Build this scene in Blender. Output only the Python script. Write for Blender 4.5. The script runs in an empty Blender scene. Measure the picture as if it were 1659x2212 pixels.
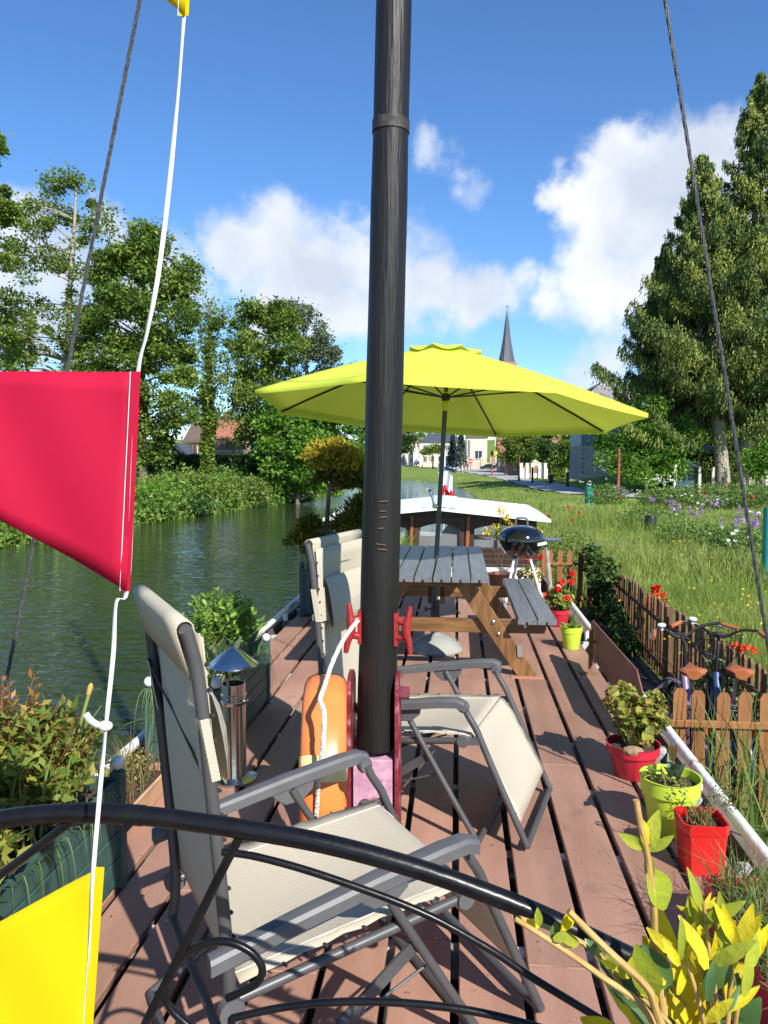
import bpy, bmesh, math, random
import numpy as np
from mathutils import Vector, Matrix
rnd = random.Random(7)
rng = np.random.default_rng(11)
R = math.radians
scene = bpy.context.scene
COL = scene.collection

# ---------------------------------------------------------------- camera
F, CX, CY, YH, XV, H = 1660.0, 829.5, 1106.0, 995.0, 989.0, 1.55
PITCH = math.atan((CY - YH) / F)
YAW = math.atan((XV - CX) / F * math.cos(PITCH))
cam_data = bpy.data.cameras.new('camera')
cam = bpy.data.objects.new('camera', cam_data)
COL.objects.link(cam)
cam_data.sensor_fit = 'HORIZONTAL'
cam_data.sensor_width = 36.0
cam_data.lens = 36.0 * F / 1659.0
cam_data.clip_start = 0.05
cam_data.clip_end = 6000
cam.location = (0, 0, H)
cam.rotation_euler = (math.pi / 2 - PITCH, 0, YAW)
scene.camera = cam
CAMR = cam.rotation_euler.to_matrix()

def ray(x, y):
    return (CAMR @ Vector(((x - CX) / F, -(y - CY) / F, -1.0)))
def at_z(x, y, z=0.0):
    d = ray(x, y); t = (z - H) / d.z
    return Vector((d.x * t, d.y * t, z))
def at_Y(x, y, Y):
    d = ray(x, y); t = Y / d.y
    return Vector((d.x * t, Y, H + d.z * t))
def at_X(x, y, X):
    d = ray(x, y); t = X / d.x
    return Vector((X, d.y * t, H + d.z * t))

# ---------------------------------------------------------------- light
SUN_EL = R(38)
SUN_H = Vector((0.56, -0.83, 0)).normalized()
sun_vec = Vector((SUN_H.x * math.cos(SUN_EL), SUN_H.y * math.cos(SUN_EL), math.sin(SUN_EL)))
sl = bpy.data.lights.new('sun', 'SUN')
sl.energy = 4.9
sl.angle = R(0.55)
sl.color = (1.0, 0.95, 0.87)
so = bpy.data.objects.new('sun', sl)
COL.objects.link(so)
so.rotation_euler = (-sun_vec).to_track_quat('-Z', 'Y').to_euler()
so.location = (10, -15, 20)

world = bpy.data.worlds.new('World')
scene.world = world
world.use_nodes = True
wn, wl = world.node_tree.nodes, world.node_tree.links
wn.clear()
def N(t, **kw):
    n = wn.new(t)
    for k, v in kw.items():
        setattr(n, k, v)
    return n
out = N('ShaderNodeOutputWorld')
sky = N('ShaderNodeTexSky', sky_type='NISHITA', sun_disc=False)
sky.sun_elevation = SUN_EL
sky.sun_rotation = math.atan2(SUN_H.x, SUN_H.y)
sky.altitude = 500
sky.air_density = 1.0
sky.dust_density = 0.0
sky.ozone_density = 4.0
bg = N('ShaderNodeBackground')
bg.inputs['Strength'].default_value = 0.12
world.cycles.sampling_method = 'MANUAL'; world.cycles.sample_map_resolution = 512
tc = N('ShaderNodeTexCoord')
# clouds: puffs given by direction (azimuth, elevation), roughened with noise, all round the sky
nz = N('ShaderNodeTexNoise'); nz.inputs['Scale'].default_value = 7.0; nz.inputs['Detail'].default_value = 8.0
nz.inputs['Roughness'].default_value = 0.6
wl.new(tc.outputs['Generated'], nz.inputs['Vector'])
sub = N('ShaderNodeVectorMath', operation='SUBTRACT'); sub.inputs[1].default_value = (0.5, 0.5, 0.5)
wl.new(nz.outputs['Color'], sub.inputs[0])
scl = N('ShaderNodeVectorMath', operation='SCALE'); scl.inputs['Scale'].default_value = 0.16
wl.new(sub.outputs[0], scl.inputs[0])
add = N('ShaderNodeVectorMath', operation='ADD')
wl.new(tc.outputs['Generated'], add.inputs[0]); wl.new(scl.outputs[0], add.inputs[1])
puffs = [(500, 545, 95, 1), (585, 560, 115, 1), (690, 590, 120, 1), (760, 550, 95, 1), (850, 600, 110, 1), (940, 640, 95, 1),
         (1030, 655, 80, .95), (600, 640, 90, .9), (740, 670, 110, .9), (880, 690, 80, .7),
         (1345, 330, 85, 1), (1420, 380, 115, 1), (1500, 345, 90, .95), (1235, 395, 60, .9), (1180, 410, 45, .7), (1290, 430, 95, 1),
         (1370, 480, 135, 1), (1470, 520, 130, 1), (1580, 430, 130, 1), (1290, 560, 90, .9), (1200, 640, 80, .9), (1290, 640, 110, 1), (1400, 640, 110, .9),
         (1110, 640, 70, .8), (1310, 800, 90, .7), (1230, 800, 60, .6), (955, 362, 55, .55), (985, 390, 45, .45),
         (240, 470, 60, .85), (60, 470, 90, .8), (150, 560, 120, .8), (330, 610, 110, .8), (30, 640, 160, .8), (250, 720, 150, .7)]
blobs = [(ray(x, y).normalized(), r / F, a) for x, y, r, a in puffs]
crng = random.Random(5)
for _ in range(26):                    # the same kind of cumulus round the rest of the sky
    az = crng.uniform(R(50), R(310)); el = crng.uniform(R(6), R(30))
    for k in range(2):
        a2, e2 = az + crng.uniform(-.1, .1), el + crng.uniform(-.04, .04)
        blobs.append((Vector((math.sin(a2) * math.cos(e2), math.cos(a2) * math.cos(e2), math.sin(e2))), crng.uniform(.05, .1), crng.uniform(.7, 1)))
acc = None
for c, r, a in blobs:
    dd = N('ShaderNodeVectorMath', operation='DISTANCE'); dd.inputs[1].default_value = c
    wl.new(add.outputs[0], dd.inputs[0])
    mr = N('ShaderNodeMapRange', interpolation_type='SMOOTHSTEP')
    mr.inputs['From Min'].default_value = r * 1.35; mr.inputs['From Max'].default_value = r * 0.15
    mr.inputs['To Min'].default_value = 0; mr.inputs['To Max'].default_value = a
    wl.new(dd.outputs['Value'], mr.inputs['Value'])
    if acc is None:
        acc = mr.outputs[0]
    else:
        mx = N('ShaderNodeMath', operation='MAXIMUM')
        wl.new(acc, mx.inputs[0]); wl.new(mr.outputs[0], mx.inputs[1]); acc = mx.outputs[0]
n2 = N('ShaderNodeTexNoise'); n2.inputs['Scale'].default_value = 13.0; n2.inputs['Detail'].default_value = 7.0
wl.new(tc.outputs['Generated'], n2.inputs['Vector'])
md = N('ShaderNodeMath', operation='MULTIPLY_ADD'); md.inputs[1].default_value = 0.5; md.inputs[2].default_value = -0.27
wl.new(n2.outputs['Fac'], md.inputs[0])
ad = N('ShaderNodeMath', operation='ADD'); wl.new(acc, ad.inputs[0]); wl.new(md.outputs[0], ad.inputs[1])
al = N('ShaderNodeMapRange', interpolation_type='SMOOTHSTEP')
al.inputs['From Min'].default_value = 0.08; al.inputs['From Max'].default_value = 0.85
al.inputs['To Max'].default_value = 0.97
wl.new(ad.outputs[0], al.inputs['Value'])
n3 = N('ShaderNodeTexNoise'); n3.inputs['Scale'].default_value = 6.5; n3.inputs['Detail'].default_value = 5.0
mp3 = N('ShaderNodeMapping'); mp3.inputs['Location'].default_value = (0.03, 0.02, 0.045)
wl.new(tc.outputs['Generated'], mp3.inputs['Vector']); wl.new(mp3.outputs[0], n3.inputs['Vector'])
cr = N('ShaderNodeValToRGB')
cr.color_ramp.elements[0].position = 0.36; cr.color_ramp.elements[0].color = (3.6, 4.0, 4.7, 1)
cr.color_ramp.elements[1].position = 0.62; cr.color_ramp.elements[1].color = (5.6, 5.75, 5.9, 1)
wl.new(n3.outputs['Fac'], cr.inputs['Fac'])
mixc = N('ShaderNodeMix', data_type='RGBA')
wl.new(al.outputs[0], mixc.inputs['Factor'])
hs = N('ShaderNodeHueSaturation'); hs.inputs['Saturation'].default_value = 1.1; hs.inputs['Value'].default_value = 1.0
wl.new(sky.outputs[0], hs.inputs['Color'])
tn_ = N('ShaderNodeMix', data_type='RGBA', blend_type='MULTIPLY'); tn_.inputs['Factor'].default_value = 1
tn_.inputs[7].default_value = (.76, .875, 1.0, 1)
wl.new(hs.outputs[0], tn_.inputs[6]); wl.new(tn_.outputs[2], mixc.inputs[6]); wl.new(cr.outputs[0], mixc.inputs[7])
wl.new(mixc.outputs[2], bg.inputs['Color'])
wl.new(bg.outputs[0], out.inputs[0])
vs = scene.view_settings
vs.view_transform = 'Standard'; vs.look = 'None'; vs.exposure = 0.68; vs.gamma = 1.0; vs.use_curve_mapping = False
scene.cycles.max_bounces = 7
scene.cycles.transparent_max_bounces = 8
scene.cycles.use_denoising = True

# ---------------------------------------------------------------- materials
MATS = {}
def mat(name, col, col2=None, col3=None, scale=8, detail=4, ramp=(.35, .65), rough=.6, metal=0, bump=0, bscale=40, stretch=(1, 1, 1),
        spec=.5, coat=0, trans=0, rand=0, tint=False, bstretch=None, alpha=1.0, extra=None):
    if name in MATS:
        return MATS[name]
    m = bpy.data.materials.new(name); m.use_nodes = True
    nt = m.node_tree; n, l = nt.nodes, nt.links
    b = n['Principled BSDF']
    b.inputs['Roughness'].default_value = rough
    b.inputs['Metallic'].default_value = metal
    b.inputs['Specular IOR Level'].default_value = spec
    b.inputs['Coat Weight'].default_value = coat
    c4 = lambda c: (c[0], c[1], c[2], 1)
    b.inputs['Base Color'].default_value = c4(col)
    tcn = n.new('ShaderNodeTexCoord')
    src = None
    if col2 is not None:
        rp = n.new('ShaderNodeValToRGB')
        rp.color_ramp.elements[0].color = c4(col); rp.color_ramp.elements[1].color = c4(col2)
        rp.color_ramp.elements[0].position, rp.color_ramp.elements[1].position = ramp
        if col3 is not None:
            e = rp.color_ramp.elements.new((ramp[0] + ramp[1]) / 2); e.color = c4(col2)
            rp.color_ramp.elements[2].color = c4(col3)
        if tint:
            at = n.new('ShaderNodeAttribute'); at.attribute_name = 'tint'
            l.new(at.outputs['Fac'], rp.inputs['Fac'])
        else:
            mp = n.new('ShaderNodeMapping'); mp.inputs['Scale'].default_value = stretch
            l.new(tcn.outputs['Object'], mp.inputs['Vector'])
            ns = n.new('ShaderNodeTexNoise'); ns.inputs['Scale'].default_value = scale; ns.inputs['Detail'].default_value = detail
            l.new(mp.outputs[0], ns.inputs['Vector'])
            l.new(ns.outputs['Fac'], rp.inputs['Fac'])
        src = rp.outputs[0]
    if rand:
        oi = n.new('ShaderNodeObjectInfo')
        mr = n.new('ShaderNodeMapRange'); mr.inputs['To Min'].default_value = 1 - rand; mr.inputs['To Max'].default_value = 1 + rand
        l.new(oi.outputs['Random'], mr.inputs['Value'])
        h = n.new('ShaderNodeHueSaturation')
        l.new(mr.outputs[0], h.inputs['Value'])
        if src: l.new(src, h.inputs['Color'])
        else: h.inputs['Color'].default_value = c4(col)
        src = h.outputs[0]
    if src: l.new(src, b.inputs['Base Color'])
    if bump:
        mp2 = n.new('ShaderNodeMapping'); mp2.inputs['Scale'].default_value = bstretch or stretch
        l.new(tcn.outputs['Object'], mp2.inputs['Vector'])
        nb = n.new('ShaderNodeTexNoise'); nb.inputs['Scale'].default_value = bscale; nb.inputs['Detail'].default_value = 5
        l.new(mp2.outputs[0], nb.inputs['Vector'])
        bp = n.new('ShaderNodeBump'); bp.inputs['Strength'].default_value = bump; bp.inputs['Distance'].default_value = .02
        l.new(nb.outputs['Fac'], bp.inputs['Height']); l.new(bp.outputs[0], b.inputs['Normal'])
    if alpha < 1:
        b.inputs['Alpha'].default_value = alpha
    if trans:
        tr = n.new('ShaderNodeBsdfTranslucent'); ms = n.new('ShaderNodeMixShader'); ms.inputs['Fac'].default_value = trans
        if src: l.new(src, tr.inputs['Color'])
        else: tr.inputs['Color'].default_value = c4(col)
        l.new(b.outputs[0], ms.inputs[1]); l.new(tr.outputs[0], ms.inputs[2])
        l.new(ms.outputs[0], n['Material Output'].inputs['Surface'])
    if extra: extra(n, l, b)
    MATS[name] = m
    return m

# ---------------------------------------------------------------- object helpers
OFF = {}
def props(o, label=None, cat=None, group=None, kind=None):
    if label: o['label'] = label
    if cat: o['category'] = cat
    if group: o['group'] = group
    if kind: o['kind'] = kind
    return o
def empty(name, loc, label=None, cat=None, group=None, kind=None, rz=0.0):
    o = bpy.data.objects.new(name, None); COL.objects.link(o)
    o.location = loc; o.rotation_euler.z = rz
    o.empty_display_size = .2
    OFF[o] = Vector(loc)
    return props(o, label, cat, group, kind)
def link(name, me, m, parent=None, loc=None, smooth=False, **kw):
    o = bpy.data.objects.new(name, me)
    if m is not None and not me.materials:
        for x in (m if isinstance(m, (list, tuple)) else [m]): me.materials.append(x)
    COL.objects.link(o)
    if parent is not None:
        o.parent = parent; OFF[o] = OFF[parent]
    else:
        OFF[o] = Vector((0, 0, 0))
    if loc is not None: o.location = loc
    if smooth:
        me.polygons.foreach_set('use_smooth', [True] * len(me.polygons))
    return props(o, **kw)
def perp(d):
    d = d.normalized()
    a = Vector((0, 0, 1)) if abs(d.z) < .9 else Vector((1, 0, 0))
    u = d.cross(a).normalized()
    return u, d.cross(u).normalized()

class MB:
    def __init__(s): s.v = []; s.f = []; s.mi = []; s.cur = 0
    def add(s, vs, fs):
        o = len(s.v); s.v += [tuple(x) for x in vs]
        for f in fs: s.f.append(tuple(i + o for i in f)); s.mi.append(s.cur)
    def box(s, c, size, rot=None, taper=1.0):
        hx, hy, hz = size[0] / 2, size[1] / 2, size[2] / 2
        vs = []
        for z in (-1, 1):
            t = taper if z > 0 else 1
            for y in (-1, 1):
                for x in (-1, 1):
                    p = Vector((x * hx * t, y * hy * t, z * hz))
                    if rot is not None: p = rot @ p
                    vs.append(p + Vector(c))
        s.add(vs, [(0, 2, 3, 1), (4, 5, 7, 6), (0, 1, 5, 4), (2, 6, 7, 3), (0, 4, 6, 2), (1, 3, 7, 5)])
        return s
    def bar(s, a, b, w, h, up=Vector((0, 0, 1))):
        a, b = Vector(a), Vector(b); d = (b - a).normalized()
        u = d.cross(Vector(up))
        if u.length < 1e-4: u = d.cross(Vector((1, 0, 0)))
        u.normalize(); k = u.cross(d).normalized()
        vs = [p + u * w / 2 * sx + k * h / 2 * sz for p in (a, b) for sx, sz in ((-1, -1), (1, -1), (1, 1), (-1, 1))]
        s.add(vs, [(0, 1, 2, 3), (7, 6, 5, 4), (0, 4, 5, 1), (1, 5, 6, 2), (2, 6, 7, 3), (3, 7, 4, 0)])
        return s
    def tube(s, pts, r, n=8, cap=True, closed=False):
        pts = [Vector(p) for p in pts]; m = len(pts)
        rs = r if isinstance(r, (list, tuple)) else [r] * m
        u = None; vs = []
        for i, p in enumerate(pts):
            if closed: d = pts[(i + 1) % m] - pts[i - 1]
            else: d = pts[min(i + 1, m - 1)] - pts[max(i - 1, 0)]
            d.normalize()
            if u is None: u, w = perp(d)
            else:
                u = (u - d * u.dot(d))
                if u.length < 1e-5: u, w = perp(d)
                u.normalize(); w = d.cross(u).normalized()
            for k in range(n):
                a = 2 * math.pi * k / n
                vs.append(p + (u * math.cos(a) + w * math.sin(a)) * rs[i])
        fs = []
        for i in range(m if closed else m - 1):
            j = (i + 1) % m
            for k in range(n):
                fs.append((i * n + k, i * n + (k + 1) % n, j * n + (k + 1) % n, j * n + k))
        if cap and not closed:
            fs.append(tuple(range(n - 1, -1, -1))); fs.append(tuple((m - 1) * n + k for k in range(n)))
        s.add(vs, fs); return s
    def lathe(s, prof, c=(0, 0, 0), n=20, axis=None, cap=(True, True)):
        c = Vector(c); rot = axis
        vs = []
        for r, z in prof:
            for k in range(n):
                a = 2 * math.pi * k / n
                p = Vector((r * math.cos(a), r * math.sin(a), z))
                if rot is not None: p = rot @ p
                vs.append(c + p)
        fs = []
        for i in range(len(prof) - 1):
            for k in range(n):
                fs.append((i * n + k, i * n + (k + 1) % n, (i + 1) * n + (k + 1) % n, (i + 1) * n + k))
        if cap[0]: fs.append(tuple(range(n - 1, -1, -1)))
        if cap[1]: fs.append(tuple((len(prof) - 1) * n + k for k in range(n)))
        s.add(vs, fs); return s
    def ball(s, c, r, n=12, m=7, sc=(1, 1, 1)):
        prof = [(max(1e-4, r * math.sin(math.pi * i / m)), -r * math.cos(math.pi * i / m)) for i in range(m + 1)]
        o = len(s.v); s.lathe(prof, (0, 0, 0), n, cap=(False, False))
        for i in range(o, len(s.v)):
            v = s.v[i]; s.v[i] = (c[0] + v[0] * sc[0], c[1] + v[1] * sc[1], c[2] + v[2] * sc[2])
        return s
    def prism(s, poly, d):          # polygon of 3-D points, extruded along d
        d = Vector(d); n = len(poly); poly = [Vector(p) for p in poly]
        s.add(poly + [p + d for p in poly], [tuple(range(n - 1, -1, -1)), tuple(range(n, 2 * n))] + [(i, (i + 1) % n, n + (i + 1) % n, n + i) for i in range(n)])
        return s
    def grid(s, pts):               # rows of points
        a, b = len(pts), len(pts[0])
        s.add([p for r in pts for p in r], [(i * b + j, i * b + j + 1, (i + 1) * b + j + 1, (i + 1) * b + j) for i in range(a - 1) for j in range(b - 1)])
        return s
    def build(s, name, m, parent=None, smooth=False, bevel=0, seg=2, auto=None, fix=True, **kw):
        me = bpy.data.meshes.new(name)
        off = OFF[parent] if parent is not None else Vector((0, 0, 0))
        me.from_pydata([(x - off.x, y - off.y, z - off.z) for x, y, z in s.v], [], s.f)
        if fix:
            bm = bmesh.new(); bm.from_mesh(me)
            bmesh.ops.recalc_face_normals(bm, faces=bm.faces)
            bm.to_mesh(me); bm.free()
        if isinstance(m, (list, tuple)):
            for x in m: me.materials.append(x)
            me.polygons.foreach_set('material_index', s.mi)
            m = None
        o = link(name, me, m, parent, **kw)
        if bevel:
            bv = o.modifiers.new('bevel', 'BEVEL'); bv.width = bevel; bv.segments = seg; bv.limit_method = 'ANGLE'; bv.angle_limit = R(40)
        if smooth:
            ang = R(auto if auto else 45)
            me.polygons.foreach_set('use_smooth', [True] * len(me.polygons))
            bm = bmesh.new(); bm.from_mesh(me)
            for e in bm.edges:
                if len(e.link_faces) == 2 and e.calc_face_angle(0) > ang: e.smooth = False
            bm.to_mesh(me); bm.free()
        return o

def np_mesh(name, V, quads=None, tris=None, tint=None, smooth=False):
    me = bpy.data.meshes.new(name)
    V = np.asarray(V, dtype=np.float32)
    me.vertices.add(len(V)); me.vertices.foreach_set('co', V.ravel())
    li, ls, st = [], [], 0
    if quads is not None and len(quads):
        q = np.asarray(quads, dtype=np.int32); li.append(q.ravel()); ls.append(np.arange(len(q), dtype=np.int32) * 4); st = len(q) * 4
    if tris is not None and len(tris):
        t = np.asarray(tris, dtype=np.int32); li.append(t.ravel()); ls.append(np.arange(len(t), dtype=np.int32) * 3 + st)
    li = np.concatenate(li); ls = np.concatenate(ls)
    me.loops.add(len(li)); me.loops.foreach_set('vertex_index', li)
    me.polygons.add(len(ls)); me.polygons.foreach_set('loop_start', ls)
    me.update(calc_edges=True); me.validate()
    if tint is not None:
        a = me.attributes.new('tint', 'FLOAT', 'FACE'); a.data.foreach_set('value', np.asarray(tint, dtype=np.float32))
    if smooth: me.polygons.foreach_set('use_smooth', [True] * len(me.polygons))
    return me
def unit(a): return a / (np.linalg.norm(a, axis=1, keepdims=True) + 1e-9)
def leaf_object(name, P, size, m, parent=None, D=None, up=.5, asp=.5, fold=.15, droop=0.0, var=.35, tint=None, **kw):
    """one leaf-shaped folded face for each point"""
    P = np.asarray(P, dtype=float); n = len(P)
    s = (np.full(n, size) if np.isscalar(size) else np.asarray(size)) * rng.uniform(1 - var, 1 + var, n)
    d = rng.normal(size=(n, 3)) if D is None else np.asarray(D) + rng.normal(size=(n, 3)) * .35
    d[:, 2] -= droop; d = unit(d)
    nn = rng.normal(size=(n, 3)); nn[:, 2] += up * 2; nn = unit(nn)
    w = unit(np.cross(d, nn)); nn = np.cross(w, d)
    hs = s[:, None] * .5
    V = np.empty((n, 4, 3))
    V[:, 0] = P - d * hs
    V[:, 1] = P + w * hs * asp * 1.0 + nn * hs * fold - d * hs * .1
    V[:, 2] = P + d * hs - nn * hs * fold
    V[:, 3] = P - w * hs * asp * 1.0 + nn * hs * fold - d * hs * .1
    off = OFF[parent] if parent is not None else Vector((0, 0, 0))
    V = V.reshape(-1, 3) - np.array(off)
    q = np.arange(n * 4).reshape(n, 4)
    if tint is None: tint = rng.random(n)
    return link(name, np_mesh(name, V, q, tint=tint), m, parent, **kw)
def blade_object(name, P, h, w, m, parent=None, lean=.35, var=.4, dirs=None, tint=None, **kw):
    """bent grass blades: a quad and a triangle each"""
    P = np.asarray(P, dtype=float); n = len(P)
    hh = (np.full(n, h) if np.isscalar(h) else np.asarray(h)) * rng.uniform(1 - var, 1 + var, n)
    a = rng.uniform(0, 2 * np.pi, n)
    ld = np.stack([np.cos(a), np.sin(a), np.zeros(n)], 1) if dirs is None else np.asarray(dirs)
    b = rng.uniform(0, 2 * np.pi, n)
    wd = np.stack([np.cos(b), np.sin(b), np.zeros(n)], 1) * (w / 2)
    le = (np.abs(rng.normal(size=n)) * lean + .08)[:, None] * hh[:, None]
    up = np.zeros((n, 3)); up[:, 2] = hh
    mid = P + up * .55 + ld * le * .3
    tip = P + up * np.clip(1 - .35 * (le / hh[:, None]), .3, 1) + ld * le
    V = np.stack([P - wd, P + wd, mid + wd * .7, mid - wd * .7, tip], 1).reshape(-1, 3)
    off = OFF[parent] if parent is not None else Vector((0, 0, 0))
    V -= np.array(off)
    i = np.arange(n)[:, None] * 5
    q = i + np.array([[0, 1, 2, 3]]); t = i + np.array([[3, 2, 4]])
    if tint is None: tint = rng.random(n)
    return link(name, np_mesh(name, V, q, t, tint=np.concatenate([tint, tint])), m, parent, **kw)
def in_ellipsoid(c, r, n, shell=.35):
    d = unit(rng.normal(size=(n, 3)))
    t = (shell + (1 - shell) * rng.random(n) ** .6)[:, None]
    return np.asarray(c) + d * t * np.asarray(r)
def copy_tree(o, parent=None):
    c = o.copy(); COL.objects.link(c); c.parent = parent
    for ch in list(o.children): copy_tree(ch, c)
    return c
def smooth_path(pts, k=6):
    pts = [Vector(p) for p in pts]; outp = []
    for i in range(len(pts) - 1):
        p0 = pts[max(i - 1, 0)]; p1 = pts[i]; p2 = pts[i + 1]; p3 = pts[min(i + 2, len(pts) - 1)]
        for j in range(k):
            t = j / k
            outp.append(0.5 * ((2 * p1) + (p2 - p0) * t + (2 * p0 - 5 * p1 + 4 * p2 - p3) * t * t + (3 * p1 - p0 - 3 * p2 + p3) * t ** 3))
    outp.append(pts[-1]); return outp
# ================================================================ setting: ground, water, path
RE = np.array([(-60, 1.62), (14, 1.62), (40, 1.5), (70, .9), (85, -.5), (100, -3), (114, -9), (130, -20), (160, -60), (220, -200), (700, -900)], float)
LE = np.array([(-60, -19), (0, -17), (18, -15.6), (25, -14.8), (34, -14), (46, -12.4), (52, -11), (65, -10.6), (85, -12), (105, -17), (125, -32), (150, -75), (210, -230), (700, -1000)], float)
def xr(y): return np.interp(y, RE[:, 0], RE[:, 1])
def xl(y): return np.interp(y, LE[:, 0], LE[:, 1])
def sstep(a, b, x):
    t = np.clip((x - a) / (b - a), 0, 1); return t * t * (3 - 2 * t)
def gz(x, y):
    x = np.asarray(x, float); y = np.asarray(y, float)
    dr = x - xr(y); dl = xl(y) - x
    bank = 3.2 * sstep(12, 24, y) + .25
    zr = -2.4 + 1.05 * sstep(-.5, 0, dr) + .5 * sstep(-.05, 1, dr / bank) + .06 * sstep(14, 40, y) + .8 * sstep(140, 205, y)
    zr = zr + .25 * sstep(10, 30, dr) * (1 - sstep(35, 50, y))
    zl = -2.4 + 1.05 * sstep(-.5, 0, dl) + 1.3 * sstep(-.1, 5.5, dl) + .7 * sstep(6, 25, dl)
    z = np.maximum(zr, zl)
    far = 14 * sstep(230, 480, np.hypot(x, y))
    z = z + .95 * np.exp(-((x - 13.0) / 3.2) ** 2 - ((y - 68) / 7.5) ** 2)
    und = .05 * np.sin(x * 1.7 + y * .6) + .04 * np.sin(x * .7 - y * 1.3) 
    return z + far + und * sstep(.5, 4, np.maximum(dr, dl))
def gz1(x, y): return float(gz(x, y))

grass_soil = mat('grass_ground', (.09, .15, .028), (.18, .25, .06), (.14, .20, .04), scale=1.3, detail=8, rough=.95, bump=.6, bscale=12, spec=.1)
gx = np.unique(np.concatenate([np.arange(-700, -40, 22), np.arange(-40, -18, 2.2), np.arange(-18, 26, .55), np.arange(26, 60, 2.5), np.arange(60, 700, 22)]))
gy = np.unique(np.concatenate([np.arange(-80, 0, 6), np.arange(0, 60, .9), np.arange(60, 135, 1.6), np.arange(135, 260, 6), np.arange(260, 900, 25)]))
GX, GY = np.meshgrid(gx, gy)
GV = np.stack([GX, GY, gz(GX, GY)], -1).reshape(-1, 3)
nxg, nyg = len(gx), len(gy)
ii = (np.arange(nyg - 1)[:, None] * nxg + np.arange(nxg - 1)[None, :]).ravel()
GQ = np.stack([ii, ii + 1, ii + 1 + nxg, ii + nxg], 1)
link('ground', np_mesh('ground', GV, GQ, smooth=True), grass_soil, kind='structure', label='green grassy river banks and land on both sides of the water')

def water_extra(n, l, b):
    tcn = n.new('ShaderNodeTexCoord')
    mp = n.new('ShaderNodeMapping'); mp.inputs['Scale'].default_value = (.75, 1.7, 1)
    l.new(tcn.outputs['Object'], mp.inputs['Vector'])
    w1 = n.new('ShaderNodeTexNoise'); w1.inputs['Scale'].default_value = 2.3; w1.inputs['Detail'].default_value = 2.5; w1.inputs['Roughness'].default_value = .55; w1.inputs['Distortion'].default_value = .6
    w2 = n.new('ShaderNodeTexNoise'); w2.inputs['Scale'].default_value = .35; w2.inputs['Detail'].default_value = 2
    l.new(mp.outputs[0], w1.inputs['Vector']); l.new(mp.outputs[0], w2.inputs['Vector'])
    mu = n.new('ShaderNodeMath'); mu.operation = 'MULTIPLY'
    pw = n.new('ShaderNodeMapRange'); pw.inputs['From Min'].default_value = .35; pw.inputs['From Max'].default_value = .65; pw.inputs['To Min'].default_value = .55
    l.new(w2.outputs['Fac'], pw.inputs['Value']); l.new(w1.outputs['Fac'], mu.inputs[0]); l.new(pw.outputs[0], mu.inputs[1])
    bp = n.new('ShaderNodeBump'); bp.inputs['Strength'].default_value = 1.0; bp.inputs['Distance'].default_value = .085
    l.new(mu.outputs[0], bp.inputs['Height']); l.new(bp.outputs[0], b.inputs['Normal'])
water = mat('river_water', (.022, .036, .016), (.034, .048, .02), scale=.15, rough=.06, spec=.55, extra=water_extra)
MB().grid([[(-900, -80, -1.3), (60, -80, -1.3)], [(-900, 700, -1.3), (60, 700, -1.3)]]).build('water', water, kind='structure', label='dark green rippled river reflecting sky and trees')

# paved path, then road
asph = mat('path_asphalt', (.30, .295, .29), (.38, .37, .36), scale=3, rough=.9, bump=.2, bscale=60)
def ribbon(name, pts, m, lift, label):
    P = smooth_path([(p[0], p[1], p[2]) for p in pts], 8)
    rows = []
    for i, p in enumerate(P):
        d = (P[min(i + 1, len(P) - 1)] - P[max(i - 1, 0)]); d.z = 0; d.normalize()
        nrm = Vector((-d.y, d.x, 0)); w = p.z / 2
        row = []
        for s in (-1, -.33, .33, 1):
            q = Vector((p.x, p.y, 0)) + nrm * w * s
            row.append((q.x, q.y, gz1(q.x, q.y) + lift))
        rows.append(row)
    return MB().grid(rows).build(name, m, smooth=True, kind='structure', label=label)
ribbon('path', [(60, 44, 3), (30, 46.5, 3), (20, 48, 3), (14, 49.5, 3), (9.8, 52, 3), (8.0, 58, 3), (7.5, 70, 3), (7.2, 84, 3.2), (6.8, 107, 4), (5.6, 135, 6), (3.5, 165, 7), (-1, 190, 8), (-8, 208, 8), (-30, 250, 8)], asph, .09, 'grey paved path along the grassy bank, widening to a road')
ribbon('parking_area', [(4, 152, 14), (11, 162, 18), (20, 170, 22)], asph, .12, 'grey paved parking area before the cream houses')
link('garden_sheet', np_mesh('garden_sheet', [(1.4, 5.05, -.83), (2.2, 5.05, -.83), (2.2, 12.4, -.80), (1.4, 12.4, -.83)], [(0, 1, 2, 3)]),
     mat('weed_sheet', (.012, .013, .016), (.03, .032, .036), scale=30, rough=.75, bump=.5, bscale=90), kind='structure', label='black ground cover sheet inside the picket fence')

# ================================================================ the barge
barge = empty('barge', (-.28, 5, -1.3), 'moored barge with brown plank deck, black wooden mast and white roofed wheelhouse', 'boat')
XC = -.28
hull_m = [mat('hull_paint', (.02, .03, .03), (.05, .05, .05), scale=4, rough=.5), mat('bulwark_paint', (.14, .105, .085), (.21, .165, .13), scale=3, rough=.6, bump=.1)]
def outline(off):
    pr = [(-3.5, .7), (-2.2, 1.25), (-.5, 1.45), (4, 1.5), (10, 1.48), (13, 1.4), (15, 1.15), (16, .75)]
    rgt = [Vector((XC + w - off, y, 0)) for y, w in pr]; lft = [Vector((XC - w + off, y, 0)) for y, w in reversed(pr)]
    return rgt + lft
hb = MB()
oo, oi = outline(0), outline(.05)
n = len(oo)
hb.add([(p.x, p.y, -1.75) for p in outline(.12)] + [(p.x, p.y, -.02) for p in oo], [(i, (i + 1) % n, n + (i + 1) % n, n + i) for i in range(n)])
hb.cur = 1
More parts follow.
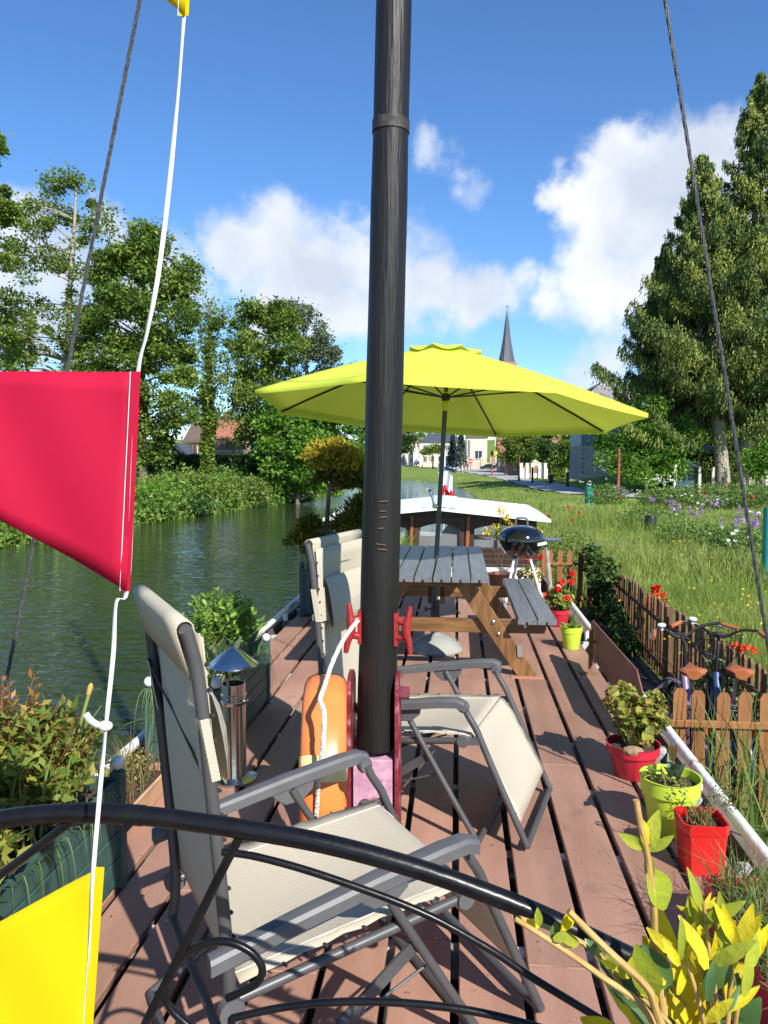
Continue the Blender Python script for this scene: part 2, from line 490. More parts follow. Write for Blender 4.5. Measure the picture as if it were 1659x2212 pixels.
hb.add([(p.x, p.y, -.02) for p in oo] + [(p.x, p.y, -.02) for p in oi] + [(p.x, p.y, -.34) for p in oi],
       [(i, (i + 1) % n, n + (i + 1) % n, n + i) for i in range(n)] + [(n + i, n + (i + 1) % n, 2 * n + (i + 1) % n, 2 * n + i) for i in range(n)])
hb.cur = 0
hb.add([(p.x, p.y, -.34) for p in oi], [tuple(range(n))])
hb.build('hull', hull_m, barge, fix=False)
white_rust = mat('white_pipe_paint', (.78, .78, .75), (.30, .20, .11), scale=9, detail=7, ramp=(.62, .70), rough=.45, bump=.25, bscale=30)
# deck: cross beams, and each board an object
beam_m = mat('beam_paint', (.50, .51, .50), (.10, .10, .10), scale=6, ramp=(.45, .6), rough=.6)
dk = MB()
yb = .55
while yb < 9.3:
    dk.box((XC, yb, -.075), (2.86, .05, .09)); yb += .62
deck = dk.build('deck', beam_m, barge)
def board_extra(n, l, b):
    tcn = n.new('ShaderNodeTexCoord'); oi = n.new('ShaderNodeObjectInfo')
    src = b.inputs['Base Color'].links[0].from_socket
    def layer(scale, detail, lo, hi, a, c, src):
        ns = n.new('ShaderNodeTexNoise'); ns.inputs['Scale'].default_value = scale; ns.inputs['Detail'].default_value = detail
        l.new(tcn.outputs['Object'], ns.inputs['Vector'])
        mr = n.new('ShaderNodeMapRange'); mr.inputs['From Min'].default_value = lo; mr.inputs['From Max'].default_value = hi
        mr.inputs['To Min'].default_value = a; mr.inputs['To Max'].default_value = c
        l.new(ns.outputs['Fac'], mr.inputs['Value'])
        mx = n.new('ShaderNodeMix'); mx.data_type = 'RGBA'; mx.blend_type = 'MULTIPLY'; mx.inputs['Factor'].default_value = 1
        l.new(src, mx.inputs[6]); l.new(mr.outputs[0], mx.inputs[7]); return mx.outputs[2]
    src = layer(1.1, 4, .35, .65, .82, 1.08, src)          # broad weathering
    src = layer(55, 2, .70, .76, 1.0, .55, src)            # dark specks
    src = layer(7, 6, .62, .74, 1.0, .80, src)             # stains
    l.new(src, b.inputs['Base Color'])
board_m = mat('deck_board', (.318, .172, .122), (.39, .222, .162), scale=2.2, detail=7, ramp=(.3, .7), rough=.62, bump=.22, bscale=26, stretch=(5, .6, 5), bstretch=(14, .7, 5), rand=.09, spec=.35, extra=board_extra)
gaps = [-1.625, -1.42, -1.215, -1.012, -.81, -.605, -.405, -.203, .0, .212, .425, .64, .855, 1.05]
GAPW = .026
joints = {0: [3.9], 1: [2.2, 4.6], 2: [4.62, 7.1], 3: [2.6, 4.64], 4: [4.0, 7.4], 5: [2.2, 5.0], 6: [3.2, 8.0], 7: [2.4, 4.9, 7.9], 8: [3.3, 7.95], 9: [2.3, 4.75], 10: [3.9], 11: [3.95, 7.0], 12: [3.93]}
for k in range(len(gaps) - 1):
    x0, x1 = gaps[k] + GAPW / 2, gaps[k + 1] - GAPW / 2
    if k == 12: x1 = 1.05
    if k == 0: x0 = -1.6
    ys = [.35] + joints.get(k, []) + [9.05 + .02 * (k % 2)]
    for a, b_ in zip(ys[:-1], ys[1:]):
        me_b = MB().box(((x0 + x1) / 2, (a + b_) / 2, -.0145 + rnd.uniform(-.002, .002)), (x1 - x0, b_ - a - .004, .029))
        me_b.build('board', board_m, deck, bevel=.003, seg=1)
# screws on the boards, in pairs over the beams
sc = MB(); yb = .55 + .62
screw_m = mat('screw_steel', (.6, .58, .54), rough=.35, metal=1)
while yb < 6.5:
    for k in range(1, 13):
        for s in (.05, .15):
            if rnd.random() < .75: sc.lathe([(.0045, 0), (.0045, .003)], (gaps[k] + s + rnd.uniform(-.008, .008), yb + rnd.uniform(-.008, .008), .0), 6)
    yb += .62
sc.build('screw_heads', screw_m, deck, kind='stuff')
# handrail pipes
def handrail(x, z, y0, y1, posts):
    m_ = MB().tube([(x, y0, z), (x, y0 + .4, z), (x, (y0 + y1) / 2, z), (x, y1, z + .03)], .026, 12)
    o = m_.build('handrail', white_rust, barge, smooth=True)
    for y in posts:
        MB().tube([(x, y, z), (x - .0, y, z - .06), (x, y, -.30)], .024, 10).lathe([(.045, 0), (.045, .012)], (x, y, -.335), 10).build('stanchion', white_rust, o, smooth=True)
handrail(1.155, .075, -.5, 8.9, [.9, 2.4, 3.72, 5.3, 6.9, 8.5])
handrail(-1.69, .055, -.5, 8.9, [1.0, 2.6, 4.2, 5.9, 7.4, 8.6])

# mast in its tabernacle
mast_m = mat('mast_tar', (.007, .0065, .0065), (.014, .012, .012), scale=3, detail=8, rough=.46, bump=.28, bscale=9, stretch=(6, 6, .5), bstretch=(9, 9, .55), spec=.35)
MY = 3.0
A = at_Y(812, 1612, MY); B = at_Y(851, 0, MY)
ax = (B - A); ax /= ax.z
def mast_pt(z): return A + ax * (z - A.z)
mp_, mr_ = [], []
for i in range(34):
    z = A.z + (8.2 - A.z) * i / 33
    t = (z - A.z) / (B.z - A.z)
    mp_.append(mast_pt(z)); mr_.append(.079 - .0125 * t + .0012 * math.sin(i * 2.3))
mast = MB().tube(mp_, mr_, 28).build('mast', mast_m, barge, smooth=True)
# a scarf ring and a few notches
p = at_Y(848, 275, MY)
MB().tube([mast_pt(p.z - .022), mast_pt(p.z + .022)], .0715, 28).build('mast_band', mat('mast_band', (.013, .012, .012), (.05, .04, .03), scale=40, rough=.6, bump=.4), mast, smooth=True)
notch_m = mat('raw_wood', (.13, .08, .04), (.18, .11, .05), rough=.8)
for (px, py, w) in ((828, 1083, .04), (827, 1104, .03), (828, 1117, .035), (823, 1141, .03), (823, 1176, .045), (826, 1187, .045)):
    q = at_Y(px, py, MY - .075)
    MB().box((q.x, MY - .0755, q.z), (w * .8, .010, .003), Matrix.Rotation(R(rnd.uniform(-8, 8)), 3, 'Y')).build('notch', notch_m, mast)
cheek_m = mat('cheek_paint', (.14, .012, .02), (.24, .03, .045), (.42, .28, .33), scale=14, detail=8, ramp=(.42, .72), rough=.5, bump=.5, bscale=25)
pink_m = mat('tabernacle_paint', (.42, .22, .32), (.52, .31, .40), (.17, .02, .04), scale=11, detail=9, ramp=(.40, .68), rough=.6, bump=.5, bscale=18)
bx = mast_pt(.2).x
MB().box((bx, MY, .17), (.156, .156, .42)).build('mast_foot', pink_m, mast, bevel=.004)
for s in (-1, 1):
    c = bx + s * .094
    pl = [(c, MY - .085, -.03), (c, MY + .085, -.03), (c, MY + .085, .62)] + [(c, MY + .085 * math.cos(a), .64 + .075 * math.sin(a)) for a in [R(x) for x in range(0, 181, 20)]] + [(c, MY - .085, .62)]
    ch = MB().prism([(q[0] - .008, q[1], q[2]) for q in pl], (.016, 0, 0)).build('cheek_plate', cheek_m, mast, bevel=.003)
    MB().lathe([(.026, 0), (.026, .04)], (c + s * .008, MY - .04, .61 - (.0 if s < 0 else -.03)), 6, axis=Matrix.Rotation(R(90 * s), 3, 'Y')).build('bolt', mat('bolt_paint', (.10, .012, .03), (.2, .05, .07), scale=20, rough=.45), ch)
cleat_m = mat('cleat_red', (.25, .015, .018), (.31, .024, .024), scale=20, rough=.42, bump=.2)
for s, (tx, ty, bx_, by) in ((-1, (754, 1303, 747, 1410)), (1, (886, 1311, 886, 1413))):
    t_ = at_Y(tx, ty, MY - .05); b_ = at_Y(bx_, by, MY - .05); md_ = (t_ + b_) / 2
    mx = mast_pt(md_.z).x + s * .072
    e = MB().tube(smooth_path([t_, t_.lerp(md_, .5) + Vector((-s * .008, 0, 0)), md_ + Vector((-s * .014, 0, .02)), md_ + Vector((-s * .014, 0, -.02)), b_.lerp(md_, .5) + Vector((-s * .006, 0, 0)), b_], 4),
                  [.009 + .009 * math.sin(math.pi * i / 20) for i in range(21)], 10)
    for dz in (.035, -.035):
        e.tube([md_ + Vector((-s * .012, 0, dz * .8)), Vector((mx, MY - .03, md_.z + dz))], [.013, .016], 8)
    e.box((mx, MY - .02, md_.z), (.016, .05, .13))
    e.build('cleat', cleat_m, mast, smooth=True)
# shrouds: steel wires from the mast head to the rail
wire_m = mat('steel_wire', (.05, .05, .055), (.10, .10, .10), scale=60, rough=.55, metal=.4, bump=.3, bscale=200)
head = mast_pt(8.0)
def wire_to(pa, x_):
    d = pa - head; q = pa + d * ((pa.z - .03) / -d.z) if d.z < 0 else pa
    kink = head.lerp(q, .55) + Vector((0, 0, .0))
    pts = [head.lerp(q, t) for t in (0, .3, .5, .56, .8, 1)]
    pts[3] += Vector((x_ * .012, 0, 0))
    hel = MB()
    for ph in range(3):
        P_ = []
        L = (q - head).length; nseg = 260
        u, w = perp(q - head)
        for i in range(nseg + 1):
            t = i / nseg; base = head.lerp(q, t); a = ph * 2.094 + i * 1.05
            P_.append(base + (u * math.cos(a) + w * math.sin(a)) * .0038)
        hel.tube(P_, .0042, 5)
    hel.build('shroud', wire_m, barge, smooth=True)
wire_to(at_X(5, 1515, -1.70), -1)
wire_to(at_X(1655, 1370, 1.19), 1)

# wheelhouse
brown = mat('wheelhouse_wood', (.028, .014, .010), (.055, .028, .018), scale=3, rough=.45, stretch=(8, 8, .7), bump=.15)
whw = mat('roof_white', (.80, .80, .79), (.74, .74, .73), scale=5, rough=.4)
WY, WB = 10.05, 12.9
wh = MB()
wx0, wx1 = -1.58, 1.02
ops = [(-1.38, -.67, .42, .72), (-.50, .03, .12, .73), (.22, .80, .42, .72)]
def wall_with_holes(mb, y, th, x0, x1, z0, z1, holes):
    xs = sorted([x0, x1] + [h[0] for h in holes] + [h[1] for h in holes])
    for a, b_ in zip(xs[:-1], xs[1:]):
        hs_ = [h for h in holes if abs(h[0] - a) < 1e-6]
        if hs_:
            h = hs_[0]
            mb.box(((a + b_) / 2, y, (z0 + h[2]) / 2), (b_ - a, th, h[2] - z0))
            # arched head
            arc = [(a, y - th / 2, z1), (a, y - th / 2, h[3] - .06)] + [(a + (b_ - a) * t, y - th / 2, h[3] - .06 + .06 * math.sin(math.pi * t)) for t in (.05, .12, .25, .4, .6, .75, .88, .95)] + [(b_, y - th / 2, h[3] - .06), (b_, y - th / 2, z1)]
            for i in range(1, len(arc) - 2):
                p0, p1 = arc[i], arc[i + 1]
                mb.prism([p0, p1, (p1[0], p1[1], z1), (p0[0], p0[1], z1)], (0, th, 0))
        else:
            mb.box(((a + b_) / 2, y, (z0 + z1) / 2), (b_ - a, th, z1 - z0))
wall_with_holes(wh, WY, .05, wx0, wx1, -.33, .775, ops)
wall_with_holes(wh, WB, .05, wx0, wx1, -.33, .775, [(-1.45, -.75, .02, .72), (-.62, .12, .02, .74), (.2, .9, .02, .72)])
for x in (wx0 + .025, wx1 - .025):
    wh.box((x, (WY + WB) / 2, .05), (.05, WB - WY - .05, .76)); wh.box((x, (WY + WB) / 2, .745), (.05, WB - WY - .05, .07))
    for t in range(5):
        wh.box((x, WY + .35 + t * (WB - WY - .7) / 4, .57), (.05, .12, .28))
for yy in (WY, WB):
    wh.prism([(XC - 1.28, yy - .024, .777), (XC + 1.28, yy - .024, .777), (XC, yy - .024, .90)], (0, .048, 0))
wheel = wh.build('wheelhouse', brown, barge, fix=True)
rf = MB()
rows = []
for y, lift in ((9.75, 0), (11.4, .015), (13.1, 0)):
    rows.append([(XC + x, y, .955 - .145 * (abs(x) / 1.45) + lift) for x in (-1.45, -1.2, -.8, -.4, -.18, 0, .18, .4, .8, 1.2, 1.45)])
rf.grid(rows)
roof = rf.build('roof', whw, wheel, fix=False)
so_ = roof.modifiers.new('thick', 'SOLIDIFY'); so_.thickness = .035; so_.offset = -1
# raised hatch strip and rivets on the roof
hm = MB().grid([[(XC + .08 + x, y, .966 - .145 * (abs(x + .08) / 1.45) + .012) for x in (-.24, 0, .2)] for y in (9.85, 11.4, 12.95)])
hs_ = hm.build('hatch_strip', mat('strip_white', (.70, .70, .68), (.6, .6, .58), scale=6, rough=.5), roof, fix=False)
hs_.modifiers.new('thick', 'SOLIDIFY').thickness = .012
rv = MB()
for y in (9.95, 11.2, 12.3):
    for x in (-1.2, -.7, -.42, .36, .75, 1.2):
        rv.ball((XC + x, y, .965 - .145 * (abs(x) / 1.45) + .008), .018, 8, 4)
rv.build('roof_studs', whw, roof, smooth=True, kind='stuff')
pane_m = mat('window_glass', (.8, .85, .85), rough=.03, alpha=.12, spec=.8)
for h in ops:
    MB().box(((h[0] + h[1]) / 2, WY + .008, (h[2] + h[3]) / 2 - .01), (h[1] - h[0] + .01, .006, h[3] - h[2] + .01)).build('pane', pane_m, wheel)
post_m = mat('varnish_post', (.24, .075, .03), (.30, .11, .05), scale=6, stretch=(6, 6, .6), rough=.35)
for x in (-.60, .13):
    MB().box((x, WY - .045, .5), (.045, .035, .66), Matrix.Rotation(R(2), 3, 'Y')).build('post', post_m, wheel, bevel=.006)
fr = MB()
for x0, x1, z0, z1 in [ops[1]]:
    for x in (x0 - .03, x1 + .03): fr.box((x, WY - .034, (z0 + z1) / 2), (.06, .02, z1 - z0 + .16))
    fr.box(((x0 + x1) / 2, WY - .034, z1 + .055), (x1 - x0 + .12, .018, .05))
fr.build('door_frame', mat('door_wood', (.05, .024, .016), (.075, .036, .022), scale=4, stretch=(8, 8, .7), rough=.4), wheel)
for x in (.51,):
    MB().box((x, WY - .012, .57), (.025, .05, .30)).build('mullion', brown, wheel)
MB().box((.51, WY - .016, .575), (.58, .045, .022)).build('glazing_bar', brown, wheel)
# white trunk and step planks before the wheelhouse
MB().box((.36, 9.62, -.04), (1.3, .5, .56)).build('cabin_trunk', whw, wheel, bevel=.01)
for i in range(4):
    MB().box((.36, 9.50 + i * .07, .27 + i * .055), (1.26, .07, .03)).build('step_plank', brown, wheel, bevel=.004)
# helm seat and white horn seen through the glass
MB().ball((-.05, 11.2, .42), .19, 14, 8, (1, .25, 1.1)).box((-.05, 11.2, .0), (.1, .1, .6)).build('helm_seat', mat('seat_vinyl', (.10, .08, .07), rough=.5), wheel, smooth=True)
# ensign at the stern
fb = at_Y(958, 1100, 14.6)
flag_c = [mat('flag_blue', (.015, .03, .16), trans=.3), mat('flag_white', (.8, .8, .8), trans=.3), mat('flag_red', (.6, .02, .03), trans=.3)]
ens = empty('ensign', (fb.x, 14.6, -.02), 'blue, white and red tricolour ensign on a short pole behind the wheelhouse', 'flag')
MB().tube([(fb.x, 14.6, -.02), (fb.x + .02, 14.62, 1.75)], .014, 8).build('pole', mat('pole_white', (.7, .7, .68), rough=.5), ens, smooth=True)
for ci, (z1_, z0_, xo) in enumerate(((1.44, 1.38, .05), (1.42, 1.06, .0), (1.10, .84, .03))):
    g = []
    for j_ in range(7):
        v = j_ / 6
        g.append([(fb.x - .10 + .27 * u + xo, 14.58 + .05 * math.sin(u * 11 + v * 2 + ci), z1_ + (z0_ - z1_) * v - .25 * abs(u - .35) * (1 if ci else .4)) for u in np.linspace(0, 1, 15)])
    MB().grid(g).build('stripe', flag_c[ci], ens, smooth=True, fix=False)
# brown side panel on iron feet at the deck edge
pm = mat('panel_plastic', (.17, .065, .05), (.22, .09, .07), scale=4, rough=.5)
X_ = 1.0
pn = MB().prism([(X_, 5.80, .10), (X_, 4.30, .10), (X_, 4.22, .15), (X_, 4.20, .30), (X_, 4.34, .385), (X_, 5.75, .37), (X_, 5.82, .34)], (.008, 0, 0)).build('side_panel', pm, barge)
rust = mat('rusty_iron', (.16, .08, .025), (.25, .13, .05), scale=25, rough=.85, bump=.3)
MB().box((X_ - .03, 5.62, .17), (.03, .006, .34)).box((X_ - .035, 5.62, .004), (.14, .05, .008)).box((X_ - .012, 5.62, .24), (.03, .02, .02)).build('bracket', rust, pn)
MB().box((X_ - .004, 4.42, .24), (.006, .012, .10)).box((X_ - .006, 4.36, .18), (.02, .05, .02)).build('latch', mat('latch_red', (.5, .12, .1), rough=.4), pn)
# ================================================================ things on deck
metal_grey = mat('chair_frame_paint', (.066, .066, .069), (.082, .082, .085), scale=12, rough=.42, metal=.15)
arm_m = mat('armrest_plastic', (.085, .085, .09), (.10, .10, .105), scale=20, rough=.5)
fabric = None
def fabric_extra(n, l, b):
    tcn = n.new('ShaderNodeTexCoord')
    w = n.new('ShaderNodeTexChecker'); w.inputs['Scale'].default_value = 260
    w.inputs['Color1'].default_value = (.58, .525, .41, 1); w.inputs['Color2'].default_value = (.40, .36, .275, 1)
    l.new(tcn.outputs['Object'], w.inputs['Vector'])
    l.new(w.outputs['Color'], b.inputs['Base Color'])
    bp = n.new('ShaderNodeBump'); bp.inputs['Strength'].default_value = .5; bp.inputs['Distance'].default_value = .002
    l.new(w.outputs['Fac'], bp.inputs['Height']); l.new(bp.outputs[0], b.inputs['Normal'])
    tr = n.new('ShaderNodeBsdfTranslucent'); l.new(w.outputs['Color'], tr.inputs['Color'])
    ms = n.new('ShaderNodeMixShader'); ms.inputs['Fac'].default_value = .07
    l.new(b.outputs[0], ms.inputs[1]); l.new(tr.outputs[0], ms.inputs[2])
    l.new(ms.outputs[0], n['Material Output'].inputs['Surface'])
fabric = mat('sling_fabric', (.6, .56, .47), rough=.85, spec=.2, extra=fabric_extra)
seam_m = mat('seam_thread', (.64, .59, .48), rough=.8)
cord_m = mat('elastic_cord', (.03, .03, .035), rough=.7)
def make_chair(label):
    t = empty('recliner_chair', (0, 0, 0), label, 'chair', 'cream and grey folding recliner chairs on the deck')
    W = .285
    F_, R_, T_, B_ = (.26, .43), (-.335, .36), (-.44, 1.15), (.53, .02)
    for s in (-1, 1):
        y = s * W
        MB().tube(smooth_path([(R_[0] - .02, y, R_[1] - .13), (R_[0] - .01, y, R_[1]), (-.365, y, .66), (-.395, y, 1.0), (-.41, y, 1.12), (-.428, y, 1.19)], 5), .0145, 10).build('back_tube', metal_grey, t, smooth=True)
        MB().tube([(R_[0] - .02, y, R_[1] - .02), (F_[0], y, F_[1] - .01)], .0135, 10).build('seat_rail', metal_grey, t, smooth=True)
        MB().tube(smooth_path([(.27, y, .565), (.285, y, .53), (.32, y, .475), (.345, y, .42), (.40, y, .30), (.53, y, .03)], 5), .0135, 10).build('front_tube', metal_grey, t, smooth=True)
        MB().tube(smooth_path([(.02, y * 1.06, .53), (.06, y * 1.06, .46), (.20, y * 1.06, .23), (.335, y * 1.06, .016)], 4), .0125, 10).build('front_leg', metal_grey, t, smooth=True)
        lb = MB().bar((.13, y * 1.03, .345), (-.08, y * 1.03, .20), .008, .034).tube([(-.06, y * 1.03, .215), (-.42, y * 1.03, .016)], .0125, 10)
        lb.build('rear_leg', metal_grey, t, smooth=True, auto=30)
        MB().tube([(.16, y * 1.0, .27), (-.16, y * 1.0, .15)], .004, 6).build('brace_rod', metal_grey, t)
        # armrest: a moulded bar with rounded front end
        ya = s * (W + .035)
        prof = []
        arm = MB()
        path = [(-.40, .47), (-.2, .515), (0, .555), (.18, .585), (.25, .592), (.285, .58)]
        wd = [.040, .046, .052, .056, .054, .046]
        rows = []
        for (x, z), w in zip(path, wd):
            rows.append([(x, ya - w / 2, z - .022), (x, ya - w / 2, z + .004), (x, ya - w * .35, z + .013), (x, ya, z + .016), (x, ya + w * .35, z + .013), (x, ya + w / 2, z + .004), (x, ya + w / 2, z - .022), (x, ya - w / 2, z - .022)])
        arm.grid(rows)
        for r_ in (rows[0][:-1], rows[-1][:-1]): arm.add(r_, [tuple(range(7))])
        am = arm.build('armrest', arm_m, t, smooth=True, auto=35)
        MB().prism([(-.06, y * 1.06, .535), (.10, y * 1.06, .562), (.09, y * 1.06, .515), (.055, y * 1.06, .485), (.0, y * 1.06, .48), (-.03, y * 1.06, .50)], (0, s * .02, 0)).build('arm_bracket', arm_m, am, bevel=.004)
        MB().lathe([(.024, -.016), (.026, 0), (.02, .014)], (.268, y * 1.03, .562), 12, axis=Matrix.Rotation(R(90), 3, 'X')).build('arm_pivot', arm_m, am, smooth=True)
        MB().lathe([(.009, 0), (.009, .006)], (.268, y * 1.03 + s * .018, .562), 6, axis=Matrix.Rotation(R(-90 * s), 3, 'X')).build('arm_bolt', screw_m, am)
        pv = MB()
        pv.lathe([(.024, -.01), (.024, .01)], (F_[0] + .01, y * 1.04, F_[1] - .008), 14, axis=Matrix.Rotation(R(90), 3, 'X'))
        pv.bar((F_[0], y * 1.03, F_[1] - .01), (.34, y * 1.03, .43), .006, .03)
        pv.build('front_hinge', arm_m, t, smooth=True, auto=30)
        MB().lathe([(.030, -.012), (.030, .012)], (R_[0] - .01, y * 1.04, R_[1] - .03), 14, axis=Matrix.Rotation(R(90), 3, 'X')).build('rear_hinge', arm_m, t, smooth=True, auto=30)
    def cross(name, x, z, w, r=.0125):
        MB().tube([(x, -w, z), (x, w, z)], r, 10).build(name, metal_grey, t, smooth=True)
    cross('front_foot_bar', .335, .016, W * 1.06); cross('rear_foot_bar', -.42, .016, W * 1.03)
    cross('foot_bar', .53, .03, W, .0135); cross('top_bar', -.428, 1.19, W, .0145); cross('back_crossbar', R_[0] - .02, R_[1] - .13, W)
    # slings
    Wf = W - .006
    def sling(name, prof, sag, wfun=None, lace=True):
        rows = []
        for i, (x, z, nx, nz_) in enumerate(prof):
            row = []
            for j in range(13):
                v = -1 + 2 * j / 12
                w = Wf if wfun is None else wfun(i)
                s_ = sag * (1 - v * v) * math.sin(math.pi * min(1, max(0, i / (len(prof) - 1))))
                pk = .004 * math.sin(i * 2.9 + j) * (abs(v) > .9)
                row.append((x - nx * s_, v * w, z - nz_ * s_ + pk))
            rows.append(row)
        o = MB().grid(rows).build(name, fabric, t, smooth=True, fix=False)
        sd = o.modifiers.new('thick', 'SOLIDIFY'); sd.thickness = .003
        # stitched hem and elastic lacing
        if lace:
            lc = MB()
            for s in (-1, 1):
                for i in range(1, len(prof) - 1, 1):
                    x, z = prof[i][0], prof[i][1]
                    lc.tube([(x, s * Wf, z), (x + .004, s * (W + .004), z)], .0045, 5)
            lc.build('lacing', cord_m, o, kind='stuff')
        for s in (-1, 1):
            MB().tube([(x - nx * sag * .25 * math.sin(math.pi * i / (len(prof) - 1)), s * Wf * .86, z - nz_ * sag * .25 * math.sin(math.pi * i / (len(prof) - 1)) + .0025) for i, (x, z, nx, nz_) in enumerate(prof)], .0022, 5).build('seam', seam_m, o)
        return o
    n_ = 12
    sp = []
    for i in range(n_ + 1):
        a = i / n_
        sp.append((R_[0] + .015 + (F_[0] + .02 - R_[0]) * a, R_[1] + .012 + (F_[1] - R_[1]) * a + .012 * math.sin(a * math.pi), 0, 1))
    st = sling('seat_sling', sp, .035)
    fp = [(F_[0] + .035, F_[1] + .008, .4, .9), (.31, .428, .6, .8), (.345, .395, .85, .5)]
    for i in range(1, 9):
        a = i / 8
        fp.append((.345 + (.50 - .345) * a, .395 - (.395 - .12) * a, .9, .45))
    sling('leg_sling', fp, .02)
    bp_ = []
    for i in range(15):
        a = i / 14
        x = R_[0] + .005 + (-.395 - R_[0]) * a; z = R_[1] + .02 + (1.15 - R_[1]) * a
        bp_.append((x, z, 1, .15))
    bs = sling('back_sling', bp_, .03)
    # hem folded over the top bar
    hem = []
    for i in range(9):
        a = math.pi * (-.15 + 1.25 * i / 8)
        hem.append([(-.428 + .021 * math.cos(a), v * (W - .012), 1.19 + .021 * math.sin(a)) for v in (-1, -.5, 0, .5, 1)])
    hem = [[(-.392, v * (W - .012), 1.08) for v in (-1, -.5, 0, .5, 1)]] + hem + [[(-.42, v * (W - .012), 1.08) for v in (-1, -.5, 0, .5, 1)]]
    ho = MB().grid(hem).build('top_hem', fabric, bs, smooth=True, fix=False); ho.modifiers.new('thick', 'SOLIDIFY').thickness = .003
    # head pillow with its band round the back
    rows = []
    for i in range(13):
        a = 2 * math.pi * i / 12
        row = []
        for j in range(9):
            v = -1 + 2 * j / 8
            th = .042 * (1 - abs(v) ** 6 * .7)
            zz = .93 + .11 * math.sin(a); xx = -.352 + th * math.cos(a) - (zz - .93) * .17
            row.append((xx, v * (W - .05), zz))
        rows.append(row)
    MB().grid(rows).build('head_pillow', fabric, t, smooth=True, fix=False)
    bd = []
    for z in (.86, .93, 1.0):
        bd.append([(-.374 - (z - .93) * .17 + .02 * k, y_, z) for k, y_ in ((.6, -W + .05), (0, -W - .014), (-1, -W - .018), (-1.5, -W + .02), (-1.5, -W + .05))])
    for s in (-1, 1):
        MB().grid([[(q[0], q[1] * -s, q[2]) for q in r_] for r_ in bd]).build('pillow_band', fabric, t, smooth=True, fix=False)
    MB().tube([(-.39, -W + .03, .86), (-.40, 0, .93), (-.412, W - .03, .99)], .003, 6).build('band_cord', cord_m, t)
    return t
chair = make_chair('cream folding recliner chair right behind the black arched railing, seen from behind')
def place(o, front_near, front_far, z):
    a, b_ = at_z(*front_near, z), at_z(*front_far, z)
    m_ = (a + b_) / 2; v = (b_ - a).normalized(); f = Vector((v.y, -v.x, 0))
    o.location = Vector((m_.x, m_.y, 0)) - f * .26
    o.rotation_euler.z = math.atan2(f.y, f.x)
chair2 = copy_tree(chair)
chair2['label'] = 'cream folding recliner chair partly hidden behind the black mast, beside the picnic table'
place(chair, (1012, 1935), (800, 1742), .43)
place(chair2, (1020, 1577), (1086, 1492), .41)
chair.location.x -= .022; chair2.location.y -= .17; chair2.location.x -= .05

# ---- picnic table
TX = -.17
rail_wood = mat('table_stain_rail', (.11, .05, .016), (.24, .125, .045), scale=9, detail=8, stretch=(.35, 3, 3), ramp=(.35, .65), rough=.42, bump=.15, bscale=20, rand=.08)
wood_d = mat('table_stain', (.12, .055, .018), (.24, .125, .045), scale=9, detail=8, stretch=(2.4, 2.4, .5), ramp=(.35, .65), rough=.42, bump=.2, bscale=20, rand=.1)
top_m = mat('weathered_top', (.105, .112, .122), (.165, .172, .185), scale=3, detail=9, stretch=(9, .7, 9), ramp=(.3, .7), rough=.42, bump=.3, bscale=8, bstretch=(12, .8, 9), rand=.08)
tab = empty('picnic_table', (TX, 6.25, 0), 'wooden picnic table with grey weathered top and attached benches under the parasol', 'table')
def plank(name, x, y0, y1, z, w, h, m, parent):
    c = .018
    prof = [(-w / 2, -h / 2), (-.012, -h / 2), (-.012, -h / 2 + .018), (.004, -h / 2 + .018), (.004, -h / 2), (w / 2, -h / 2), (w / 2, h / 2 - .006), (w / 2 - .006, h / 2), (-w / 2 + .006, h / 2), (-w / 2, h / 2 - .006)]
    return MB().prism([(x + a, y0, z + b_) for a, b_ in prof], (0, y1 - y0, 0)).build(name, m, parent)
for i in range(6):
    x = TX + (i - 2.5) * .131
    if i in (2, 3): plank('top_board', x, 5.30 + rnd.uniform(0, .01), 7.2, .728, .124 - .004, .044, top_m, tab)
    else: plank('top_board', x, 5.30 + rnd.uniform(0, .01), 7.2, .728, .124, .044, top_m, tab)
for s in (-1, 1):
    for k in range(2):
        plank('bench_board', TX + s * (.66 + k * .136), 5.36, 7.22, .43, .13, .042, top_m, tab)
for y, hh in ((5.52, 0), (6.98, 0)):
    for s in (-1, 1):
        a = Vector((TX + s * .20, y, .705)); b_ = Vector((TX + s * .68, y, .0))
        w = .145
        MB().prism([(a.x - w * .5, y - .02, a.z), (a.x + w * .5, y - .02, a.z), (b_.x + w * .5, y - .02, b_.z), (b_.x - w * .5, y - .02, b_.z)], (0, .042, 0)).build('leg', wood_d, tab, bevel=.004)
        if y < 6:
            for q in (.44, .56):
                pz = a.lerp(b_, q)
                MB().ball((pz.x + (.02 if q < .5 else -.0), y - .026, pz.z), .016, 10, 6, (1, .6, 1)).build('bolt', screw_m, tab, smooth=True)
            MB().ball((TX + s * .66, y - .005 + .02, .362), .017, 10, 6, (1, .6, 1)).build('bolt', screw_m, tab, smooth=True)
    MB().box((TX, y + .044, .355), (1.62, .042, .10)).build('bench_rail', rail_wood, tab, bevel=.004)
    MB().box((TX, y + .044, .672), (.70, .042, .066)).build('top_rail', rail_wood, tab, bevel=.004)
for s in (-1, 1):
    MB().bar((TX + s * .05, 6.93, .66), (TX + s * .05, 6.3, .40), .04, .07).build('brace', wood_d, tab)
q = at_z(1140, 1476, .003)
MB().box((q.x + .01, 5.50, .003), (.23, .10, .006)).build('foot_plate', mat('plate_terracotta', (.42, .2, .12), rough=.6), tab)
MB().box((TX + .62, 5.49, .19), (.035, .004, .09), Matrix.Rotation(R(-4), 3, 'Y')).build('angle_bracket', mat('zinc', (.6, .6, .6), rough=.35, metal=.9), tab)
MB().lathe([(.019, 0), (.019, .002)], (TX + .31, 5.42, .7505), 14).build('nail_plate', screw_m, tab)

